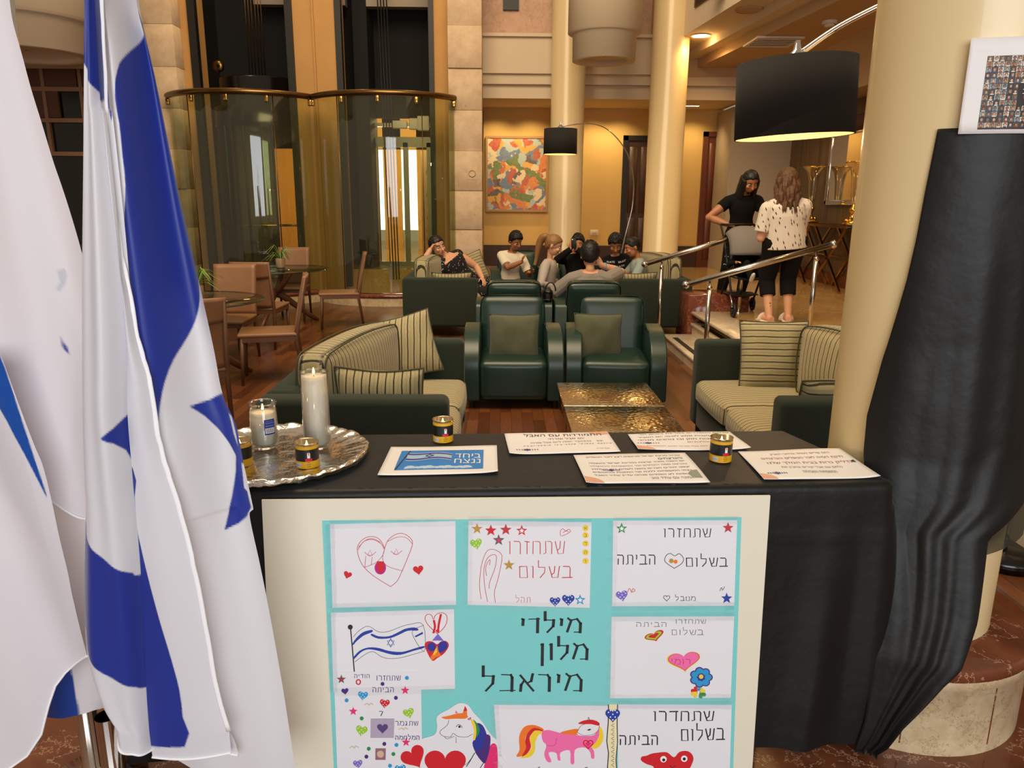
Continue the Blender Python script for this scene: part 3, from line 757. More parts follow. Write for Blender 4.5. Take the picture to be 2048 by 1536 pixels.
def glass_table(loc, label):
    t = thing('round_glass_table', label, 'table', loc, 0, 'round glass dining tables')
    MB().lathe([(0.01, 0.728), (0.72, 0.728), (0.726, 0.733), (0.72, 0.74), (0.01, 0.74)], (0, 0, 0), 56).build('glass_top', M['glass_table'], t)
    MB().tube([(0.722 * math.cos(a), 0.722 * math.sin(a), 0.734) for a in S(0, 2 * PI, 57)[:-1]], 0.006, 6, closed=True).build('glass_edge', plain('green_glass_edge', (40, 52, 40), 0.15), t)
    for a in (25, 145, 265):
        c, s = math.cos(R(a)), math.sin(R(a))
        MB().tube([(0.56 * c, 0.56 * s, 0.0), (0.42 * c, 0.42 * s, 0.10), (0.1 * c, 0.1 * s, 0.36), (-0.08 * c, -0.08 * s, 0.46), (-0.36 * c, -0.36 * s, 0.72)], [(0.03, 0.024), (0.035, 0.028), (0.05, 0.04), (0.045, 0.035), (0.03, 0.024)], 8).build('leg', M['walnut'], t)
    return t
glass_table((-2.96, 7.0, 0), 'round glass table with crossed walnut legs, nearer one beside the flag')
glass_table((-3.08, 10.3, 0), 'round glass table with walnut legs farther back near the lifts')
def plant(loc, label, seed):
    t = thing('spider_plant', label, 'plant', loc, 0, 'spider plants on the glass tables')
    MB().lathe([(0.01, 0), (0.055, 0), (0.06, 0.02), (0.065, 0.13), (0.06, 0.135), (0.055, 0.11), (0.01, 0.10)], (0, 0, 0), 20).build('pot', plain('plant_pot', (150, 128, 96), 0.35), t)
    rr = random.Random(seed); m = MB()
    for i in range(26):
        a = rr.uniform(0, 6.28); L = rr.uniform(0.14, 0.26); h = rr.uniform(0.05, 0.16); w = 0.007; c, s = math.cos(a), math.sin(a)
        pts = [(c * L * q, s * L * q, 0.11 + h * math.sin(min(q * 1.5, 1) * PI * 0.62) * 1.5 - 0.10 * q * q) for q in S(0, 1, 7)]
        vs = []
        for j, p in enumerate(pts):
            ww = w * (1 - (j / 6) ** 2) + 0.001; vs += [(p[0] - s * ww, p[1] + c * ww, p[2]), (p[0], p[1], p[2] - 0.003), (p[0] + s * ww, p[1] - c * ww, p[2])]
        m.add(vs, [(3 * j + k, 3 * j + k + 1, 3 * j + k + 4, 3 * j + k + 3) for j in range(6) for k in (0, 1)])
    m.build('leaves', plain('spider_leaves', (120, 150, 70), 0.5, var=0.3, scale=14), t, solid=0.0015)
plant((-2.80, 6.95, 0.742), 'spider plant on the nearer glass table beside the flag', 2)
plant((-3.0, 10.35, 0.742), 'spider plant in pot on the farther glass table', 4)

# ---- arc floor lamps
def arc_lamp(label, x, y, z_bot, r, h, path, base, tilt=0.0):
    t = thing('arc_floor_lamp', label, 'lamp', base)
    def L(p): return Vector(p) - Vector(base)
    c = L((x, y, z_bot)); rt = Matrix.Rotation(R(tilt), 3, 'Y')
    sh = MB().lathe([(r, 0), (r * 0.985, h)], c, 56, rot=rt).build('lamp_shade', M['shade'], t, solid=0.004)
    MB().lathe([(r - 0.006, 0.002), (r * 0.985 - 0.006, h - 0.004)], c, 56, rot=rt).build('lining', M['shade_in'], sh)
    MB().lathe([(0.002, h - 0.03), (r * 0.98, h - 0.03)], c, 40, rot=rt).build('diffuser', M['shade_in'], sh)
    MB().lathe([(0.002, 0.03), (r * 0.975, 0.03)], c, 40, rot=rt).build('lower_diffuser', M['diff'], sh)
    MB().tube([L(p) for p in smooth_path(path, 8)], 0.013 if r > 0.25 else 0.008, 10).build('arched_arm', M['chrome'], t)
    top = c + rt @ Vector((0, 0, h))
    MB().lathe([(0.055, -0.01), (0.05, 0.02), (0.02, 0.05), (0.012, 0.09)], top, 16).build('joint', M['chrome'], t)
    MB().lathe([(0.005, 0.0), (0.17, 0), (0.17, 0.06), (0.005, 0.06)], (0, 0, 0), 32).build('base', M['black_gloss'], t)
    bulb('arc_lamp_bulb', (x, y, z_bot + h * 0.55), 22 if r > 0.25 else 14, (1.0, 0.72, 0.38), 0.05)
    bulb('arc_lamp_bulb', (x, y, z_bot - 0.015), 5 if r > 0.25 else 3, (1.0, 0.72, 0.38), 0.03)
k = NT('lamp_diffuser'); k.b.inputs['Base Color'].default_value = (*lin((255, 214, 150)), 1)
gr = k.n('ShaderNodeTexGradient'); gr.gradient_type = 'SPHERICAL'; k.l(k.coord('Generated', (2, 2, 0.001)), gr.inputs[0])
k.b.inputs['Emission Color'].default_value = (*lin((255, 206, 120)), 1); k.b.inputs['Emission Strength'].default_value = 1.6
M['diff'] = k.m
arc_lamp('big black drum shade of the nearer arc lamp beside the thick column', 1.35, 3.62, 1.945, 0.262, 0.325,
         [(2.40, 3.25, 0.06), (2.42, 3.25, 1.2), (2.38, 3.28, 2.2), (2.15, 3.38, 2.58), (1.82, 3.48, 2.55), (1.53, 3.57, 2.43), (1.35, 3.62, 2.31)], (2.40, 3.25, 0), tilt=-3)
arc_lamp('smaller black drum shade of the rear arc lamp in front of the far column', 0.85, 11.3, 2.31, 0.24, 0.35,
         [(1.66, 11.6, 0.06), (1.80, 11.6, 0.7), (1.90, 11.6, 1.2), (1.98, 11.6, 1.6), (1.97, 11.58, 2.0), (1.85, 11.54, 2.36), (1.62, 11.48, 2.62), (1.38, 11.42, 2.735), (1.10, 11.36, 2.735), (0.85, 11.3, 2.68)], (1.66, 11.6, 0))

# ---- console table, vases, mirror and side chair along the veneered wall
t = thing('console_table', 'long narrow console table with crossed brass legs against the wood wall', 'console table', (4.98, 11.75, 0.4))
MB().rbox((0, 0, 0.93), (0.42, 2.5, 0.03), 0.004, 1).build('table_top', M['black_gloss'], t)
m = MB().bar((-0.21, -1.25, 0.93), (-0.21, 1.25, 0.93), 0.012, 0.04).bar((0.21, -1.25, 0.93), (0.21, 1.25, 0.93), 0.012, 0.04)
m.build('edge_trim', M['brass'], t)
for x in (-0.17, 0.17):
    for a, b in ((-1.15, -0.1), (0.1, 1.15)):
        MB().bar((x, a, 0.91), (x, b, 0.02), 0.03, 0.03).build('leg', M['brass'], t)
        MB().bar((x, b, 0.91), (x, a, 0.02), 0.03, 0.03).build('leg', M['brass'], t)
MB().bar((-0.17, -0.62, 0.46), (-0.17, 0.62, 0.46), 0.02, 0.02).bar((0.17, -0.62, 0.46), (0.17, 0.62, 0.46), 0.02, 0.02).build('stretcher', M['brass'], t)
def vase(loc, label):
    t = thing('trumpet_vase', label, 'vase', loc, 0, 'gold footed trumpet vases')
    b = MB().rbox((0, 0, 0.02), (0.2, 0.2, 0.04), 0.008, 2)
    b.lathe([(0.1, 0.04), (0.09, 0.07), (0.05, 0.1), (0.03, 0.14), (0.035, 0.17), (0.055, 0.2), (0.055, 0.23), (0.03, 0.26), (0.025, 0.3)], (0, 0, 0), 20)
    for a in range(8): b.ball((0.085 * math.cos(a * PI / 4), 0.085 * math.sin(a * PI / 4), 0.07), 0.028, 8)
    b.build('gold_foot', M['gold'], t)
    MB().lathe([(0.02, 0.3), (0.05, 0.36), (0.06, 0.5), (0.07, 0.65), (0.10, 0.78), (0.17, 0.86)], (0, 0, 0), 24).build('glass_bowl', M['vase_glass'], t)
    MB().lathe([(0.168, 0.853), (0.175, 0.862), (0.168, 0.868)], (0, 0, 0), 24).build('rim', M['gold'], t)
M['vase_glass'] = thin_glass('vase_glass', (0.92, 0.86, 0.72), 0.07, 0.05)
vase((4.95, 12.25, 1.347), 'tall trumpet glass vase with gold foot, farther one on the console')
vase((4.95, 10.75, 1.347), 'tall trumpet glass vase with gold foot beside the thick column')
t = thing('wall_mirror', 'wide mirror with a slanted chrome frame above the console table', 'mirror', (5.16, 11.3, 2.12))
MB().span(0.0, 0.03, -1.35, 0.85, -0.42, 0.52).build('mirror_pane', M['mirror'], t)
m = MB()
for y0, y1, z0, z1 in ((-1.43, 0.93, 0.52, 0.6), (-1.43, 0.93, -0.5, -0.42), (0.85, 0.93, -0.5, 0.6), (-1.43, -1.35, -0.5, 0.6)): m.rbox((0.005, (y0 + y1) / 2, (z0 + z1) / 2), (0.05, y1 - y0, z1 - z0), 0.015, 2)
m.build('mirror_frame', M['chrome'], t)
t = thing('wall_speaker_bar', 'dark red speaker bar on the wall above the mirror', 'speaker', (5.1, 11.15, 2.78))
MB().rbox((0, 0, 0), (0.18, 0.9, 0.2), 0.05, 3).build('speaker_body', plain('dark_red_grille', (60, 18, 14), 0.7), t)
MB().lathe([(0.09, 0), (0.085, 0.012), (0.01, 0.012)], (0, -0.455, 0), 20, rot=Matrix.Rotation(R(90), 3, 'X')).build('end_cap', M['black'], t)
t = thing('side_chair', 'dark wood side chair with green seat half hidden by the thick column', 'chair', (4.72, 9.55, 0.4))
m = MB().rbox((0, 0, 0.46), (0.44, 0.44, 0.08), 0.02, 2); m.build('seat', M['green_fabric'], t)
for x, y, z in ((-0.2, -0.2, 0.44), (0.2, -0.2, 0.44), (-0.2, 0.2, 0.9), (0.2, 0.2, 0.9)): MB().bar((x, y, 0), (x, y, z), 0.035, 0.035).build('leg', M['mahogany'], t)
MB().bar((-0.2, 0.2, 0.88), (0.2, 0.2, 0.88), 0.03, 0.08).build('back_rail', M['mahogany'], t)

# ---- stair handrails
def handrail(label, a, b, posts):
    t = thing('stair_handrail', label, 'handrail', (a[0], a[1], 0), 0, 'steel handrails of the lobby steps'); O = Vector((a[0], a[1], 0))
    A, B = Vector(a) - O, Vector(b) - O
    MB().tube([A, B], 0.028, 16).build('rail', M['steel'], t)
    for p in (A, B):
        d = (B - A).normalized() * (-0.03 if p is A else 0.03)
        MB().ball(p + d, 0.038, 14).build('end_ball', M['chrome'], t)
    for x, z0 in posts:
        k = (x - a[0]) / (b[0] - a[0]); zr = a[2] + (b[2] - a[2]) * k - 0.03; lx = x - a[0]
        po = MB().tube([(lx, 0, z0), (lx, 0, zr - 0.06)], 0.022, 14).build('post', M['steel'], t)
        MB().tube([(lx, 0, zr - 0.08), (lx, 0, zr - 0.05), (lx, 0, zr - 0.045), (lx, 0, zr)], [0.024, 0.024, 0.01, 0.01], 12).build('bracket', M['chrome'], po)
        MB().lathe([(0.04, 0), (0.038, 0.012), (0.02, 0.015)], (lx, 0, z0), 16).build('foot_plate', M['steel'], po)
handrail('brushed steel handrail of the lobby steps, farther one beside the plinth', (1.68, 8.68, 0.965), (3.0, 8.68, 1.37), ((1.85, 0.0), (2.78, 0.4)))
handrail('brushed steel handrail of the lobby steps, nearer one before the woman in white', (1.78, 7.1, 0.9), (3.09, 7.1, 1.27), ((1.98, 0.133), (2.97, 0.4)))

# ---- painting: plain abstract patches of paint
def painting_mat():
    k = NT('abstract_paint'); v = k.coord('Object')
    nz = k.n('ShaderNodeTexNoise', i_Scale=3.2, i_Detail=6.0); k.l(v, nz.inputs['Vector'])
    vm = k.n('ShaderNodeVectorMath'); vm.operation = 'MULTIPLY_ADD'; k.l(nz.outputs['Color'], vm.inputs[0]); vm.inputs[1].default_value = (0.7, 0.7, 0.7); k.l(v, vm.inputs[2])
    vo = k.n('ShaderNodeTexVoronoi', i_Scale=6.5); k.l(vm.outputs[0], vo.inputs['Vector'])
    s = k.sep(vo.outputs['Color'])[0]
    rp = k.ramp(s, [(0.0, lin((58, 110, 160))), (0.14, lin((160, 186, 186))), (0.26, lin((60, 110, 50))), (0.38, lin((210, 110, 40))), (0.5, lin((176, 50, 34))),
                    (0.62, lin((226, 206, 170))), (0.74, lin((220, 160, 60))), (0.84, lin((40, 50, 70))), (0.92, lin((196, 90, 40)))])
    rp.node.color_ramp.interpolation = 'CONSTANT'
    f = k.noise(v, 26, 4)
    k.l(k.mix(k.math('MULTIPLY', f, 0.35), rp, lin((230, 200, 150))), k.b.inputs['Base Color']); k.b.inputs['Roughness'].default_value = 0.5
    k.bump(f, 0.4, 0.01); return k.m
t = thing('abstract_painting', 'large colourful abstract painting in a pale frame on the far wall', 'painting', (0.30, 14.96, 2.15))
MB().span(-0.56, 0.56, -0.02, 0.03, -0.66, 0.66).build('canvas', painting_mat(), t)
m = MB()
for a in ((-0.6, 0.6, -0.03, 0.03, 0.66, 0.7), (-0.6, 0.6, -0.03, 0.03, -0.7, -0.66), (-0.6, -0.56, -0.03, 0.03, -0.66, 0.66), (0.56, 0.6, -0.03, 0.03, -0.66, 0.66)): m.span(*a)
m.build('picture_frame', plain('pale_wood_frame', (170, 132, 88), 0.5), t)
# ---- small fittings on walls and ceilings
def plate(label, loc, w, h, cat='wall plate'):
    t = thing('wall_plate', label, cat, loc, 0)
    MB().rbox((0, -0.008, 0), (w, 0.016, h), 0.006, 2).build('cover', M['white'], t)
    MB().rbox((0, -0.018, 0), (w * 0.6, 0.008, h * 0.55), 0.003, 1).build('switch', M['wall_white'], t)
plate('small white socket plate on the yellow wall right of the far column', (1.83, 14.99, 1.06), 0.16, 0.11)
plate('tiny white plate on the yellow wall under the abstract painting', (0.38, 14.99, 1.5), 0.08, 0.05)
t = thing('stone_call_plate', 'small square relief plate on the right stone pier', 'wall plate', (-0.47, 12.60, 2.08))
MB().rbox((0, 0, 0), (0.18, 0.03, 0.2), 0.008, 2).build('cover', M['stone'], t)
MB().lathe([(0.05, 0.0), (0.06, 0.01), (0.05, 0.018)], (0, -0.012, 0), 20, rot=Matrix.Rotation(R(90), 3, 'X')).build('ring', M['stone'], t)
t = thing('ceiling_speaker', 'white box loudspeaker bracketed to the beam beside the far column', 'speaker', (2.74, 10.6, 4.47)); t.rotation_euler = (R(12), 0, R(24))
MB().rbox((0, 0, 0), (0.3, 0.2, 0.34), 0.03, 3).build('speaker_body', M['white'], t)
MB().rbox((0, -0.10, 0), (0.26, 0.012, 0.28), 0.01, 1).build('front_grille', M['wall_white'], t)
MB().bar((0.0, 0.05, -0.19), (0.2, 0.05, -0.22), 0.06, 0.04).build('bracket', M['white'], t)
t = thing('air_grille', 'dark slotted air grille in the side of the beam', 'vent', (2.83, 11.4, 4.44)); t.rotation_euler = (0, 0, R(96))
m = MB()
for i in range(5): m.span(-0.4, 0.4, -0.01, 0.01, -0.05 + i * 0.022, -0.04 + i * 0.022)
m.build('slats', M['dark_brown'], t)
t = thing('ceiling_downlight', 'lit round downlight under the beam beside the second far column', 'light', (3.0, 12.2, 4.1))
MB().lathe([(0.13, 0.0), (0.16, 0.0), (0.16, -0.015), (0.13, -0.012)], (0, 0, 0), 28).build('ring', M['white'], t)
MB().lathe([(0.005, -0.008), (0.13, -0.008)], (0, 0, 0), 28).build('lamp', M['lamp_lit'], t)
spot('beam_downlight', (3.0, 12.2, 4.06), (3.02, 12.2, 0), 50, (1.0, 0.62, 0.25), 150, 0.5, 0.1)
bulb('beam_downlight_spill', (3.08, 12.2, 4.02), 2.5, (1.0, 0.62, 0.25), 0.05)
t = thing('ceiling_vent', 'square slatted air vent in the lobby ceiling', 'vent', (3.77, 11.2, 3.83))
m = MB()
for i in range(5): m.box((0, -0.22 + i * 0.11, -0.012), (0.55, 0.05, 0.01), Matrix.Rotation(R(28), 3, 'X'))
m.build('slats', M['white'], t)
m = MB()
for a in ((-0.32, 0.32, 0.28, 0.32), (-0.32, 0.32, -0.32, -0.28), (-0.32, -0.28, -0.28, 0.28), (0.28, 0.32, -0.28, 0.28)): m.span(a[0], a[1], a[2], a[3], -0.02, 0.006)
m.build('frame', M['white'], t)
t = thing('smoke_detector', 'white smoke detector on the lobby ceiling near the chrome lamp arm', 'smoke detector', (4.05, 10.0, 3.83))
MB().lathe([(0.09, 0.008), (0.09, -0.02), (0.07, -0.03)], (0, 0, 0), 24).build('base', M['white'], t)
MB().lathe([(0.06, -0.03), (0.055, -0.055), (0.005, -0.06)], (0, 0, 0), 24).build('sensor_cap', M['white'], t)
def disc(label, loc, r):
    t = thing('ceiling_disc_speaker', label, 'ceiling speaker', loc, 0)
    MB().lathe([(r, 0.004), (r, -0.012), (r * 0.9, -0.016)], (0, 0, 0), 28).build('ring', M['ceiling'], t)
    MB().lathe([(r * 0.9, -0.012), (0.005, -0.012)], (0, 0, 0), 28).build('grille', M['ceiling'], t)
disc('round flush ceiling speaker in the lobby ceiling above the big lamp shade', (3.98, 12.9, 3.835), 0.14)
disc('round flush ceiling speaker in the beam near the top edge', (3.22, 10.6, 4.095), 0.18)
t = thing('ceiling_light', 'glowing recessed lamp under the ledge beside the second far column', 'light', (3.42, 14.35, 3.36))
MB().span(-0.16, 0.16, -0.05, 0.05, -0.012, 0.0).build('lamp', M['lamp_lit'], t)
MB().span(-0.18, 0.18, -0.07, -0.05, -0.015, 0.004).span(-0.18, 0.18, 0.05, 0.07, -0.015, 0.004).build('frame', M['white'], t)

t = thing('handbag', 'black handbag with looped handle hanging beside the empty rear-facing armchair', 'bag', (0.50, 8.02, 0.66))
MB().rbox((0, 0.05, 0.01), (0.10, 0.22, 0.14), 0.04, 3, puff=0.01).build('bag_body', M['black'], t)
MB().tube([(0.03 + 0.055 * math.cos(a), 0.0, 0.06 + 0.09 * math.sin(a)) for a in S(0, PI, 13)], 0.008, 8).build('handle', M['black'], t)
# measured outlines of the drawings, in tenths of a millimetre from the board's top left corner (right, down)
PAPERS = {
 'd1': '1585,612 4586,569 4589,2719 1579,2746',
 'd2': '4900,560 7898,630 7904,2855 4872,2724',
 'd3': '8426,597 11510,617 11563,2864 8468,2825',
 'd4': '1538,2876 4539,2836 4554,4966 1535,4976',
 'd5': '1563,4438 3710,4459 3715,7280 1567,7214',
 'd7': '5536,5429 8458,5530 8513,7426 5659,7339',
 'd8': '8676,5494 11652,5582 11709,7524 8762,7434',
 'd9': '8463,3104 11579,3146 11615,5385 8491,5322',
 'back': '1399,523 11619,541 11802,7527 1479,7211',
 'd6': '3195,7265 3145,6900 3354,6536 3690,6321 4024,6208 4100,5986 4102,5702 4398,5508 4657,5353 4878,5407 5026,5625 5248,5894 5435,6205 5623,6436 5737,6852 5759,7343',
 'strip': '8453,5482 8685,5488 8689,6000 8718,6551 8695,7037 8723,7423 8477,7415 8493,6857 8438,6509 8461,5994',
}
MARKS = {
 'd1': [
  ('L','r',1.1,1,'3001,2220 2583,1928 2324,1640 2222,1310 2257,1123 2384,985 2561,931 2737,989 2844,1154 2873,1248'),
  ('L','r',1.1,1,'2873,1248 2956,1038 3136,891 3313,865 3489,975 3544,1139 3414,1514 3275,1843 3160,2079 3001,2220'),
  ('L','r',1.1,1,'2236,1263 2382,1055 2604,1011 2800,1130 2855,1248'),
  ('L','r',0.9,1,'2956,1062 3179,957 3400,974 3540,1130'),
  ('L','r',0.9,1,'2255,1193 2427,1023 2604,987 2779,1083'),
  ('L','r',0.9,1,'2873,1248 2825,1412 2657,1598 2389,1712'),
  ('L','r',0.9,1,'2873,1248 2823,1506 2944,1696 3298,1820'),
  ('L','r',0.9,1,'2398,1331 2519,1426 2663,1325'),
  ('L','r',0.9,0,'2467,1407 2523,1267 2573,1418 2467,1407'),
  ('L','r',0.9,1,'3027,1306 3149,1402 3293,1300'),
  ('L','r',0.9,0,'3096,1382 3152,1242 3203,1393 3096,1382'),
  ('L','r',0.9,0,'2417,1430 2389,1712'),
  ('L','r',0.9,0,'2572,1455 2545,1643'),
  ('F','m',0,1,'2899,1733 2887,1798 2856,1853 2811,1890 2757,1902 2705,1888 2661,1850 2632,1795 2623,1729 2635,1665 2666,1610 2712,1574 2764,1562 2817,1575 2861,1613 2890,1668'),
  ('F','R',0,1,'2679,1598 2725,1561 2768,1599 2822,1562 2856,1648 2817,1836 2719,1835'),
 ],
 'd2': [
  ('L','r',1.6,0,'7246,1112 7217,1422 7090,1427 7015,1116'),
  ('L','r',1.6,0,'7142,1111 7133,1285 7070,1347'),
  ('L','r',1.6,0,'6740,1422 6790,1407 6779,1107 6906,1115 6933,1156 6933,1425'),
  ('L','r',1.6,0,'6473,1419 6475,1103 6624,1111 6646,1152 6650,1421'),
  ('L','r',1.6,0,'6270,1100 6380,1118'),
  ('L','r',1.6,0,'6325,1101 6328,1417'),
  ('L','r',1.6,0,'6008,1097 6136,1105 6164,1162 6163,1415'),
  ('L','r',1.6,0,'5879,1102 5907,1096 5909,1412'),
  ('L','r',1.8,0,'7226,1756 7376,1764 7396,1817 7396,2053'),
  ('L','r',1.8,0,'7207,2050 7449,2047'),
  ('L','r',1.8,0,'7130,1754 7097,2042 6958,2046 6877,1757'),
  ('L','r',1.8,0,'7016,1753 7006,1914 6936,1972'),
  ('L','r',1.8,0,'6610,1601 6612,1771 6774,1779 6765,1911 6659,2042'),
  ('L','r',1.8,0,'6448,1751 6479,1745 6483,2039'),
  ('L','r',1.8,0,'6151,1747 6326,1743 6345,2037 6158,2034 6151,1747'),
  ('L','r',0.9,0,'6323,2685 6348,2679 6344,2554 6406,2558 6419,2575 6419,2687'),
  ('L','r',0.9,0,'6186,2552 6263,2556 6276,2579 6275,2684'),
  ('L','r',0.9,0,'6199,2607 6197,2683'),
  ('L','r',0.9,0,'6067,2484 6067,2560 6140,2564 6136,2623 6088,2681'),
  ('L','r',1.0,1,'7141,970 7139,843 7199,788 7261,844 7342,803 7384,858 7283,930 7170,971'),
  ('L','r',1.0,1,'7201,886 7281,845 7331,866'),
  ('L','r',1.0,1,'5209,2579 5168,2210 5217,1693 5338,1353 5499,1295 5682,1400 5712,1572 5625,2044 5536,2389 5558,2672'),
  ('L','r',1.0,1,'5365,2647 5291,2211 5278,1780 5358,1524 5492,1432 5581,1484 5542,1784 5421,2127 5401,2300'),
  ('L','r',1.0,1,'5339,1975 5318,1759 5387,1589 5427,1568 5411,1696'),
 ],
 'd2_letters': [
  ('L','K',0.8,0,'7723,747 7783,812'),
  ('L','K',0.8,0,'7778,743 7772,771 7756,779'),
  ('L','K',0.8,0,'7741,768 7727,787 7725,811'),
  ('L','K',0.8,0,'7730,922 7771,924 7776,936 7776,991'),
  ('L','K',0.8,0,'7725,990 7791,989'),
  ('L','K',0.8,0,'7729,1137 7791,1136'),
  ('L','K',0.8,0,'7780,1136 7780,1204'),
  ('L','K',0.8,0,'7734,1362 7783,1364 7792,1377 7792,1432'),
  ('L','K',0.8,0,'7743,1391 7742,1431'),
  ('L','K',0.8,0,'7753,1588 7776,1587 7777,1656'),
 ],
 'd3': [
  ('L','K',1.8,0,'10861,829 10843,1040 10734,1043 10664,831'),
  ('L','K',1.8,0,'10772,828 10769,946 10715,989'),
  ('L','K',1.8,0,'10435,1039 10478,1029 10462,825 10571,830 10595,858 10600,1041'),
  ('L','K',1.8,0,'10208,1036 10203,822 10331,828 10350,856 10358,1038'),
  ('L','K',1.8,0,'10028,820 10122,832'),
  ('L','K',1.8,0,'10075,821 10084,1035'),
  ('L','K',1.8,0,'9804,817 9914,823 9939,862 9943,1033'),
  ('L','K',1.8,0,'9694,821 9718,817 9727,1031'),
  ('L','K',2.0,0,'11146,1593 11266,1599 11284,1638 11290,1813'),
  ('L','K',2.0,0,'11139,1811 11332,1809'),
  ('L','K',2.0,0,'11070,1592 11051,1805 10940,1808 10868,1593'),
  ('L','K',2.0,0,'10979,1591 10975,1710 10921,1753'),
  ('L','K',2.0,0,'10651,1478 10657,1604 10786,1610 10783,1708 10702,1805'),
  ('L','K',2.0,0,'10526,1589 10551,1585 10561,1803'),
  ('L','K',2.0,0,'10288,1586 10428,1583 10451,1801 10302,1799 10288,1586'),
  ('L','K',1.9,0,'9346,1491 9471,1497 9494,1540 9499,1731'),
  ('L','K',1.9,0,'9369,1591 9371,1729'),
  ('L','K',1.9,0,'9135,1488 9244,1494 9260,1537 9264,1728'),
  ('L','K',1.9,0,'9126,1726 9302,1724'),
  ('L','K',1.9,0,'9024,1487 9042,1501 9040,1594'),
  ('L','K',1.9,0,'8790,1721 8830,1710 8817,1484 8919,1490 8942,1521 8945,1724'),
  ('L','K',1.9,0,'8560,1481 8685,1487 8708,1530 8711,1720'),
  ('L','K',1.9,0,'8584,1581 8584,1719'),
  ('L','K',1.1,0,'10455,2700 10485,2611 10533,2601 10564,2638 10564,2708 10513,2707'),
  ('L','K',1.1,0,'10456,2594 10483,2616'),
  ('L','K',1.1,0,'10348,2619 10326,2597 10329,2704 10413,2705 10414,2615 10383,2598'),
  ('L','K',1.1,0,'10187,2595 10254,2598 10263,2618 10265,2703'),
  ('L','K',1.1,0,'10180,2701 10289,2701'),
  ('L','K',1.1,0,'10054,2540 10057,2602 10130,2605 10127,2652 10081,2699'),
  ('L','K',1.0,1,'9833,2599 9834,2593 9840,2579 9855,2567 9876,2564 9897,2574 9910,2594 9911,2617 9899,2640 9880,2661 9859,2680 9845,2696 9839,2709 9838,2713 9837,2708 9829,2696 9813,2679 9791,2659 9770,2638 9756,2615 9755,2591 9767,2572 9787,2562 9809,2566 9824,2579 9832,2593 9833,2599'),
  ('L','K',1.1,1,'9993,1847 9757,1670 9771,1518 9872,1455 9988,1521 10102,1466 10211,1589 10176,1719 9993,1847'),
  ('F','o',0,1,'9968,1651 9953,1694 9912,1711 9870,1692 9852,1649 9867,1607 9907,1589 9949,1608'),
  ('F','O',0,1,'10069,1674 10056,1711 10021,1725 9985,1710 9969,1673 9982,1636 10017,1621 10053,1637'),
  ('L','R',1.0,1,'8848,2442 8887,2354 8940,2443 8971,2365 9031,2418 8933,2465'),
  ('L','K',0.9,1,'11174,2461 11211,2369 11240,2444 11286,2348'),
 ],
 'd4': [
  ('F','K',0,1,'2057,3260 2050,3288 2033,3311 2008,3323 1981,3322 1957,3309 1941,3286 1936,3258 1942,3229 1960,3207 1984,3195 2011,3195 2035,3208 2051,3231'),
  ('L','K',2.2,1,'2003,3286 2034,3829 2065,4444'),
  ('F','B',0,1,'2049,3674 2179,3502 2325,3389 2523,3342 2521,3404 2323,3485 2140,3637 2059,3732'),
  ('F','B',0,1,'2520,3443 2680,3512 2931,3517 3149,3424 3330,3330 3546,3296 3653,3336 3635,3383 3401,3382 3183,3483 2966,3568 2679,3578 2501,3489'),
  ('F','B',0,1,'2050,4063 2205,3891 2422,3806 2674,3823 2924,3906 3248,3940 3538,3860 3785,3794 3792,3845 3538,3918 3211,4017 2958,3996 2672,3901 2421,3856 2240,3931 2074,4103'),
  ('F','B',0,1,'3561,3529 3761,3416 3778,3467 3597,3557'),
  ('L','K',0.8,1,'2064,3519 2219,3348 2436,3244 2683,3395 2934,3389 3187,3289 3439,3216 3781,3234 3798,3943 3501,3430 3780,3250'),
  ('L','K',0.8,1,'2090,4182 2310,4010 2528,3917 2741,4058 2956,4114 3246,4089 3573,3998 3791,3935'),
  ('L','B',1.3,0,'2977,3583 3061,3749 2887,3745 2977,3583'),
  ('L','B',1.3,0,'2973,3801 2889,3636 3063,3640 2973,3801'),
  ('L','R',1.2,1,'4121,3473 3907,3244 3826,3069 3873,2966 3981,2975 4034,3092 4089,2977 4234,2922 4359,3001 4347,3214 4230,3386 4121,3473'),
  ('L','R',4.0,1,'4031,3441 4068,3286 4045,3131'),
  ('L','R',4.0,1,'4139,3423 4166,3210 4215,2979'),
  ('F','R',0,1,'4132,3388 4133,3384 4137,3376 4147,3368 4159,3366 4172,3372 4179,3385 4179,3399 4171,3413 4159,3426 4146,3438 4137,3448 4133,3455 4132,3458 4131,3455 4127,3448 4118,3437 4106,3425 4093,3412 4086,3397 4086,3383 4094,3371 4106,3365 4119,3367 4128,3375 4132,3384'),
  ('F','v',0,1,'3993,3654 4139,3474 4282,3660'),
  ('F','R',0,1,'3988,4191 3845,3905 3811,3748 3884,3671 4011,3682 4119,3754 4228,3670 4355,3681 4408,3799 4298,3993 4115,4127'),
  ('F','Bd',0,1,'4089,3824 4078,3875 4047,3915 4003,3937 3955,3936 3912,3912 3882,3871 3872,3820 3883,3769 3913,3729 3957,3707 4006,3708 4049,3731 4079,3773'),
  ('F','Bd',0,1,'4148,3755 4300,3672 4379,3799 4299,3934 4160,3971'),
  ('F','O',0,1,'4118,3793 4153,3951 4207,4050 4079,4106 3988,4183 3952,4084 4063,3949'),
  ('F','y',0,1,'4100,3832 4117,3950 4043,4047 4007,4026'),
 ],
 'd5': [
  ('L','V',1.1,0,'2365,4522 2423,4525 2432,4542 2429,4614'),
  ('L','V',1.1,0,'2373,4560 2371,4613'),
  ('L','V',1.1,0,'2317,4523 2328,4521 2326,4612'),
  ('L','V',1.1,0,'2215,4520 2284,4520'),
  ('L','V',1.1,0,'2271,4520 2268,4611'),
  ('L','V',1.1,0,'2172,4518 2180,4523 2176,4559'),
  ('L','V',1.1,0,'2063,4515 2121,4518 2130,4535 2127,4607'),
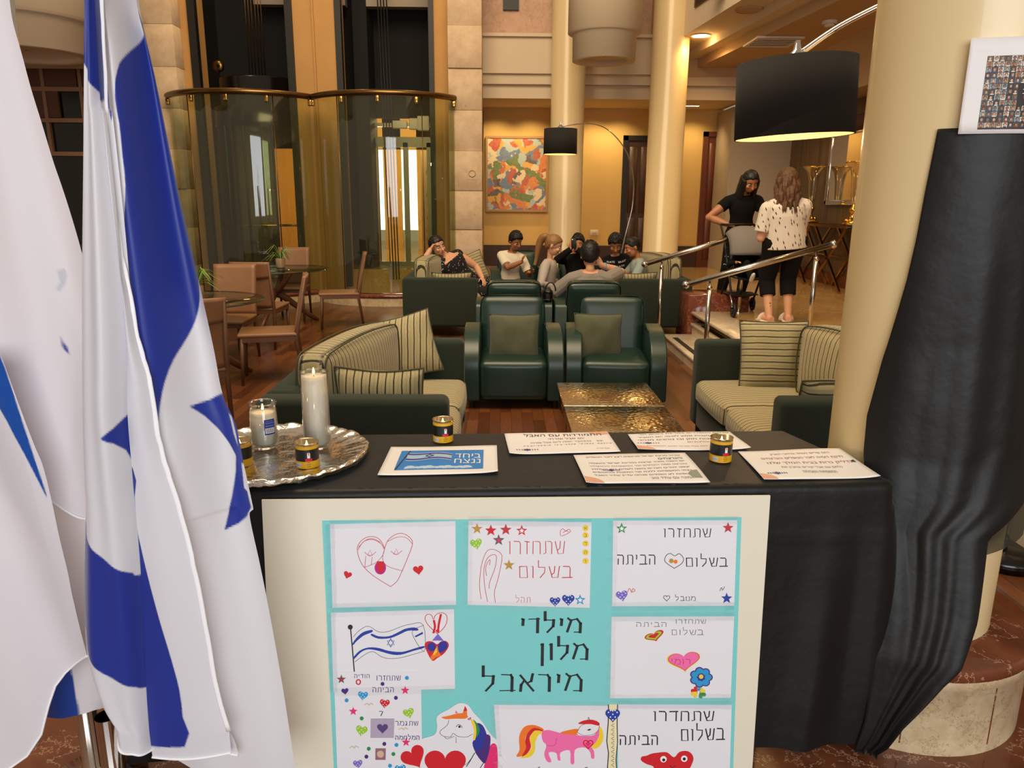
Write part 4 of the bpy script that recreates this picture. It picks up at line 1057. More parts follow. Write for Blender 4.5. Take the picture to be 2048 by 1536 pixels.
  ('L','V',1.1,0,'2071,4553 2068,4606'),
  ('L','V',1.2,0,'3202,4576 3185,4696 3130,4697 3102,4577'),
  ('L','V',1.2,0,'3157,4575 3151,4643 3122,4667'),
  ('L','V',1.2,0,'2979,4694 3001,4688 3000,4572 3055,4575 3066,4592 3062,4696'),
  ('L','V',1.2,0,'2864,4691 2869,4569 2933,4573 2942,4589 2940,4693'),
  ('L','V',1.2,0,'2780,4567 2828,4574'),
  ('L','V',1.2,0,'2804,4567 2801,4690'),
  ('L','V',1.2,0,'2667,4564 2722,4568 2734,4590 2730,4688'),
  ('L','V',1.2,0,'2611,4565 2623,4563 2620,4686'),
  ('L','V',1.3,0,'2940,4888 3010,4892 3021,4913 3018,5009'),
  ('L','V',1.3,0,'2951,4938 2948,5007'),
  ('L','V',1.3,0,'2824,4885 2884,4889 2892,4910 2888,5006'),
  ('L','V',1.3,0,'2812,5004 2910,5004'),
  ('L','V',1.3,0,'2763,4883 2773,4891 2768,4937'),
  ('L','V',1.3,0,'2627,5000 2649,4994 2648,4881 2705,4884 2716,4900 2712,5002'),
  ('L','V',1.3,0,'2506,4877 2575,4881 2587,4903 2583,4998'),
  ('L','V',1.3,0,'2516,4928 2513,4997'),
  ('L','V',1.2,0,'3622,5827 3605,5938 3548,5939 3518,5827'),
  ('L','V',1.2,0,'3575,5826 3569,5888 3540,5910'),
  ('L','V',1.2,0,'3390,5935 3413,5929 3412,5822 3469,5825 3481,5841 3477,5937'),
  ('L','V',1.2,0,'3305,5819 3336,5825 3337,5933'),
  ('L','V',1.2,0,'3335,5888 3303,5932'),
  ('L','V',1.2,0,'3164,5923 3196,5827 3240,5817 3267,5858 3262,5931 3216,5930'),
  ('L','V',1.2,0,'3171,5810 3194,5833'),
  ('L','V',1.2,0,'3053,5812 3111,5816 3123,5837 3120,5927'),
  ('L','V',1.3,0,'3575,6232 3634,6236 3644,6254 3642,6332'),
  ('L','V',1.3,0,'3584,6273 3582,6330'),
  ('L','V',1.3,0,'3462,6322 3489,6240 3526,6231 3548,6266 3545,6329 3506,6328'),
  ('L','V',1.3,0,'3468,6224 3487,6244'),
  ('L','V',1.3,0,'3372,6178 3372,6234 3427,6238 3423,6282 3385,6325'),
  ('L','V',1.3,0,'3263,6321 3267,6224 3324,6227 3332,6240 3330,6323'),
  ('L','V',1.3,0,'3148,6313 3175,6231 3212,6222 3234,6257 3231,6320 3191,6319'),
  ('L','V',1.3,0,'3154,6216 3173,6236'),
  ('L','V',1.3,0,'3046,6218 3105,6221 3115,6239 3112,6317'),
  ('L','V',1.3,0,'3055,6259 3052,6316'),
  ('L','K',1.6,0,'2667,5528 2746,5530 2700,5646'),
  ('L','R',2.2,1,'2210,4720 2202,4751 2183,4774 2157,4782 2132,4773 2114,4749 2108,4718 2116,4686 2135,4663 2161,4656 2186,4665 2204,4688 2210,4720'),
  ('L','tan',1.6,1,'2296,5343 2362,5304 2405,5353 2450,5298 2507,5340'),
  ('L','tan',1.6,1,'3141,6037 3208,5999 3251,6048 3296,5993 3354,6035'),
  ('L','tan',1.6,1,'1901,6511 1968,6473 2011,6523 2056,6467 2114,6509'),
 ],
 'd6': [
  ('F','P',0,1,'5455,6534 5586,6517 5632,6766 5608,7339 5288,7329 5325,6964'),
  ('F','Bd',0,1,'5081,5931 5248,5976 5361,6265 5399,6594 5287,6984 5081,6750 4988,6459 5081,6298'),
  ('F','V',0,1,'5323,6264 5443,6287 5436,6595 5362,6924 5288,7046 5119,6834 5063,6667 5249,6631'),
  ('F','y',0,1,'4970,5798 5063,5930 5092,6176 5055,6379 5007,6337 5026,6092 4952,5846'),
  ('F','gr',0,1,'5007,5807 5118,5932 5174,6137 5092,6298 5092,6094 5063,5930'),
  ('F','O',0,1,'4213,5725 4397,5690 4582,5642 4785,5631 4878,5722 4803,5781 4545,5774 4323,5781'),
  ('F','O',0,1,'4737,5658 4804,5429 4852,5519 4859,5673'),
  ('F','R',0,1,'4760,5578 4804,5429 4852,5519 4856,5560'),
  ('F','pk',0,1,'4553,5633 4575,5545 4634,5627'),
  ('L','K',0.8,1,'4397,5811 4351,5952 4191,6090 4172,6171 4264,6255 4431,6272 4506,6180 4617,6265 4839,6291 4988,6214'),
  ('L','K',0.8,1,'4283,6276 4356,6327 4524,6262'),
  ('L','K',0.8,0,'4572,6284 4579,6448'),
  ('L','K',1.0,1,'4581,5999 4636,5939 4710,5982 4729,6035'),
  ('F','K',0,1,'4692,6002 4689,6016 4680,6027 4669,6033 4655,6032 4644,6026 4635,6014 4632,6000 4635,5986 4644,5975 4656,5969 4669,5969 4681,5976 4689,5987'),
  ('L','m',1.4,1,'4878,5795 4952,5753 4922,5813 4878,5795'),
  ('L','K',0.8,1,'4651,7027 4838,7053 5063,6729'),
  ('L','K',1.6,1,'5044,6749 4913,6993 4838,7116'),
  ('L','K',1.4,1,'5287,7005 5100,7323'),
  ('F','R',0,1,'3451,6712 3444,6688 3442,6623 3471,6544 3538,6489 3627,6481 3707,6526 3751,6612 3749,6724 3717,6845 3679,6960 3658,7055 3657,7115 3662,7134 3649,7119 3603,7088 3519,7057 3411,7031 3301,6996 3214,6938 3171,6850 3179,6752 3233,6673 3312,6641 3387,6656 3436,6692'),
  ('F','R',0,1,'4297,6888 4305,6850 4351,6762 4452,6682 4591,6665 4728,6731 4813,6861 4812,7016 4727,7165 4589,7299 4448,7420 4346,7529 4300,7608 4292,7638 4285,7608 4240,7525 4140,7411 4000,7281 3865,7139 3782,6985 3784,6831 3869,6707 4006,6648 4145,6673 4245,6759 4290,6850'),
 ],
 'd7': [
  ('F','O',0,1,'6819,6161 6592,6020 6330,6045 6201,6247 6177,6452 6194,6700 6113,6884 6264,6867 6356,6663 6334,6374 6481,6172'),
  ('F','R',0,1,'6819,6190 6555,6092 6389,6252 6335,6456 6356,6663 6245,6908 6376,6829 6487,6625 6446,6377 6557,6215'),
  ('F','y',0,1,'6820,6223 6594,6167 6483,6296 6455,6459 6506,6626 6376,6829 6208,6928 6453,6914 6583,6752 6598,6505 6671,6301'),
  ('F','pk',0,1,'6763,6221 6932,6164 7234,6254 7650,6327 7840,6353 8105,6340 8232,6137 8238,6385 8075,6670 8116,6796 8129,6997 8045,6982 8022,6835 7886,6686 7622,6740 7611,7115 7516,7112 7489,6757 7244,6813 7256,7021 7180,7010 7139,6818 6942,6804 7021,7056 6908,7052 6829,6842 6882,6595 6786,6469'),
  ('F','O',0,1,'7234,6254 7459,6178 7684,6155 7725,6268 7613,6326'),
  ('F','y',0,1,'8231,6096 8329,6222 8337,6512 8190,6715 8038,6690 8148,6548 8237,6344'),
  ('F','paper',0,1,'7667,6246 7795,6043 8134,6011 8230,6075 8196,6219 8066,6318 7840,6341 7707,6308'),
  ('L','K',0.8,1,'7667,6246 7795,6043 8134,6011 8230,6075 8196,6219 8066,6318 7840,6341 7667,6246'),
  ('F','R',0,1,'7688,6000 7830,5921 8056,5907 8228,5993 8211,6075 8021,6029 7794,6023'),
  ('F','K',0,1,'7912,6190 7986,6155 8032,6173 7980,6213'),
  ('L','K',0.9,1,'7936,5945 7952,5834 7989,5946'),
  ('L','R',2.4,1,'7958,6543 7960,6533 7969,6512 7992,6492 8024,6488 8056,6504 8077,6536 8078,6573 8059,6610 8028,6643 7997,6672 7974,6699 7964,6718 7963,6725 7961,6718 7950,6698 7926,6670 7893,6639 7860,6604 7840,6567 7839,6529 7858,6498 7889,6484 7921,6490 7945,6511 7956,6533 7958,6543'),
  ('F','P',0,1,'7959,6568 7960,6563 7965,6550 7979,6538 7998,6536 8016,6545 8028,6564 8029,6586 8018,6608 8000,6627 7981,6644 7968,6660 7962,6671 7961,6675 7960,6671 7954,6659 7940,6643 7920,6625 7901,6604 7889,6582 7889,6560 7900,6542 7918,6534 7937,6537 7951,6549 7958,6562'),
  ('L','m',0.8,1,'6882,6595 7089,6601 7142,6396'),
  ('L','K',1.4,0,'6683,7221 6721,7205'),
  ('L','K',1.4,0,'7899,7258 7956,7251'),
 ],
 'd8': [
  ('L','K',2.6,0,'11193,5756 11168,6008 11029,6010 10940,5754'),
  ('L','K',2.6,0,'11079,5753 11073,5894 11005,5944'),
  ('L','K',2.6,0,'10646,5999 10701,5988 10682,5743 10821,5751 10852,5786 10858,6005'),
  ('L','K',2.6,0,'10354,5992 10350,5734 10513,5744 10537,5778 10548,5997'),
  ('L','K',2.6,0,'10047,5732 10250,5732'),
  ('L','K',2.6,0,'10214,5731 10221,5988'),
  ('L','K',2.6,0,'9776,5720 9916,5728 9949,5775 9953,5981'),
  ('L','K',2.6,0,'9635,5721 9666,5717 9676,5974'),
  ('L','K',2.6,0,'11311,6239 11442,6249 11462,6306 11471,6556'),
  ('L','K',2.6,0,'11307,6552 11517,6551'),
  ('L','K',2.6,0,'11229,6246 11212,6552 11090,6555 11008,6246'),
  ('L','K',2.6,0,'11129,6243 11127,6415 11069,6476'),
  ('L','K',2.6,0,'10770,6086 10779,6267 10920,6277 10918,6417 10831,6556'),
  ('L','K',2.6,0,'10636,6249 10663,6243 10678,6556'),
  ('L','K',2.6,0,'10377,6250 10529,6248 10558,6561 10395,6556 10377,6250'),
  ('L','K',2.5,0,'9596,6396 9728,6404 9752,6450 9757,6650'),
  ('L','K',2.5,0,'9621,6501 9623,6646'),
  ('L','K',2.5,0,'9374,6390 9489,6398 9506,6443 9510,6643'),
  ('L','K',2.5,0,'9365,6639 9550,6639'),
  ('L','K',2.5,0,'9257,6386 9277,6402 9274,6499'),
  ('L','K',2.5,0,'9011,6629 9053,6617 9040,6380 9147,6388 9171,6421 9174,6633'),
  ('L','K',2.5,0,'8770,6373 8901,6382 8925,6427 8928,6626'),
  ('L','K',2.5,0,'8794,6478 8795,6623'),
  ('F','R',0,1,'9678,7276 9499,7201 9351,7091 9363,6987 9490,6962 9616,6907 9839,6878 10031,6884 10213,7029 10351,6876 10575,6865 10710,7008 10704,7201 10507,7477 9798,7455'),
  ('L','rr',1.0,1,'9678,7276 9639,7100 9714,6962 9839,6878'),
  ('F','W',0,1,'10020,7076 10013,7115 9991,7146 9958,7163 9921,7162 9887,7143 9863,7111 9853,7071 9859,7032 9881,7001 9914,6984 9951,6985 9985,7004 10010,7036'),
  ('F','K',0,1,'9985,7096 9982,7115 9971,7131 9955,7139 9936,7139 9919,7129 9907,7113 9902,7093 9905,7074 9916,7058 9932,7050 9951,7050 9968,7060 9980,7076'),
  ('F','W',0,1,'10566,7078 10559,7117 10538,7148 10505,7165 10467,7164 10433,7145 10408,7113 10398,7073 10405,7034 10427,7003 10459,6986 10497,6987 10531,7006 10556,7038'),
  ('F','K',0,1,'10524,7084 10521,7103 10510,7119 10494,7127 10475,7127 10458,7117 10446,7101 10440,7081 10444,7062 10455,7046 10471,7038 10490,7038 10507,7048 10519,7064'),
  ('L','K',1.2,1,'10111,7254 10184,7319 10265,7266'),
 ],
 'strip': [
  ('L','K',1.8,0,'8453,5499 8461,5994 8438,6509 8493,6857 8476,7398'),
  ('L','K',1.8,0,'8686,5505 8689,6000 8718,6551 8695,7037 8722,7405'),
  ('L','g',1.2,0,'8608,6032 8539,6071 8610,6114'),
  ('L','g',1.2,0,'8611,6155 8543,6195 8614,6238'),
  ('L','g',1.2,0,'8615,6279 8547,6319 8618,6362'),
  ('L','g',1.2,0,'8619,6403 8550,6443 8621,6486'),
  ('L','g',1.2,0,'8623,6528 8554,6567 8625,6611'),
  ('L','g',1.2,0,'8626,6653 8558,6692 8629,6736'),
  ('L','g',1.2,0,'8630,6778 8561,6817 8633,6861'),
  ('L','g',1.2,0,'8634,6903 8565,6943 8636,6986'),
  ('L','g',1.2,0,'8638,7028 8569,7068 8640,7112'),
  ('L','g',1.2,0,'8641,7154 8573,7194 8644,7238'),
  ('L','g',1.2,0,'8645,7280 8576,7320 8648,7364'),
 ],
 'd9': [
  ('L','g',1.1,0,'10857,3222 10843,3325 10771,3326 10727,3222'),
  ('L','g',1.1,0,'10799,3221 10795,3279 10760,3299'),
  ('L','g',1.1,0,'10575,3322 10603,3317 10594,3217 10666,3221 10682,3235 10683,3324'),
  ('L','g',1.1,0,'10425,3319 10423,3214 10508,3218 10520,3232 10524,3321'),
  ('L','g',1.1,0,'10308,3212 10370,3219'),
  ('L','g',1.1,0,'10339,3213 10344,3318'),
  ('L','g',1.1,0,'10160,3209 10232,3213 10249,3232 10251,3316'),
  ('L','g',1.1,0,'10087,3210 10103,3208 10108,3314'),
  ('L','g',1.1,0,'9728,3280 9830,3284 9849,3304 9849,3391'),
  ('L','g',1.1,0,'9746,3326 9746,3389'),
  ('L','g',1.1,0,'9557,3277 9646,3281 9658,3301 9659,3387'),
  ('L','g',1.1,0,'9547,3385 9690,3386'),
  ('L','g',1.1,0,'9466,3276 9481,3282 9478,3324'),
  ('L','g',1.1,0,'9273,3380 9306,3375 9298,3272 9381,3276 9399,3290 9400,3383'),
  ('L','g',1.1,0,'9089,3269 9191,3273 9209,3292 9209,3379'),
  ('L','g',1.1,0,'9107,3314 9106,3377'),
  ('L','g',1.1,0,'10674,3495 10767,3500 10780,3524 10782,3630'),
  ('L','g',1.1,0,'10666,3627 10815,3628'),
  ('L','g',1.1,0,'10615,3494 10598,3623 10511,3624 10458,3494'),
  ('L','g',1.1,0,'10544,3493 10540,3565 10497,3591'),
  ('L','g',1.1,0,'10291,3422 10294,3499 10395,3503 10391,3563 10327,3621'),
  ('L','g',1.1,0,'10193,3489 10212,3487 10218,3619'),
  ('L','g',1.1,0,'10008,3485 10117,3485 10132,3617 10017,3615 10008,3485'),
  ('F','R',0,1,'9551,3596 9551,3585 9562,3554 9599,3516 9659,3488 9725,3481 9775,3500 9790,3540 9767,3592 9720,3650 9670,3705 9637,3750 9624,3778 9624,3787 9618,3781 9590,3767 9534,3756 9460,3747 9386,3734 9334,3709 9319,3670 9344,3623 9399,3585 9463,3567 9515,3572 9544,3587'),
  ('F','G',0,1,'9546,3606 9546,3597 9556,3574 9587,3544 9637,3520 9693,3513 9734,3527 9745,3557 9725,3598 9684,3643 9642,3687 9613,3723 9602,3745 9601,3751 9596,3747 9573,3737 9528,3730 9467,3724 9406,3717 9363,3699 9352,3669 9374,3632 9420,3601 9473,3586 9517,3588 9540,3599'),
  ('F','R',0,1,'9544,3611 9544,3606 9550,3590 9570,3571 9602,3556 9638,3552 9664,3560 9671,3580 9658,3606 9632,3635 9605,3663 9587,3686 9580,3700 9579,3704 9576,3701 9562,3695 9532,3690 9493,3687 9454,3682 9427,3670 9420,3651 9434,3628 9464,3608 9498,3598 9525,3600 9540,3607'),
  ('F','y',0,1,'10333,4235 10336,4213 10366,4160 10441,4106 10553,4084 10669,4109 10748,4173 10761,4259 10704,4350 10604,4437 10500,4517 10428,4586 10397,4635 10393,4652 10385,4636 10342,4594 10251,4540 10127,4480 10005,4413 9925,4335 9913,4249 9971,4172 10077,4127 10192,4129 10280,4167 10324,4214'),
  ('F','rr',0,1,'10340,4235 10343,4214 10371,4165 10442,4115 10548,4094 10657,4117 10732,4177 10744,4257 10691,4341 10596,4422 10498,4497 10429,4562 10399,4607 10396,4623 10388,4608 10347,4569 10262,4519 10145,4463 10030,4401 9954,4329 9943,4249 9998,4177 10098,4135 10207,4136 10290,4172 10332,4215'),
  ('F','pk',0,1,'10341,4237 10343,4217 10371,4170 10438,4123 10540,4104 10644,4125 10716,4181 10727,4257 10676,4336 10585,4413 10491,4484 10425,4544 10397,4587 10393,4602 10386,4588 10347,4551 10265,4504 10154,4452 10044,4394 9971,4326 9961,4250 10014,4183 10110,4143 10214,4144 10293,4178 10333,4218'),
  ('L','m',1.2,0,'10396,4287 10482,4291 10501,4316 10503,4423'),
  ('L','m',1.2,0,'10311,4288 10330,4285 10336,4419'),
  ('L','m',1.2,0,'10112,4408 10152,4295 10216,4283 10257,4331 10256,4418 10188,4416'),
  ('L','m',1.2,0,'10114,4274 10150,4302'),
  ('L','m',1.2,0,'10030,4279 10045,4287 10042,4340'),
  ('F','V',0,1,'11117,4800 11105,4854 11065,4893 11009,4906 10951,4890 10907,4849 10889,4795 10902,4741 10941,4703 10998,4689 11055,4705 11099,4746'),
  ('F','V',0,1,'11053,4941 11041,4995 11001,5034 10944,5047 10887,5031 10843,4991 10825,4936 10837,4882 10877,4844 10933,4830 10991,4846 11035,4887'),
  ('F','V',0,1,'10894,4973 10881,5027 10841,5066 10785,5079 10727,5063 10684,5022 10666,4968 10678,4914 10718,4875 10774,4862 10832,4878 10876,4918'),
  ('F','V',0,1,'10760,4871 10747,4925 10708,4964 10651,4977 10594,4961 10550,4920 10532,4866 10545,4812 10585,4774 10641,4760 10698,4776 10742,4817'),
  ('F','V',0,1,'10752,4713 10740,4766 10700,4805 10644,4818 10586,4803 10543,4762 10525,4708 10537,4654 10577,4616 10633,4602 10691,4618 10734,4659'),
  ('F','V',0,1,'10876,4617 10863,4671 10824,4709 10768,4723 10710,4707 10666,4666 10649,4612 10661,4559 10701,4520 10757,4507 10815,4523 10858,4563'),
  ('F','V',0,1,'11038,4656 11026,4710 10986,4748 10930,4761 10872,4746 10829,4705 10811,4651 10823,4597 10863,4559 10919,4546 10977,4561 11020,4602'),
  ('F','b',0,1,'11086,4799 11076,4841 11045,4872 11001,4882 10956,4870 10922,4838 10908,4795 10918,4753 10949,4723 10993,4713 11037,4725 11072,4757'),
  ('F','b',0,1,'11023,4935 11014,4978 10983,5008 10939,5018 10894,5006 10860,4974 10846,4931 10856,4889 10887,4859 10930,4849 10975,4861 11009,4893'),
  ('F','b',0,1,'10870,4966 10860,5008 10829,5038 10785,5049 10740,5036 10706,5004 10692,4962 10702,4920 10733,4890 10777,4879 10822,4892 10856,4923'),
  ('F','b',0,1,'10740,4868 10730,4910 10699,4940 10656,4950 10611,4938 10577,4906 10563,4864 10573,4822 10604,4792 10648,4781 10692,4794 10726,4825'),
  ('F','b',0,1,'10733,4715 10723,4757 10692,4787 10648,4798 10604,4785 10570,4754 10556,4711 10566,4669 10597,4639 10640,4629 10685,4641 10719,4673'),
  ('F','b',0,1,'10852,4623 10843,4665 10812,4695 10768,4706 10723,4693 10689,4662 10676,4619 10685,4577 10716,4547 10760,4537 10805,4549 10839,4581'),
  ('F','b',0,1,'11009,4661 11000,4702 10969,4733 10925,4743 10880,4731 10846,4699 10832,4657 10842,4615 10873,4585 10917,4574 10961,4587 10995,4618'),
  ('F','Bd',0,1,'10908,4789 10901,4832 10876,4867 10839,4886 10797,4885 10758,4864 10730,4829 10718,4784 10725,4741 10750,4706 10787,4687 10829,4688 10868,4709 10896,4744'),
  ('F','y',0,1,'10869,4774 10865,4801 10850,4821 10828,4833 10803,4832 10779,4820 10762,4798 10755,4772 10760,4745 10774,4725 10797,4713 10822,4714 10845,4726 10862,4748'),
  ('F','R',0,1,'10648,5122 10644,5115 10639,5095 10642,5069 10659,5048 10687,5040 10715,5049 10735,5073 10742,5108 10740,5147 10736,5185 10736,5215 10740,5233 10743,5239 10738,5235 10721,5229 10693,5224 10657,5223 10620,5219 10589,5206 10569,5182 10565,5151 10577,5124 10599,5109 10624,5109 10642,5117'),
  ('F','y',0,1,'10647,5281 10642,5286 10626,5293 10602,5292 10580,5277 10566,5250 10568,5221 10584,5199 10612,5189 10647,5187 10681,5187 10707,5184 10722,5179 10726,5175 10724,5181 10722,5198 10725,5226 10732,5262 10737,5299 10734,5332 10717,5354 10691,5361 10665,5352 10647,5331 10641,5306 10644,5288'),
  ('F','gr',0,1,'10874,5305 10876,5313 10878,5333 10870,5358 10850,5376 10821,5378 10794,5364 10779,5337 10777,5302 10785,5264 10795,5228 10800,5199 10799,5180 10797,5174 10801,5179 10817,5188 10845,5198 10880,5206 10916,5216 10946,5234 10961,5262 10961,5293 10945,5317 10920,5327 10895,5323 10879,5311'),
  ('F','y',0,1,'10875,5140 10879,5137 10892,5131 10911,5132 10929,5144 10940,5166 10939,5189 10926,5207 10903,5216 10875,5217 10847,5217 10826,5219 10814,5224 10810,5227 10812,5222 10814,5208 10811,5185 10805,5156 10801,5126 10804,5100 10817,5082 10838,5076 10860,5083 10875,5100 10879,5120 10877,5135'),
  ('F','b',0,1,'10765,5106 10766,5102 10770,5092 10780,5084 10794,5082 10808,5089 10818,5103 10819,5119 10811,5135 10797,5149 10784,5162 10774,5173 10770,5182 10769,5185 10768,5182 10763,5173 10752,5161 10737,5148 10723,5133 10713,5117 10713,5100 10721,5087 10734,5081 10749,5083 10759,5092 10764,5102'),
 ],
 'title': [
  ('L','K',4.6,0,'7360,3479 7455,3181 7596,3149 7687,3273 7682,3503 7530,3500'),
  ('L','K',4.6,0,'7370,3127 7449,3199'),
  ('L','K',4.6,0,'7183,3141 7216,3163 7208,3300'),
  ('L','K',4.6,0,'6796,2959 6800,3162 7014,3173 7003,3331 6862,3487'),
  ('L','K',4.6,0,'6391,3134 6662,3132'),
  ('L','K',4.6,0,'6614,3131 6613,3482'),
  ('L','K',4.6,0,'6222,3124 6254,3145 6245,3282'),
  ('L','K',4.8,0,'7527,4207 7626,3872 7774,3835 7870,3976 7865,4234 7705,4231'),
  ('L','K',4.8,0,'7536,3811 7619,3892'),
  ('L','K',4.8,0,'7145,3626 7149,3854 7375,3867 7364,4045 7216,4220'),
  ('L','K',4.8,0,'6921,3826 6964,3819 6971,4215'),
  ('L','K',4.8,0,'6699,3822 6742,3815 6743,4369'),
  ('L','K',5.0,0,'7345,5066 7460,4692 7630,4652 7740,4809 7734,5097 7550,5093'),
  ('L','K',5.0,0,'7357,4624 7452,4714'),
  ('L','K',5.0,0,'7132,4641 7172,4668 7162,4840'),
  ('L','K',5.0,0,'6656,4630 6883,4644 6932,4725 6932,5078'),
  ('L','K',5.0,0,'6197,4642 6529,5069'),
  ('L','K',5.0,0,'6506,4618 6471,4802 6381,4853'),
  ('L','K',5.0,0,'6296,4781 6218,4906 6204,5061'),
  ('L','K',5.0,0,'5721,4609 5958,4623 5989,4703 5984,5056'),
  ('L','K',5.0,0,'5685,5048 6069,5049'),
  ('L','K',5.0,0,'5262,4381 5262,4634 5519,4649 5502,4846 5332,5040'),
 ],
}
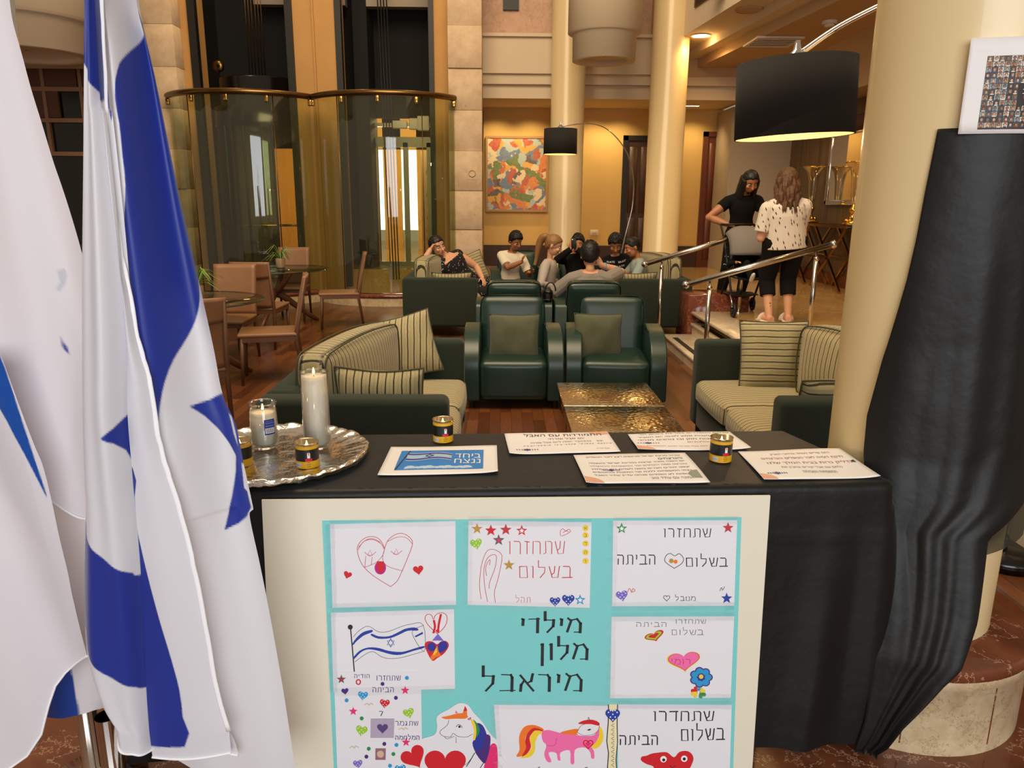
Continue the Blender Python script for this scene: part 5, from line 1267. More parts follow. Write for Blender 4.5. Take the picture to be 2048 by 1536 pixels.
STICKERS = [
 ('d1','heart_sticker','R','W','1982,1863 1986,1857 2000,1843 2023,1834 2049,1839 2070,1860 2077,1889 2068,1918 2043,1941 2010,1957 1977,1972 1952,1986 1939,1998 1936,2003 1936,1997 1933,1979 1922,1951 1905,1919 1889,1884 1883,1851 1893,1822 1916,1804 1944,1801 1968,1814 1981,1836 1983,1856',[]),
 ('d1','heart_sticker','R','W','3673,1750 3674,1741 3682,1717 3703,1694 3736,1684 3770,1695 3794,1723 3799,1761 3783,1801 3755,1839 3725,1874 3704,1904 3696,1926 3695,1933 3692,1926 3679,1908 3652,1884 3615,1858 3578,1828 3554,1794 3549,1756 3566,1723 3597,1703 3630,1703 3657,1721 3670,1741',[]),
 ('d2','star_sticker','o',None,'5107,622 5141,717 5237,722 5162,784 5187,882 5107,825 5026,880 5052,783 4977,719 5073,716',[]),
 ('d2','star_sticker','R',None,'5441,659 5477,760 5579,766 5499,831 5527,935 5441,875 5356,933 5383,830 5303,762 5405,759',[]),
 ('d2','star_sticker','rr',None,'5803,646 5840,747 5942,753 5862,819 5891,922 5805,862 5719,920 5746,817 5666,750 5768,746',[]),
 ('d2','star_sticker','R','W','6191,680 6226,775 6323,781 6248,843 6275,941 6193,884 6113,939 6138,842 6061,778 6158,774',['6192,752 6209,799 6258,802 6220,833 6234,882 6193,854 6153,881 6165,833 6127,801 6175,799']),
 ('d2','star_sticker','g','P','5631,906 5668,1007 5770,1013 5690,1079 5718,1184 5632,1123 5547,1181 5574,1078 5493,1010 5596,1006',['5632,982 5650,1033 5701,1036 5661,1069 5675,1121 5632,1091 5589,1120 5603,1068 5563,1034 5614,1033']),
 ('d2','star_sticker','o',None,'5886,1557 5921,1654 6019,1659 5943,1722 5970,1822 5888,1764 5807,1820 5832,1721 5755,1656 5853,1653',[]),
 ('d2','heart_sticker','G','W','5077,1091 5077,1080 5085,1052 5107,1024 5143,1010 5183,1020 5213,1050 5222,1092 5207,1138 5178,1184 5148,1226 5127,1262 5119,1287 5119,1295 5115,1288 5098,1268 5065,1244 5021,1217 4977,1187 4946,1150 4937,1108 4953,1068 4986,1044 5025,1041 5056,1058 5073,1080',['5018,1080 5010,1094 4995,1093 4987,1079 4995,1066 5010,1066', '5102,1121 5094,1135 5079,1135 5071,1121 5079,1107 5094,1107', '5186,1082 5179,1096 5163,1096 5156,1081 5163,1068 5179,1068', '5056,1177 5048,1191 5033,1191 5025,1177 5033,1163 5048,1163', '5148,1178 5141,1192 5125,1192 5117,1178 5125,1164 5140,1164', '5102,1234 5094,1248 5079,1248 5071,1234 5079,1220 5094,1220', '5056,1040 5049,1054 5033,1054 5026,1040 5033,1026 5049,1026', '5148,1041 5140,1055 5125,1055 5117,1041 5125,1027 5140,1027']),
 ('d2','heart_sticker','B','W','7035,2618 7037,2608 7048,2585 7073,2564 7108,2559 7142,2576 7164,2609 7165,2649 7144,2688 7111,2723 7076,2755 7051,2783 7040,2803 7038,2811 7036,2803 7025,2782 6999,2753 6963,2720 6928,2684 6906,2645 6906,2605 6926,2573 6960,2557 6996,2563 7021,2585 7033,2608',['6972,2609 6965,2622 6951,2621 6944,2608 6950,2595 6964,2596', '7050,2647 7043,2660 7029,2660 7021,2647 7028,2634 7042,2634', '7126,2611 7119,2624 7105,2624 7098,2611 7105,2598 7119,2598', '7008,2699 7001,2712 6987,2711 6980,2698 6987,2685 7001,2686', '7093,2700 7086,2713 7072,2713 7065,2700 7071,2687 7085,2687', '7051,2752 7045,2764 7031,2764 7023,2751 7030,2738 7044,2739', '7006,2572 6999,2585 6985,2585 6978,2572 6985,2559 6999,2559', '7090,2573 7084,2586 7070,2586 7062,2573 7069,2560 7083,2560']),
 ('d2','heart_sticker','B','W','7365,2572 7367,2560 7380,2533 7409,2509 7450,2503 7491,2523 7517,2562 7518,2609 7494,2654 7454,2695 7414,2733 7385,2766 7372,2790 7370,2799 7367,2790 7353,2765 7323,2731 7281,2692 7239,2650 7213,2604 7212,2557 7237,2518 7277,2500 7318,2507 7349,2533 7363,2560',['7290,2561 7282,2576 7266,2576 7257,2560 7265,2545 7282,2546', '7382,2606 7374,2621 7358,2621 7349,2606 7357,2591 7374,2591', '7472,2564 7465,2579 7448,2579 7439,2563 7447,2548 7464,2549', '7334,2667 7326,2682 7309,2682 7301,2666 7309,2651 7325,2652', '7433,2669 7425,2684 7409,2683 7400,2668 7408,2653 7425,2653', '7385,2729 7377,2744 7360,2744 7352,2729 7360,2714 7376,2714', '7331,2518 7323,2533 7306,2533 7298,2517 7306,2502 7322,2503', '7430,2520 7422,2535 7406,2534 7397,2519 7405,2504 7422,2504']),
 ('d2','star_sticker','b','W','7657,2493 7694,2591 7794,2598 7717,2662 7746,2764 7662,2704 7580,2761 7605,2660 7526,2593 7625,2590',['7659,2567 7678,2617 7727,2620 7689,2652 7704,2703 7661,2673 7621,2701 7633,2651 7593,2617 7643,2616']),
 ('d2','round_sticker','y',None,'7827,778 7820,812 7800,838 7771,852 7738,852 7709,837 7688,810 7680,777 7686,744 7706,717 7735,703 7768,703 7797,718 7818,745',[]),
 ('d2','round_sticker','y',None,'7831,957 7824,990 7805,1017 7776,1031 7743,1031 7713,1016 7692,989 7684,955 7690,922 7710,896 7739,881 7772,882 7802,897 7823,924',[]),
 ('d2','round_sticker','y',None,'7836,1171 7830,1204 7810,1231 7781,1245 7748,1245 7718,1230 7697,1202 7689,1169 7695,1136 7715,1109 7744,1095 7777,1095 7807,1110 7828,1137',[]),
 ('d2','round_sticker','y',None,'7842,1398 7835,1432 7815,1458 7786,1473 7753,1472 7723,1457 7702,1430 7694,1396 7700,1363 7720,1336 7750,1322 7782,1322 7812,1337 7834,1364',[]),
 ('d2','round_sticker','y',None,'7847,1622 7841,1656 7821,1682 7792,1697 7759,1697 7728,1681 7707,1654 7699,1620 7706,1586 7726,1560 7755,1545 7788,1546 7818,1561 7839,1588',[]),
 ('d3','star_sticker','gr','W','8637,651 8675,747 8773,753 8698,815 8728,914 8644,857 8563,912 8587,814 8508,750 8606,746',['8640,724 8658,772 8708,774 8670,806 8685,855 8643,826 8603,854 8614,805 8575,773 8624,771']),
 ('d3','star_sticker','rr',None,'11281,663 11321,759 11421,765 11347,828 11379,928 11292,870 11212,926 11233,827 11152,762 11251,758',[]),
 ('d3','heart_sticker','v','W','8696,2487 8696,2476 8703,2448 8727,2420 8764,2407 8806,2419 8836,2451 8845,2495 8830,2542 8800,2588 8768,2631 8747,2667 8739,2692 8738,2701 8735,2693 8717,2672 8683,2645 8637,2616 8592,2583 8560,2544 8551,2500 8567,2459 8602,2435 8641,2434 8674,2453 8692,2477',['8632,2476 8625,2491 8609,2490 8601,2476 8608,2461 8624,2462', '8721,2519 8713,2534 8698,2533 8689,2519 8697,2505 8713,2505', '8807,2479 8799,2493 8783,2493 8775,2479 8782,2464 8798,2464', '8675,2577 8668,2591 8652,2591 8644,2577 8651,2562 8667,2562', '8770,2579 8763,2593 8747,2593 8739,2578 8746,2564 8762,2564', '8725,2636 8717,2651 8701,2650 8693,2636 8700,2622 8716,2622', '8671,2435 8663,2450 8647,2449 8639,2435 8647,2420 8662,2421', '8766,2437 8758,2451 8742,2451 8734,2436 8742,2422 8757,2422']),
 ('d3','star_sticker','B',None,'11349,2508 11390,2608 11492,2614 11416,2679 11449,2782 11361,2722 11280,2779 11301,2677 11218,2610 11319,2607',[]),
 ('d5','star_sticker','g','R','1746,4508 1772,4592 1853,4598 1788,4652 1807,4738 1741,4687 1672,4735 1696,4649 1634,4593 1715,4591',['1744,4571 1757,4613 1798,4616 1765,4643 1775,4686 1742,4661 1707,4684 1719,4642 1688,4613 1729,4612']),
 ('d5','heart_sticker','V','W','1821,4922 1821,4916 1827,4899 1843,4882 1866,4875 1890,4883 1906,4904 1909,4931 1897,4960 1877,4987 1856,5013 1841,5034 1835,5050 1834,5055 1832,5050 1823,5037 1804,5019 1779,5000 1754,4979 1737,4954 1734,4926 1746,4902 1768,4888 1791,4888 1810,4901 1819,4916',[]),
 ('d5','heart_sticker','b','W','2267,5037 2270,5027 2283,5007 2309,4989 2342,4989 2372,5009 2388,5043 2383,5081 2359,5115 2323,5145 2287,5171 2261,5195 2248,5214 2245,5221 2244,5213 2236,5192 2216,5161 2188,5126 2160,5088 2145,5048 2150,5010 2173,4981 2206,4970 2238,4980 2259,5003 2267,5027',['2205,5027 2198,5039 2185,5039 2179,5026 2186,5014 2199,5014', '2276,5064 2269,5077 2256,5076 2250,5064 2256,5051 2269,5052', '2348,5030 2342,5043 2328,5042 2322,5030 2329,5017 2342,5018', '2235,5114 2229,5126 2215,5126 2209,5113 2216,5101 2229,5101', '2314,5115 2307,5128 2294,5127 2288,5115 2294,5103 2307,5103', '2273,5165 2266,5177 2253,5177 2247,5164 2254,5152 2267,5152', '2238,4992 2232,5004 2218,5004 2212,4991 2219,4979 2232,4979', '2317,4994 2310,5006 2297,5006 2290,4993 2297,4981 2310,4981']),
 ('d5','heart_sticker','R','W','2804,5261 2807,5252 2820,5231 2846,5214 2879,5213 2909,5233 2925,5267 2921,5306 2897,5340 2861,5370 2825,5396 2798,5421 2785,5439 2783,5446 2782,5439 2774,5417 2753,5386 2724,5351 2696,5312 2681,5272 2686,5234 2709,5205 2743,5194 2775,5204 2796,5228 2804,5251',['2741,5251 2734,5264 2721,5263 2715,5251 2722,5238 2735,5239', '2813,5289 2806,5301 2793,5301 2786,5288 2793,5276 2806,5276', '2886,5255 2879,5267 2866,5267 2859,5254 2866,5242 2879,5242', '2772,5338 2766,5351 2752,5350 2746,5338 2753,5325 2766,5326', '2851,5340 2844,5353 2831,5352 2825,5340 2832,5327 2845,5328', '2811,5390 2804,5402 2791,5402 2784,5389 2791,5377 2804,5377', '2775,5216 2768,5228 2755,5228 2749,5215 2755,5203 2768,5203', '2853,5218 2847,5230 2834,5230 2827,5217 2834,5205 2847,5205']),
 ('d5','heart_sticker','G','W','3379,5537 3379,5526 3384,5499 3404,5469 3438,5453 3477,5460 3507,5488 3517,5530 3506,5577 3480,5624 3453,5668 3435,5705 3429,5730 3429,5739 3425,5732 3408,5713 3375,5691 3331,5667 3288,5640 3256,5605 3246,5563 3259,5523 3290,5496 3326,5491 3357,5506 3375,5527',['3325,5525 3318,5539 3303,5538 3296,5524 3304,5510 3318,5511', '3405,5567 3398,5581 3383,5581 3376,5567 3384,5553 3398,5553', '3487,5529 3479,5543 3464,5542 3457,5528 3465,5515 3479,5515', '3361,5623 3353,5636 3338,5636 3331,5622 3339,5608 3353,5608', '3449,5625 3441,5639 3426,5638 3419,5624 3427,5610 3441,5611', '3404,5680 3396,5694 3382,5693 3374,5679 3382,5666 3397,5666', '3363,5486 3355,5499 3340,5499 3333,5485 3341,5471 3355,5472', '3450,5488 3443,5502 3428,5501 3421,5487 3429,5473 3443,5474']),
 ('d5','heart_sticker','G','W','2215,5983 2219,5973 2236,5950 2268,5932 2307,5934 2340,5960 2356,6002 2348,6047 2317,6085 2273,6117 2229,6145 2196,6171 2179,6191 2175,6199 2175,6190 2167,6164 2146,6126 2115,6081 2086,6034 2071,5985 2079,5940 2109,5909 2149,5899 2185,5913 2208,5943 2215,5972',['2139,5971 2131,5986 2115,5985 2108,5970 2116,5956 2131,5956', '2222,6016 2214,6030 2199,6030 2191,6015 2199,6001 2215,6001', '2307,5976 2299,5990 2284,5990 2277,5975 2285,5960 2300,5961', '2174,6074 2166,6089 2151,6088 2144,6073 2152,6059 2167,6059', '2267,6077 2259,6091 2243,6091 2236,6076 2244,6061 2259,6062', '2219,6135 2211,6149 2196,6149 2188,6134 2196,6119 2212,6120', '2178,5930 2170,5944 2155,5944 2147,5929 2155,5914 2171,5915', '2270,5932 2262,5947 2247,5946 2239,5931 2247,5917 2263,5917']),
 ('d5','heart_sticker','v','W','2087,6918 2088,6909 2096,6886 2116,6863 2147,6854 2179,6865 2201,6894 2204,6931 2189,6970 2162,7007 2134,7041 2114,7070 2106,7091 2105,7098 2103,7091 2091,7073 2066,7049 2032,7023 1998,6994 1975,6960 1972,6923 1987,6890 2016,6871 2048,6872 2072,6889 2085,6909',['2036,6909 2030,6921 2017,6920 2011,6908 2018,6896 2030,6896', '2104,6946 2098,6958 2085,6957 2079,6945 2086,6933 2098,6933', '2174,6913 2167,6925 2155,6924 2149,6912 2155,6900 2168,6901', '2065,6993 2059,7005 2046,7005 2040,6993 2047,6981 2059,6981', '2140,6996 2134,7008 2121,7007 2115,6995 2122,6983 2135,6983', '2102,7043 2095,7055 2083,7055 2077,7043 2083,7031 2096,7031', '2068,6875 2062,6887 2049,6886 2043,6874 2050,6862 2062,6862', '2143,6877 2137,6889 2124,6888 2118,6876 2125,6864 2138,6865']),
 ('d5','heart_sticker','b','W','3155,7091 3155,7080 3165,7053 3188,7026 3225,7016 3263,7029 3289,7062 3294,7106 3276,7152 3244,7196 3211,7236 3188,7271 3179,7295 3178,7304 3175,7296 3161,7275 3131,7246 3090,7215 3049,7181 3023,7140 3018,7096 3036,7057 3070,7035 3108,7036 3137,7057 3152,7081',['3094,7080 3086,7094 3072,7093 3064,7079 3072,7065 3087,7065', '3175,7124 3167,7138 3153,7137 3145,7123 3153,7109 3168,7109', '3257,7085 3250,7099 3235,7098 3228,7084 3235,7070 3250,7070', '3130,7180 3122,7194 3107,7194 3100,7179 3108,7165 3122,7166', '3219,7183 3211,7197 3196,7196 3189,7182 3197,7168 3211,7168', '3173,7239 3165,7254 3151,7253 3143,7239 3151,7224 3166,7225', '3132,7040 3124,7054 3109,7053 3102,7039 3110,7025 3125,7025', '3221,7042 3213,7056 3198,7056 3191,7041 3199,7027 3214,7028']),
 ('d5','star_sticker','P',None,'3314,4849 3339,4928 3416,4934 3355,4985 3375,5066 3311,5018 3246,5063 3268,4983 3209,4929 3286,4927',[]),
 ('d5','star_sticker','P',None,'2015,5388 2040,5468 2116,5473 2055,5524 2073,5607 2010,5558 1945,5603 1968,5522 1909,5468 1986,5466',[]),
 ('d5','star_sticker','P',None,'3314,6274 3340,6355 3418,6361 3356,6413 3376,6497 3311,6448 3246,6494 3268,6411 3208,6355 3286,6354',[]),
 ('d5','round_sticker','b',None,'3408,4633 3403,4655 3390,4672 3370,4682 3349,4681 3331,4671 3318,4653 3313,4630 3318,4608 3332,4591 3351,4581 3372,4581 3391,4592 3404,4610',[]),
 ('d5','round_sticker','V',None,'2802,4781 2797,4803 2784,4821 2765,4831 2744,4830 2725,4820 2712,4801 2708,4779 2713,4757 2727,4739 2746,4730 2767,4730 2785,4740 2798,4759',[]),
 ('d5','round_sticker','b',None,'1904,5205 1898,5227 1885,5245 1866,5255 1845,5254 1826,5244 1814,5225 1810,5203 1815,5180 1828,5163 1848,5153 1868,5154 1887,5164 1900,5183',[]),
 ('d5','round_sticker','V',None,'3126,5167 3121,5190 3108,5207 3089,5217 3068,5216 3049,5206 3036,5187 3032,5165 3037,5142 3050,5125 3069,5115 3090,5116 3109,5126 3122,5144',[]),
 ('d5','round_sticker','gr',None,'2265,5707 2260,5730 2246,5747 2227,5757 2206,5757 2187,5746 2175,5727 2171,5705 2176,5682 2189,5664 2209,5655 2230,5655 2248,5666 2261,5684',[]),
 ('d5','round_sticker','gr',None,'2421,6551 2416,6574 2402,6592 2383,6602 2362,6601 2343,6590 2330,6571 2326,6548 2331,6525 2345,6507 2364,6497 2385,6498 2404,6509 2417,6528',[]),
 ('d5','round_sticker','V',None,'2814,6427 2809,6450 2795,6468 2776,6478 2755,6477 2736,6466 2723,6448 2718,6424 2724,6402 2737,6384 2757,6374 2778,6374 2797,6385 2810,6404',[]),
 ('d5','round_sticker','b',None,'3119,6464 3114,6487 3101,6505 3081,6515 3060,6514 3041,6504 3028,6485 3023,6462 3029,6439 3042,6421 3062,6411 3083,6412 3102,6422 3115,6441',[]),
 ('d5','round_sticker','V',None,'2357,6770 2352,6793 2338,6811 2319,6821 2298,6820 2279,6809 2266,6790 2262,6767 2267,6744 2281,6726 2300,6716 2321,6717 2340,6728 2353,6747',[]),
 ('d5','round_sticker','gr',None,'3037,6716 3032,6739 3019,6757 2999,6767 2978,6766 2959,6755 2946,6736 2941,6713 2947,6690 2960,6672 2980,6662 3001,6663 3020,6674 3033,6693',[]),
 ('d5','round_sticker','b',None,'2947,7042 2941,7066 2928,7084 2908,7094 2887,7093 2868,7082 2855,7063 2850,7040 2856,7016 2869,6998 2889,6988 2910,6989 2929,7000 2942,7019',[]),
 ('d5','square_sticker','lil','Vd','2444,5720 3029,5735 3005,6261 2425,6245',['2732,5934 2734,5923 2746,5899 2773,5876 2810,5871 2846,5890 2867,5926 2866,5969 2843,6011 2807,6049 2769,6083 2742,6113 2730,6136 2728,6144 2726,6135 2714,6113 2689,6081 2653,6045 2618,6005 2596,5962 2597,5919 2620,5884 2656,5867 2693,5874 2719,5898 2730,5923']),
 ('d5','square_sticker','mau','tan','2543,6546 2801,6553 2787,6869 2532,6861',['2753,6704 2744,6746 2718,6780 2683,6798 2643,6796 2608,6776 2584,6741 2576,6698 2586,6656 2611,6623 2647,6605 2686,6606 2722,6626 2745,6661']),
 ('strip','heart_sticker','B','W','8566,5710 8569,5695 8584,5662 8619,5631 8669,5625 8720,5650 8752,5699 8753,5757 8725,5814 8677,5864 8628,5911 8593,5952 8577,5982 8575,5993 8572,5982 8555,5951 8517,5908 8465,5859 8414,5806 8382,5748 8381,5689 8410,5642 8458,5619 8509,5628 8546,5661 8563,5695',['8475,5695 8466,5714 8446,5713 8435,5694 8445,5676 8465,5676', '8588,5753 8578,5771 8558,5771 8548,5752 8557,5733 8577,5734', '8697,5701 8688,5720 8667,5719 8657,5700 8666,5681 8686,5682', '8530,5828 8520,5846 8500,5846 8489,5827 8499,5808 8519,5809', '8651,5831 8641,5850 8621,5849 8610,5830 8620,5811 8640,5812', '8592,5906 8583,5925 8563,5924 8552,5905 8562,5886 8582,5887', '8524,5642 8515,5661 8495,5660 8484,5641 8493,5622 8514,5623', '8645,5645 8636,5664 8615,5663 8605,5644 8614,5625 8634,5626']),
]
# outlines of the hanging flags in metres (x, z)
OUT = {
 'FA': [(-0.6868, 1.9893), (-0.689, 1.96), (-0.7175, 1.7287), (-0.7459, 1.5107), (-0.7724, 1.2931), (-0.7929, 1.0985), (-0.7954, 1.0579), (-0.8296, 0.7918), (-0.8376, 0.6902), (-0.8325, 0.6439), (-0.8175, 0.6028), (-0.7945, 0.5754)],
 'FF': [(-0.6566, 1.9897), (-0.6602, 1.9603), (-0.6693, 1.8084), (-0.6657, 1.777), (-0.6685, 1.5629), (-0.6777, 1.3861), (-0.6898, 1.265), (-0.6936, 1.1682), (-0.6961, 1.0885), (-0.6993, 0.9752), (-0.707, 0.8358), (-0.7183, 0.6783), (-0.7229, 0.5799)],
 'FB': [(-0.6581, 1.9896), (-0.6602, 1.9603), (-0.6647, 1.8855), (-0.6757, 1.729), (-0.6751, 1.58), (-0.6664, 1.476), (-0.6623, 1.4044), (-0.6524, 1.3495), (-0.6466, 1.3029), (-0.644, 1.2171), (-0.6337, 1.1486), (-0.6194, 1.0784), (-0.6076, 0.9961), (-0.5974, 0.9008), (-0.5899, 0.7913), (-0.5802, 0.6662), (-0.5639, 0.572)],
 'hem_p1': [(-0.8296, 0.7918), (-0.8376, 0.6902), (-0.8325, 0.6439), (-0.8175, 0.6028), (-0.7945, 0.5754), (-0.7569, 0.549), (-0.7, 0.527), (-0.6385, 0.5048), (-0.6007, 0.49)],
 'back_C': [(-0.6258, 2.0082), (-0.6259, 1.9618), (-0.6099, 1.8584), (-0.5877, 1.6479), (-0.5697, 1.5045), (-0.5539, 1.3729), (-0.545, 1.2801), (-0.5245, 1.215), (-0.5162, 1.138), (-0.506, 1.0538), (-0.5047, 1.0323), (-0.5127, 1.0183), (-0.4991, 0.9063), (-0.4869, 0.7924), (-0.4712, 0.6261), (-0.4573, 0.4434), (-0.4549, 0.4124)],
 'back_blue': [(-0.619, 2.0236), (-0.6242, 1.9774), (-0.6345, 1.9303), (-0.6512, 1.8742), (-0.6594, 1.8171), (-0.6572, 1.7757), (-0.6577, 1.7251), (-0.6581, 1.6736), (-0.6658, 1.621), (-0.6782, 1.5585), (-0.6881, 1.5038), (-0.7021, 1.4293), (-0.718, 1.3722), (-0.7411, 1.1737), (-0.6976, 1.0376), (-0.6501, 1.0568), (-0.6532, 1.0855), (-0.6522, 1.1533), (-0.6498, 1.2147), (-0.6417, 1.2748), (-0.6339, 1.3143), (-0.6215, 1.3533), (-0.6083, 1.3822), (-0.5916, 1.4204), (-0.576, 1.4674), (-0.5688, 1.5045), (-0.5543, 1.5229), (-0.5085, 2.0248)],
 'back_star': [(-0.6063, 1.257), (-0.578, 1.2631), (-0.5419, 1.2821), (-0.5196, 1.2752), (-0.5113, 1.138), (-0.5156, 1.1328), (-0.5147, 1.0697), (-0.5093, 1.0377), (-0.5209, 1.0162), (-0.5402, 0.9988), (-0.5671, 0.9879), (-0.5491, 1.0591), (-0.5379, 1.1119), (-0.534, 1.1473), (-0.5473, 1.1741), (-0.5659, 1.2047), (-0.5855, 1.233)],
 'back_white': [(-0.539, 1.2372), (-0.5327, 1.2332), (-0.5281, 1.1946), (-0.5263, 1.169), (-0.5339, 1.1946)],
 'back_white2': [(-0.5215, 1.1328), (-0.5219, 1.0782), (-0.5107, 1.0697), (-0.5078, 1.1328)],
 'p1_blue_top': [(-0.7213, 2.0035), (-0.6182, 2.0046), (-0.6234, 1.9607), (-0.6649, 1.777), (-0.667, 1.8006), (-0.6731, 1.8177), (-0.6851, 1.8393), (-0.6993, 1.8684), (-0.7377, 1.8848)],
 'p1_star': [(-0.7283, 1.2246), (-0.71, 1.2401), (-0.691, 1.263), (-0.6644, 1.265), (-0.6751, 1.1682), (-0.6963, 1.1682), (-0.7009, 1.1927), (-0.7115, 1.2121)],
 'p1_blue': [(-0.8502, 1.0681), (-0.796, 1.0528), (-0.792, 1.0251), (-0.778, 1.0013), (-0.7574, 0.9836), (-0.7313, 0.9626), (-0.7124, 0.9436), (-0.7059, 0.933), (-0.6483, 0.9329), (-0.6741, 0.6804), (-0.7201, 0.6806), (-0.7325, 0.6944), (-0.76, 0.7151), (-0.7873, 0.7356), (-0.8136, 0.7627), (-0.8247, 0.7918), (-0.8267, 0.814), (-0.8852, 0.8141)],
 'p2_blue': [(-0.7917, 1.1582), (-0.6919, 1.1584), (-0.6949, 1.0985), (-0.6981, 1.0375), (-0.6941, 0.9961), (-0.6875, 0.9436), (-0.6798, 0.8901), (-0.6705, 0.8302), (-0.6619, 0.7803), (-0.6542, 0.7296), (-0.6483, 0.678), (-0.6479, 0.6198), (-0.6508, 0.5485), (-0.82, 0.5493)],
 'L1_R': [(-0.9246, 2.0364), (-0.927, 1.9733), (-0.919, 1.9046), (-0.9109, 1.8342), (-0.9, 1.7668), (-0.8885, 1.6931), (-0.8774, 1.6414), (-0.867, 1.5888), (-0.8584, 1.5352), (-0.8517, 1.4808), (-0.8448, 1.4101), (-0.838, 1.3273), (-0.8332, 1.2423), (-0.8635, 0.95)],
 'L1_bottom': [(-1.1259, 1.0876), (-1.0029, 1.0652), (-0.9675, 1.0311), (-0.9373, 1.0024), (-0.9104, 0.9792), (-0.8632, 0.9523)],
 'L2_R': [(-0.9859, 1.4203), (-0.9744, 1.3713), (-0.9639, 1.3255), (-0.9483, 1.2193), (-0.9315, 1.1137), (-0.9212, 1.0574), (-0.9161, 0.9598), (-0.9138, 0.8452), (-0.9098, 0.7386), (-0.9107, 0.6656), (-0.9103, 0.6434)],
 'L2_bottom': [(-1.1945, 0.3723), (-1.1356, 0.3919), (-1.0992, 0.4116), (-1.05, 0.4442), (-1.0193, 0.4896), (-1.0037, 0.5535), (-0.9919, 0.5913), (-0.9733, 0.6163), (-0.9427, 0.6435), (-0.9067, 0.6717)],
 'L2_blue': [(-1.0433, 1.42), (-0.9716, 1.4203), (-0.9744, 1.3713), (-0.9639, 1.3255), (-0.9483, 1.2193), (-0.9315, 1.1137), (-0.9237, 1.0541), (-0.9366, 1.0922), (-0.9505, 1.1351), (-0.9719, 1.1932), (-0.9932, 1.2481), (-1.053, 1.361)],
 'L3': [(-1.0327, 1.0265), (-0.9244, 0.9794), (-0.9756, 0.551), (-0.99, 0.4563), (-1.0051, 0.3941), (-1.0134, 0.3479), (-1.0492, 0.3481), (-1.0961, 0.337), (-1.1457, 0.3246), (-1.1168, 0.3597)],
 'L3_blue': [(-1.1608, 0.3033), (-1.1168, 0.3597), (-1.07, 0.5245), (-1.0287, 0.5712), (-1.007, 0.5777), (-1.0035, 0.4972), (-1.001, 0.4536), (-1.0242, 0.4289), (-1.0378, 0.4068), (-1.0494, 0.3467), (-1.0963, 0.3356), (-1.1431, 0.326)],
 'L1_shadow_emblem': [(-0.9079, 1.5054), (-0.8953, 1.5104), (-0.892, 1.4985), (-0.8967, 1.4785), (-0.9079, 1.4624), (-0.913, 1.4684), (-0.9051, 1.4825)],
 'L1_tip': [(-0.9142, 1.3728), (-0.9101, 1.3583), (-0.9045, 1.3479), (-0.9026, 1.3312), (-0.906, 1.3364), (-0.9118, 1.3458)],
}
# ================================================================ FOREGROUND
INK = {'r': (196, 70, 74), 'R': (206, 28, 40), 'rr': (190, 52, 60), 'm': (190, 20, 130), 'K': (34, 34, 40), 'g': (96, 92, 92), 'P': (226, 46, 110),
       'pk': (240, 110, 170), 'o': (186, 146, 62), 'O': (236, 120, 40), 'G': (150, 200, 40), 'gr': (30, 140, 70), 'B': (34, 62, 160), 'Bd': (42, 50, 150),
       'b': (40, 150, 206), 'v': (120, 104, 196), 'V': (70, 40, 120), 'Vd': (84, 64, 120), 'y': (238, 206, 50), 'W': (240, 240, 240), 'paper': (236, 234, 238),
       'tan': (206, 180, 150), 'lil': (176, 164, 186), 'mau': (150, 104, 120)}
for c_, v_ in INK.items(): M['ink_' + c_] = plain('ink_' + c_, v_, 0.55, var=0.05, scale=120)
M['poster_white'] = plain('cream_foam_board', (226, 220, 200), 0.55, var=0.01, scale=4)
M['turquoise'] = plain('turquoise_card', (122, 206, 206), 0.6, var=0.015, scale=8)
M['drawing_paper'] = plain('drawing_paper', (228, 228, 234), 0.5, var=0.012, scale=12)
M['tape'] = thin_glass('clear_tape', (0.995, 0.998, 0.998), 0.035, 0.15)

def pts_of(s): return [tuple(float(v) * 1e-4 for v in p.split(',')) for p in s.split()]
def ribbon(m, pts, w, fn, mi):
    """marker stroke of width w along 2-D points"""
    n = len(pts); L = []; Rr = []
    for i, p in enumerate(pts):
        a = Vector(pts[max(i - 1, 0)]); b = Vector(pts[min(i + 1, n - 1)]); t = (b - a)
        t = t.normalized() if t.length > 1e-9 else Vector((1, 0)); nn = Vector((-t.y, t.x)) * w / 2
        if i == 0: q = Vector(p) - t * w * 0.4
        elif i == n - 1: q = Vector(p) + t * w * 0.4
        else: q = Vector(p)
        L.append(q + nn); Rr.append(q - nn)
    vs = [fn(*q) for q in L] + [fn(*q) for q in Rr]
    m.add(vs, [(i, i + 1, n + i + 1, n + i) for i in range(n - 1)], mi, False)
def smooth2(pts, closed=False, k=5):
    P = [Vector((*p, 0)) for p in pts]
    if closed: P = [P[-1]] + P + [P[0], P[1]]; out = smooth_path(P, k)[k:-k]; return [(p.x, p.y) for p in out[:-1]]
    return [(p.x, p.y) for p in smooth_path(P, k)]
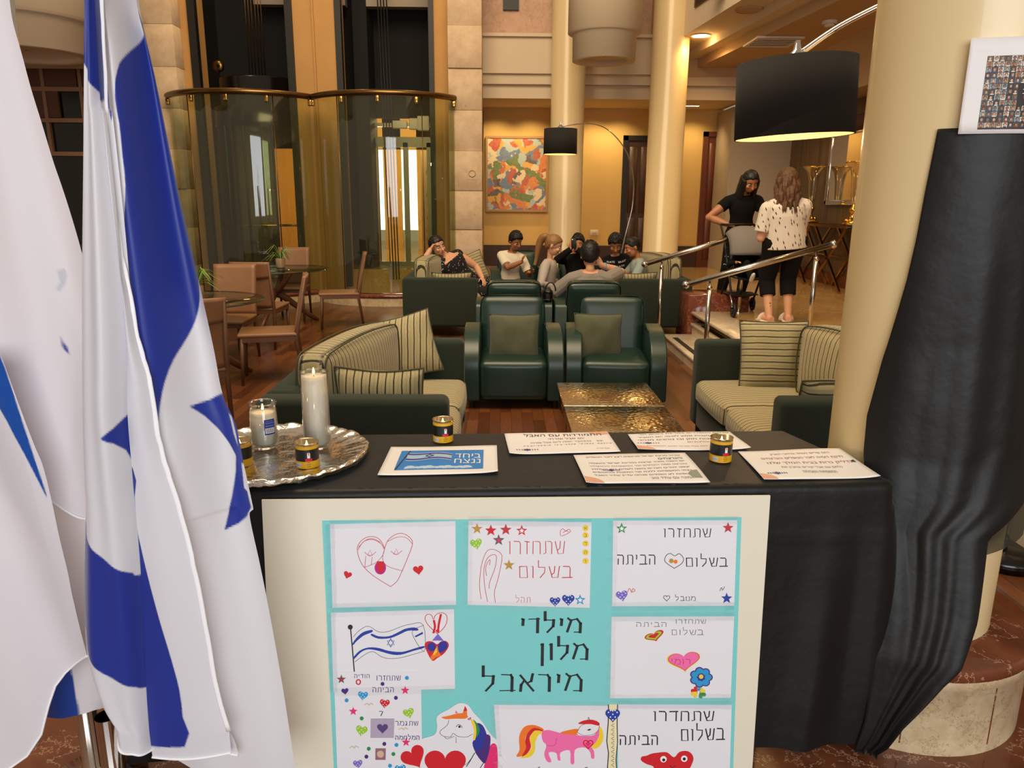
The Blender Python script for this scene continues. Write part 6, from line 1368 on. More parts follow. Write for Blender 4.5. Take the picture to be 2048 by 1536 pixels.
# the board leans back against the table: right, down and outward axes in the room
BO = Vector((-0.566, 1.672, 0.957)); BU = Vector((0.99932, 0.03656, -0.00487)); BV = Vector((-0.0021, -0.07546, -0.99715)); BN = -BU.cross(BV)
BH = 0.754
board = thing('poster_board', 'big cream board with turquoise card and children drawings leaning on the table', 'poster board', BO)
def bf(off): return lambda u, v, d=0.0: BU * u + BV * min(v, BH - 0.002) - BN * (-off) * 1.0 + BN * d
if BN.y > 0: BN = -BN                      # outward means towards the viewer
MB().prism([(0, 0), (1.231, 0), (1.231, BH), (0, BH)], -0.006, 0.0, lambda u, v, d: BU * u + BV * v + BN * d).build('board_panel', M['poster_white'], board)
LAYER = {'back': 0.0006, 'd1': 0.0014, 'd2': 0.0014, 'd3': 0.0014, 'd4': 0.0014, 'd5': 0.0022, 'd7': 0.0014, 'd8': 0.0014, 'd9': 0.0014, 'd6': 0.003, 'strip': 0.0022}
NAMES = {'back': 'turquoise_card', 'd6': 'cut_out_drawing', 'strip': 'paper_strip'}
LAB = {'d1': 'drawing of two joined heart faces in red line', 'd2': 'drawing with red handwriting and star stickers', 'd3': 'drawing with black handwriting and corner stickers',
       'd4': 'drawing of a blue and white flag and coloured hearts', 'd5': 'tall sheet covered with dots, hearts and purple writing', 'd6': 'cut out white unicorn with rainbow mane and red hearts',
       'd7': 'drawing of a pink unicorn with flame coloured tail', 'd8': 'drawing with bold black writing and red hearts with eyes', 'd9': 'drawing with a pink heart and blue flower',
       'strip': 'cream paper strip with blue heart', 'back': 'turquoise card'}
parts = {}
for key, s in PAPERS.items():
    off = LAYER[key]; m = MB(); P = pts_of(s)
    if key == 'd6': P = smooth2(P, True, 4)
    P = [(u, min(v, BH - 0.002)) for u, v in P]
    mats = [M['turquoise'] if key == 'back' else (M['ink_tan'] if key == 'strip' else M['drawing_paper'])]
    if key == 'strip': mats = [plain('cream_strip', (232, 222, 178), 0.6)]
    m.prism(P, off - 0.0005, off, lambda u, v, d: BU * u + BV * v + BN * d)
    marks = list(MARKS.get(key, []))
    if key == 'd2': marks += []
    if key == 'back': marks += MARKS['title']
    cols = []
    for i, (typ, col, w, sm, q) in enumerate(marks):
        if col not in cols: cols.append(col); mats.append(M['ink_' + col] if col != 'paper' else M['drawing_paper'])
        mi = 1 + cols.index(col); p = pts_of(q); e = off + 0.0002 + i * 0.000012
        fn = lambda u, v, e=e: BU * u + BV * min(v, BH - 0.002) + BN * e
        if typ == 'L':
            if sm: p = smooth2(p, False, 4)
            if key == 'back':                    # broad-nib marker: thick down strokes, thin cross strokes
                for a, b in zip(p, p[1:]):
                    n = 3; seg = [(a[0] + (b[0] - a[0]) * k / n, a[1] + (b[1] - a[1]) * k / n) for k in range(n + 1)]
                    steep = abs(b[1] - a[1]) / (abs(b[0] - a[0]) + abs(b[1] - a[1]) + 1e-9)
                    ribbon(m, seg, (0.0026 + 0.0052 * steep), fn, mi)
            else: ribbon(m, p, w * 1.35e-3, fn, mi)
        else:
            if sm and len(p) > 4: p = smooth2(p, True, 3)
            m.flat(p, fn, mi)
    o = m.build(NAMES.get(key, 'drawing'), mats, board, weld=False); o['label'] = LAB[key]; parts[key] = o
for k, (d, kind, col, acc, s, dots) in enumerate(STICKERS):
    off = LAYER[d] + 0.0012 + k * 0.00001; m = MB(); P = pts_of(s)
    if min(v for u, v in P) > BH - 0.004: continue
    P = [(u, min(v, BH - 0.002)) for u, v in P]
    m.prism(P, off - 0.0006, off, lambda u, v, d_: BU * u + BV * v + BN * d_)
    mats = [M['ink_' + col], M['ink_' + (acc or 'W')]]
    for q in dots:
        Q = [(u, min(v, BH - 0.002)) for u, v in pts_of(q)]
        m.flat(Q, lambda u, v, e=off + 0.0003: BU * u + BV * v + BN * e, 1)
    if kind == 'round_sticker' and d == 'd2':
        mats.append(M['ink_K'])
        c = (sum(u for u, v in P) / len(P), sum(v for u, v in P) / len(P))
        for typ, cl, w, sm, q in MARKS['d2_letters']:
            p = pts_of(q)
            if math.hypot(p[0][0] - c[0], p[0][1] - c[1]) < 0.011: ribbon(m, p, w * 1e-3, lambda u, v, e=off + 0.0003: BU * u + BV * v + BN * e, 2)
    m.build(kind, mats, parts[d], weld=False)
# clear adhesive tape along the sheet edges
rr = random.Random(4)
for key in ('d1', 'd2', 'd3', 'd9', 'd4', 'd7', 'd8'):
    P = pts_of(PAPERS[key]); m = MB(); e = LAYER[key] + 0.0008
    for a, b in ((P[0], P[1]), (P[3], P[2]), (P[0], P[3])):
        if max(a[1], b[1]) > BH - 0.02: continue
        n = 30; A, B_ = Vector(a), Vector(b); t = (B_ - A).normalized(); nn = Vector((-t.y, t.x)); vs = []
        for i in range(n + 1):
            q = A.lerp(B_, i / n)
            for w in (-0.011, 0, 0.011):
                x = q + nn * (w + rr.uniform(-0.0012, 0.0012)); vs.append(BU * x.x + BV * min(x.y, BH - 0.002) + BN * (e + rr.uniform(0, 0.0016)))
        m.add(vs, [(3 * i + j, 3 * i + j + 1, 3 * i + j + 4, 3 * i + j + 3) for i in range(n) for j in (0, 1)], 0, True)
    if m.v: m.build('clear_tape', M['tape'], parts[key])

# ---------------------------------------------------------------- table and its black cloth
TA, TB = Vector((-0.98, 1.678)), Vector((1.0, 1.753))          # front edge
tt = (TB - TA).normalized(); tn = Vector((tt.y, -tt.x)); TL_ = (TB - TA).length; DEP = 0.45
def tp(s, d): q = TA + tt * s - tn * d; return (q.x, q.y)         # s along the front edge, d backwards
t = thing('folding_table', 'long narrow folding table completely covered by the black cloth', 'table', (*tp(TL_ / 2, DEP / 2), 0.2), math.atan2(tt.y, tt.x))
MB().rbox((-0.09, 0, 0.748), (TL_ - 0.24, DEP - 0.03, 0.035), 0.01, 2).build('table_top', M['white'], t)
for x in (-0.8, 0.70):
    for y in (-0.17, 0.17): MB().tube([(x, y, 0), (x, y, 0.73)], 0.014, 10).build('leg', M['steel'], t)
# cloth: flat top, rounded edge, hanging front and right side with soft folds and pressed creases
path = []; r = 0.035
for s in S(0.0, TL_ - r, 150): path.append((*tp(s, 0), tn.x, tn.y, 0.735, s))
for a in S(0, 90, 10)[1:]:
    c = tp(TL_ - r, r); dx = tn * math.cos(R(a)) + tt * math.sin(R(a)); path.append((c[0] + dx.x * r, c[1] + dx.y * r, dx.x, dx.y, 0.735 - 0.45 * (a / 90) ** 2, TL_ - r + 0.05 * a / 90))
for d in S(r, DEP, 10)[1:]: path.append((*tp(TL_ - 0.10 * (d / DEP) ** 1.2, d), tt.x, tt.y, 0.285, TL_ + d))
top_z = 0.968; m = MB(); rows = 46
def foldf(s, k):
    # folds deepen towards the hem; a slanting fold right of the board, soft waves elsewhere
    a = 0.012 * math.sin(7.3 * s + 0.6) + 0.008 * math.sin(15.1 * s + 2.0)
    c = s - (1.62 - 0.16 * k)
    a += 0.03 * math.exp(-(c / 0.07) ** 2) - 0.022 * math.exp(-((c + 0.11) / 0.06) ** 2)
    c2 = s - (1.84 - 0.05 * k); a += 0.028 * math.exp(-(c2 / 0.05) ** 2)
    if s > 1.90: a += 0.035 * math.exp(-((s - 1.98) / 0.06) ** 2) * min(1, k * 5) * (1 - 0.9 * max(0, k - 0.35) / 0.65)
    if s < 1.3 and s > 0.33: a = min(a, 0.004)
    return a * min(1.0, k * 1.25)
vs = []
for j in range(rows + 1):
    for (x, y, nx, ny, drop, s) in path:
        e = 0.018
        if j <= 4:
            a = R(90 * j / 4); off = -e + e * math.sin(a); z = top_z - e + e * math.cos(a)
        else:
            k = (j - 4) / (rows - 4); f = foldf(s, k); crease = 0.0022 * math.exp(-((k - 0.17) / 0.012) ** 2)
            off = f + 0.02 * k * (1 if s > 1.25 else 0.2) + crease; z = top_z - e - (drop - e) * k
            if j == rows: z += 0.0
        vs.append((x + nx * off, y + ny * off, z))
n = len(path)
m.add(vs, [(j * n + i, j * n + i + 1, (j + 1) * n + i + 1, (j + 1) * n + i) for j in range(rows) for i in range(n - 1)])
inner = [vs[i] for i in range(n)]
cloth_top = [(p[0], p[1]) for p in inner] + [tp(TL_ - 0.10, DEP), tp(0, DEP)]
m.flat(cloth_top, lambda u, v: (u, v, top_z))
bk = []
for j in range(12):
    for s in S(0, TL_ - 0.10, 40): q = tp(s, DEP + 0.004 * j ** 0.5); bk.append((*q, top_z - j * 0.062))
m.add(bk, [(j * 40 + i, j * 40 + i + 1, (j + 1) * 40 + i + 1, (j + 1) * 40 + i) for j in range(11) for i in range(39)])
def satin():
    k = NT('black_satin'); v = k.coord('Object'); f = k.noise(v, 7, 4)
    k.b.inputs['Base Color'].default_value = (*lin((19, 18, 17)), 1); k.b.inputs['Roughness'].default_value = 0.48
    k.b.inputs['Sheen Weight'].default_value = 0.06; k.b.inputs['Sheen Roughness'].default_value = 0.4; k.b.inputs['Specular IOR Level'].default_value = 0.3
    k.bump(f, 0.25, 0.02); return k.m
M['satin'] = satin()
tag(m.build('tablecloth', M['satin']), 'black satin tablecloth hanging over the long table to the floor', 'tablecloth')

# ---------------------------------------------------------------- foil tray, candles, memorial lights
TZ = 0.9695
def foil():
    k = NT('crumpled_foil'); v = k.coord('Object')
    vo = k.n('ShaderNodeTexVoronoi', i_Scale=26.0); k.l(v, vo.inputs['Vector'])
    f = k.noise(v, 14, 5, 0.7)
    k.b.inputs['Base Color'].default_value = (0.88, 0.83, 0.76, 1); k.b.inputs['Metallic'].default_value = 1; k.b.inputs['Roughness'].default_value = 0.14
    k.bump(k.math('ADD', f, k.math('MULTIPLY', vo.outputs['Distance'], 0.5)), 0.35, 0.012); return k.m
M['foil'] = foil()
t = thing('foil_tray', 'round platter wrapped in crumpled silver foil on the left of the table', 'tray', (-0.607, 1.937, TZ))
rr = random.Random(2)
def tray(u, v):
    a = 2 * PI * u; prof = [(0.0, 0.012), (0.10, 0.012), (0.165, 0.012), (0.19, 0.014), (0.215, 0.020), (0.238, 0.026), (0.246, 0.022), (0.243, 0.010), (0.225, 0.001), (0.1, 0.001), (0.0, 0.001)]
    i = min(int(v * 10), 9); q = v * 10 - i; rr_, z = [prof[i][j] + (prof[i + 1][j] - prof[i][j]) * q for j in (0, 1)]
    if rr_ > 0.17:
        w = (rr_ - 0.17) / 0.075; z += 0.006 * w * noise.noise((math.cos(a) * 9, math.sin(a) * 9, v * 7)) + 0.0012 * w * math.sin(a * 46 + 6 * noise.noise((math.cos(a) * 3, math.sin(a) * 3, 1)))
        rr_ += 0.004 * w * noise.noise((math.cos(a) * 14, math.sin(a) * 14, 5))
    return (rr_ * math.cos(a), rr_ * math.sin(a), max(z, 0.001))
MB().grid(tray, 220, 40).build('foil_wrap', M['foil'], t)
M['wax'] = plain('white_wax', (236, 226, 206), 0.5, var=0.02)
M['wax'].node_tree.nodes['Principled BSDF'].inputs['Subsurface Weight'].default_value = 0.3
M['jar'] = thin_glass('candle_jar_glass', (0.96, 0.97, 0.96), 0.06)
M['tin_y'] = plain('yellow_label', (228, 170, 28), 0.4); M['tin_k'] = plain('black_label', (24, 24, 26), 0.35); M['tin_b'] = plain('blue_label', (40, 56, 150), 0.4)
def flame(p, parent, s=1.0):
    f = MB().lathe([(0.0005, 0), (0.0032 * s, 0.003 * s), (0.0036 * s, 0.006 * s), (0.002 * s, 0.012 * s), (0.0003, 0.018 * s)], p, 12).build('flame', M['flame'], parent)
    MB().tube([Vector(p) - Vector((0, 0, 0.007)), Vector(p) + Vector((0, 0, 0.004))], 0.0009, 6).build('wick', M['black'], parent)
def jar_candle(label, loc, r, h, wax, lip=False):
    t = thing('jar_candle', label, 'candle', loc, 0, 'white candles in glass jars on the foil tray')
    pr = [(r * 0.2, 0.002), (r - 0.004, 0.002), (r, 0.008)] + ([(r, h * 0.84), (r * 0.9, h * 0.88), (r * 0.9, h * 0.91), (r * 1.0, h * 0.925), (r * 1.0, h)] if lip else [(r, h)])
    MB().lathe(pr, (0, 0, 0), 40).build('glass_jar', M['jar'], t)
    MB().lathe([(0.001, 0.012), (r - 0.006, 0.012), (r - 0.0035, 0.018), (r - 0.0035, wax), (r - 0.012, wax - 0.003), (0.001, wax - 0.003)], (0, 0, 0), 40).build('wax', M['wax'], t)
    MB().tube([((r + 0.0005) * math.cos(a), (r + 0.0005) * math.sin(a), h) for a in S(0, 2 * PI, 41)[:-1]], 0.0016, 6, closed=True).build('rim', M['jar'], t)
    flame((0, 0, wax + 0.004), t); return t
def patch(m, r, a0, a1, z0, z1, mi, n=8):
    m.grid(lambda u, v: (r * math.cos(R(a0 + (a1 - a0) * u)), r * math.sin(R(a0 + (a1 - a0) * u)), z0 + (z1 - z0) * v), n, 1, mi)
jar_candle('tall white candle in a straight glass cylinder, burning, on the foil tray', (-0.507, 1.99, TZ + 0.013), 0.037, 0.215, 0.205)
t = jar_candle('shorter white candle in a lipped glass jar with blue label on the foil tray', (-0.652, 1.99, TZ + 0.013), 0.037, 0.128, 0.103, True)
m = MB(); patch(m, 0.0378, -70, -25, 0.045, 0.088, 0); patch(m, 0.0381, -67, -28, 0.049, 0.064, 1); patch(m, 0.0381, -66, -30, 0.068, 0.072, 2); patch(m, 0.0381, -66, -30, 0.076, 0.079, 2); patch(m, 0.0381, -64, -34, 0.082, 0.084, 2)
for i in range(8): patch(m, 0.0383, -62 + i * 4, -60.5 + i * 4, 0.051, 0.062, 3, 1)
m.build('blue_label', [M['tin_b'], M['paper'], plain('pale_blue_print', (110, 120, 190), 0.5), M['ink_K']], t)
M['tin'] = plain('tin_metal', (206, 186, 150), 0.22, 1.0)
def can(label, loc, rot):
    t = thing('memorial_candle', label, 'candle', loc, R(rot), 'yellow and black tin memorial candles')
    r, h = 0.0292, 0.066
    MB().lathe([(0.001, 0.001), (r, 0.001), (r, h), (r - 0.0015, h), (r - 0.0015, 0.006), (0.001, 0.006)], (0, 0, 0), 36).build('tin_can', M['tin'], t)
    MB().tube([((r + 0.0004) * math.cos(a), (r + 0.0004) * math.sin(a), h) for a in S(0, 2 * PI, 37)[:-1]], 0.0013, 6, closed=True).build('rim', M['tin'], t)
    m = MB(); q = r + 0.0004
    m.lathe([(q, 0.002), (q, 0.021)], (0, 0, 0), 36, 0); m.lathe([(q, 0.021), (q, 0.052)], (0, 0, 0), 36, 1); m.lathe([(q, 0.052), (q, 0.060)], (0, 0, 0), 36, 0)
    q2 = q + 0.0003
    patch(m, q2, -96, -62, 0.021, 0.029, 2); patch(m, q2 + 0.0002, -86, -72, 0.030, 0.044, 3, 3); patch(m, q2 + 0.0004, -82, -76, 0.038, 0.046, 4, 2)
    patch(m, q2, -150, -118, 0.006, 0.016, 5)
    for i in range(7): patch(m, q2 + 0.0002, -148 + i * 4.4, -146 + i * 4.4, 0.007, 0.015, 6, 1)
    for i, w in enumerate((7, 12, 9)): patch(m, q2, -80 - w, -80 + w, 0.0175 - i * 0.0052, 0.019 - i * 0.0052, 7, 3)
    m.build('paper_label', [M['tin_y'], M['tin_k'], M['ink_R'], M['ink_W'], M['ink_O'], M['ink_W'], M['tin_b'], plain('brown_print', (120, 80, 20), 0.5)], t)
    MB().lathe([(0.001, 0.045), (r - 0.002, 0.045)], (0, 0, 0), 30).build('wax', M['wax'], t)
    flame((0.0, 0.0, 0.051), t)
    bulb('candle_light', (loc[0], loc[1], loc[2] + 0.066), 0.055, (1.0, 0.6, 0.25), 0.006)
can('yellow and black tin memorial candle at the front of the foil tray', (-0.497, 1.84, TZ + 0.0125), 10)
can('yellow and black tin memorial candle at the left of the tray beside the flag', (-0.672, 1.85, TZ + 0.0125), -12)
can('yellow and black tin memorial candle behind the blue flag picture', (-0.167, 2.09, TZ), 8)
can('yellow and black tin memorial candle among the printed pages on the right', (0.598, 1.925, TZ), 0)

# ---------------------------------------------------------------- printed pages
def font_mesh(text, rtl=True):
    """letters of a text object as triangles in a unit-height frame (x from 0 to its width)"""
    cu = bpy.data.curves.new('letters', 'FONT'); cu.body = text[::-1] if rtl else text; cu.resolution_u = 3; cu.fill_mode = 'NONE'
    o = bpy.data.objects.new('letters', cu); COL.objects.link(o)
    dg = bpy.context.evaluated_depsgraph_get(); me = bpy.data.meshes.new_from_object(o.evaluated_get(dg))
    nb = {}
    for e in me.edges: nb.setdefault(e.vertices[0], []).append(e.vertices[1]); nb.setdefault(e.vertices[1], []).append(e.vertices[0])
    pts = [(v.co.x, v.co.y) for v in me.vertices]; seen = set(); loops = []
    for e in me.edges:                              # walk each contour in the order it was drawn
        a, b = e.vertices
        if a in seen: continue
        lp = [a]; seen.add(a); cur = b
        while cur not in seen:
            lp.append(cur); seen.add(cur); nx = [q for q in nb[cur] if q not in seen]; cur = nx[0] if nx else a
        if len(lp) > 2: loops.append([pts[q] for q in lp])
    bpy.data.objects.remove(o); bpy.data.curves.remove(cu); bpy.data.meshes.remove(me)
    def ar(l): return sum(p[0] * q[1] - q[0] * p[1] for p, q in zip(l, l[1:] + l[:1])) / 2
    def holds(l, p):
        r = False
        for (xa, ya), (xb, yb) in zip(l, l[1:] + l[:1]):
            if (ya > p[1]) != (yb > p[1]) and p[0] < (xb - xa) * (p[1] - ya) / (yb - ya) + xa: r = not r
        return r
    vs = []; fs = []
    if not loops: return vs, fs
    sg = math.copysign(1, ar(max(loops, key=lambda l: abs(ar(l)))))
    outer = [l for l in loops if ar(l) * sg > 0]; inner = [l for l in loops if ar(l) * sg <= 0]; hs_ = {k: [] for k in range(len(outer))}
    for h in inner:
        c = [k for k, l in enumerate(outer) if holds(l, h[0])]
        if c: hs_[min(c, key=lambda k: abs(ar(outer[k])))].append(h)
    for k, l in enumerate(outer):
        polys = [l] + hs_[k]; base = len(vs)
        for p in polys: vs += p
        fs += [tuple(base + q for q in t) for t in tessellate_polygon([[Vector((x, y, 0)) for x, y in p] for p in polys])]
    return vs, fs
def print_line(m, text, fn, x0, x1, y, h, mi, rtl=True):
    vs, fs = font_mesh(text, rtl)
    if not vs: return
    a, b = min(p[0] for p in vs), max(p[0] for p in vs)
    c, d = min(p[1] for p in vs), max(p[1] for p in vs)
    m.add([fn(x0 + (p[0] - a) / (b - a) * (x1 - x0), y - (p[1] - c) / (d - c) * h) for p in vs], fs, mi, False)
PG = 'printed white pages on the black tablecloth'
def page(label, quad, draw, mats, seed):
    c = Vector((sum(q[0] for q in quad) / 4, sum(q[1] for q in quad) / 4, TZ))
    t = thing('printed_page', label, 'paper', c, 0, PG)
    q = [Vector((x, y, 0)) - Vector((c.x, c.y, 0)) for x, y in quad]          # corners: far left, far right, near right, near left
    def fn(u, v, e=0.0):
        p = q[0] * (1 - u) * (1 - v) + q[1] * u * (1 - v) + q[2] * u * v + q[3] * (1 - u) * v
        z = 0.0035 + 0.0018 * math.sin(5 * u + seed) * math.sin(4 * v + seed * 2) + 0.005 * (2 * abs(u - 0.5)) ** 6 * (1 if (seed + int(u > .5)) % 2 else 0.3) * v
        return (p.x, p.y, z + e)
    sh = MB().grid(lambda u, v: fn(u, v), 24, 16).build('sheet', M['paper'], t, solid=0.0004)
    m = MB(); draw(m, lambda u, v: fn(u, v, 0.0009))
    m.build('printed_text', mats, t, weld=False)
M['print_grey'] = plain('grey_print', (120, 108, 104), 0.6); M['print_rose'] = plain('rose_print', (206, 140, 124), 0.6); M['print_red'] = plain('red_print', (150, 60, 56), 0.6)
M['peach'] = plain('peach_shape', (226, 170, 140), 0.6); M['sage'] = plain('sage_shape', (140, 148, 130), 0.6)
PM = [M['ink_K'], M['print_grey'], M['peach'], M['tin_b'], M['print_red'], M['sage']]
def emblem(m, fn, u, v, w=0.13):
    h = w * 0.5
    def st(k0): return [(u + w * 0.32 * math.cos(R(k0 + i * 120)), v + h * 0.85 * math.sin(R(k0 + i * 120))) for i in range(3)]
    m.flat(st(-90), lambda a, b: Vector(fn(a, b)) + Vector((0, 0, 0.0003)), 4); m.flat(st(90), lambda a, b: Vector(fn(a, b)) + Vector((0, 0, 0.0004)), 3)
    for q in range(9): ribbon(m, [(u + w * (-0.72 + q * 0.18), v - h * 0.22), (u + w * (-0.72 + q * 0.18) + 0.004, v + h * 0.25)], 0.009, lambda a, b: Vector(fn(a, b)) + Vector((0, 0, 0.0006)), 3)
def corner(m, fn, u, v, s, mi, a0=0, a1=360):
    P = [(u, v)] + [(u + s * math.cos(R(a)), v + s * 1.35 * math.sin(R(a))) for a in S(a0, a1, 12)]
    m.flat([(min(max(a, 0.004), 0.996), min(max(b, 0.005), 0.995)) for a, b in P], fn, mi)
def body(m, fn, lines):
    for (txt, x0, x1, y, h, mi) in lines: print_line(m, txt, fn, x0, x1, y, h, mi)
def page2(m, fn):
    corner(m, fn, 0.93, 0.0, 0.12, 2, 0, 180)
    body(m, lambda a, b: Vector(fn(a, b)) + Vector((0, 0, 0.0004)), [('התמודדות עם האבל', 0.18, 0.92, 0.2, 0.13, 0), ('יום אבל אזרחי', 0.40, 0.74, 0.37, 0.09, 4), ('יצא 7 בנובמבר יוזמה ליום אבל אזרחי', 0.22, 0.9, 0.52, 0.07, 1), ('ליום אבל אזרחי במדינה', 0.15, 0.97, 0.64, 0.04, 1)])
    emblem(m, fn, 0.17, 0.8); print_line(m, 'אבל אזרחי', fn, 0.8, 0.92, 0.86, 0.04, 1)
def page3(m, fn):
    corner(m, fn, 0.0, 1.0, 0.16, 2, -90, 0)
    body(m, fn, [('אבלים המוגדרים במדינת באופן חד', 0.1, 0.97, 0.12, 0.08, 0), ('פעמי בעקבות אסון לאומי יום האבל', 0.08, 0.95, 0.30, 0.09, 0), ('נקבע מכוח חוק ובו נוהגים מנהגי', 0.06, 0.93, 0.48, 0.09, 0), ('ממלכתיים', 0.5, 0.72, 0.6, 0.06, 1), ('יוזמה ליום אבל אזרחי למען המשפחות', 0.1, 0.75, 0.82, 0.06, 4)])
    emblem(m, fn, 0.13, 0.62)
def page4(m, fn):
    corner(m, fn, 0.0, 1.0, 0.15, 2, -90, 0); corner(m, fn, 0.97, 0.75, 0.09, 5, 90, 270)
    tx = ['אזרחי מדינת ישראל מבקשים רצון לזכר הנופלים', 'והנרצחים', 'יום השנה מזכיר קרבות במדינת ישראל והעצמה', 'בארצנו מפת הקלפים זכר המשפחות וההנצחה', 'יצאנו יהודים חברים בואנו לשלום בתי העלמין', 'בבתי המשפחות ללכת של התקוות והחטופים', 'שוטפיות לא הסתיים אנחנו עדיין עתיד האבל', 'האמונה עם עתיד טוב']
    for i, s in enumerate(tx): print_line(m, s, fn, (0.72 if i == 1 else 0.55 if i == 7 else 0.1), 0.93, 0.14 + i * 0.105, 0.06, 1 if i in (3, 7) else 0)
    emblem(m, fn, 0.26, 0.56, 0.09)
def page5(m, fn):
    corner(m, fn, 0.0, 1.0, 0.13, 2, -90, 0); corner(m, fn, 0.97, 0.47, 0.03, 0, 90, 270)
    body(m, fn, [('היום שלישי נעמוד ברחבי הארץ', 0.27, 0.84, 0.2, 0.08, 1), ('לדקת דומיה לזכר הנופלים והנרצחים', 0.15, 0.92, 0.36, 0.095, 4), ('נדליק נרות בבית המלך שלנו', 0.16, 0.94, 0.53, 0.1, 4), ('נלחם עם אבל יקירים ונחבק את', 0.25, 0.8, 0.67, 0.08, 1), ('המשפחות השכולות', 0.4, 0.7, 0.81, 0.085, 1)])
    emblem(m, fn, 0.16, 0.82, 0.11)
page('printed page with a bold heading, farthest left of the text pages', [(0.012, 2.145), (0.324, 2.175), (0.335, 1.981), (0.025, 1.958)], page2, PM, 1)
page('printed page at the back edge of the table behind the right tin candle', [(0.383, 2.150), (0.699, 2.178), (0.708, 2.005), (0.387, 1.999)], page3, PM, 2)
page('printed page with eight lines of small text left of the right tin candle', [(0.201, 1.955), (0.514, 1.978), (0.523, 1.749), (0.212, 1.737)], page4, PM, 3)
page('printed page with red lines at the right end of the table', [(0.667, 1.992), (0.965, 2.015), (0.968, 1.785), (0.663, 1.766)], page5, PM, 4)
M['sky_print'] = plain('sky_print', (40, 130, 210), 0.45); M['cloud_print'] = plain('cloud_print', (190, 216, 236), 0.45); M['flag_print'] = plain('pale_flag_print', (170, 196, 226), 0.45)
def page1(m, fn):
    x0, x1, y0, y1 = 0.12, 0.875, 0.17, 0.85
    m.grid(lambda a, b: fn(x0 + (x1 - x0) * a, y0 + (y1 - y0) * b), 10, 8, 0, False)
    up = lambda e: (lambda a, b: Vector(fn(a, b)) + Vector((0, 0, e)))
    for i in range(14):
        u = x0 + 0.02 + i * 0.054; m.flat([(u + 0.05 * math.cos(R(a)) + 0.0, y1 - 0.05 - 0.05 * math.sin(R(a)) * (1 + 0.3 * (i % 3))) for a in S(0, 360, 10)[:-1] if True and x0 < u + 0.05 * math.cos(R(a)) < x1 and y1 - 0.05 - 0.05 * math.sin(R(a)) * 1.6 < y1], up(0.0003), 1) if 1 < i < 12 else None
    wav = lambda s, b: (0.19 + 0.40 * s, 0.24 + 0.30 * b + 0.035 * math.sin(6 * s + 0.6) + 0.06 * s * (1 - b) )
    m.grid(lambda a, b: up(0.0005)(*wav(a, b)), 12, 4, 2, False)
    for b0, b1 in ((0.1, 0.26), (0.74, 0.9)): m.grid(lambda a, b: up(0.0008)(*wav(a, b0 + (b1 - b0) * b)), 12, 1, 3, False)
    for k0 in (-90, 90):
        tri = [wav(0.5 + 0.10 * math.cos(R(k0 + i * 120)), 0.5 + 0.2 * math.sin(R(k0 + i * 120))) for i in range(3)]
        ribbon(m, [tri[0], tri[1], tri[2], tri[0]], 0.012, up(0.001), 3)
    ribbon(m, [(0.2, 0.2), (0.13, 0.84)], 0.012, up(0.001), 5)
    print_line(m, 'ביחד', up(0.0009), 0.62, 0.85, 0.47, 0.15, 4); print_line(m, 'ננצח', up(0.0009), 0.62, 0.85, 0.66, 0.15, 4)
page('white page with a blue picture of a flag in the sky', [(-0.309, 2.021), (-0.01, 2.036), (-0.006, 1.813), (-0.311, 1.794)], page1, [M['sky_print'], M['cloud_print'], M['flag_print'], M['tin_b'], M['ink_W'], M['ink_K']], 6)

# ---------------------------------------------------------------- hanging flags
import numpy as np
def inside(poly, X, Z):
    r = np.zeros(X.shape, bool); n = len(poly)
    for i in range(n):
        (xa, za), (xb, zb) = poly[i], poly[(i + 1) % n]
        if za == zb: continue
        c = ((za > Z) != (zb > Z)) & (X < (xb - xa) * (Z - za) / (zb - za) + xa); r ^= c
    return r
def dense(pts, k=6):
    P = smooth_path([(p[0], 0, p[1]) for p in pts], k); return [(p.x, p.z) for p in P]
def xz(poly, z):                                # x of an edge at height z (edges are listed downwards)
    q = sorted((p[1], p[0]) for p in poly); return lerp_curve(q, z)
FW, FB = lin((226, 226, 232)), lin((32, 52, 150))
def cloth_layer(left, right, z_top, z_bot, y_of, paint, nr, nc, ragged=None, base=FW):
    """grid between two hanging edges; y_of(s, z, x) gives the depth of the folds, paint = [(polygon, colour)]"""
    zt = np.linspace(z_top, z_bot, nr + 1); V = []; 
    L_ = sorted((p[1], p[0]) for p in dense(left)); R_ = sorted((p[1], p[0]) for p in dense(right))
    lx = np.interp(zt, [p[0] for p in L_], [p[1] for p in L_]); rx = np.interp(zt, [p[0] for p in R_], [p[1] for p in R_])
    s = np.linspace(0, 1, nc + 1)
    X = lx[:, None] + (rx - lx)[:, None] * s[None, :]; Z = np.repeat(zt[:, None], nc + 1, 1)
    if ragged is not None:                      # lower hem that is not level
        h = sorted(ragged); hz = np.interp(X, [p[0] for p in h], [p[1] for p in h])
        k = (Z - z_bot) / (z_top - z_bot); Z = hz + (z_top - hz) * k
    col = np.zeros(X.shape + (3,)); dx = (rx - lx)[:, None] / nc; dz = (z_top - z_bot) / nr
    for ox in (-0.33, 0, 0.33):                 # the print's edges are averaged over each thread
        for oz in (-0.33, 0, 0.33):
            one_ = np.empty(X.shape + (3,)); one_[:] = base
            for poly, c in paint: one_[inside(poly, X + dx * ox, Z + dz * oz)] = c
            col += one_ / 9
    Y = np.array([[y_of(s[i], Z[j, i], X[j, i]) for i in range(nc + 1)] for j in range(nr + 1)])
    vs = np.stack([X, Y, Z], -1).reshape(-1, 3); n = nc + 1
    fs = [(j * n + i, j * n + i + 1, (j + 1) * n + i + 1, (j + 1) * n + i) for j in range(nr) for i in range(nc)]
    return [tuple(v) for v in vs], fs, [tuple(c) for c in col.reshape(-1, 3)]
M['flag_cloth'] = vcol('satin_flag_cloth', 0.42, sheen=0.25, transl=0.22, spec=0.4)
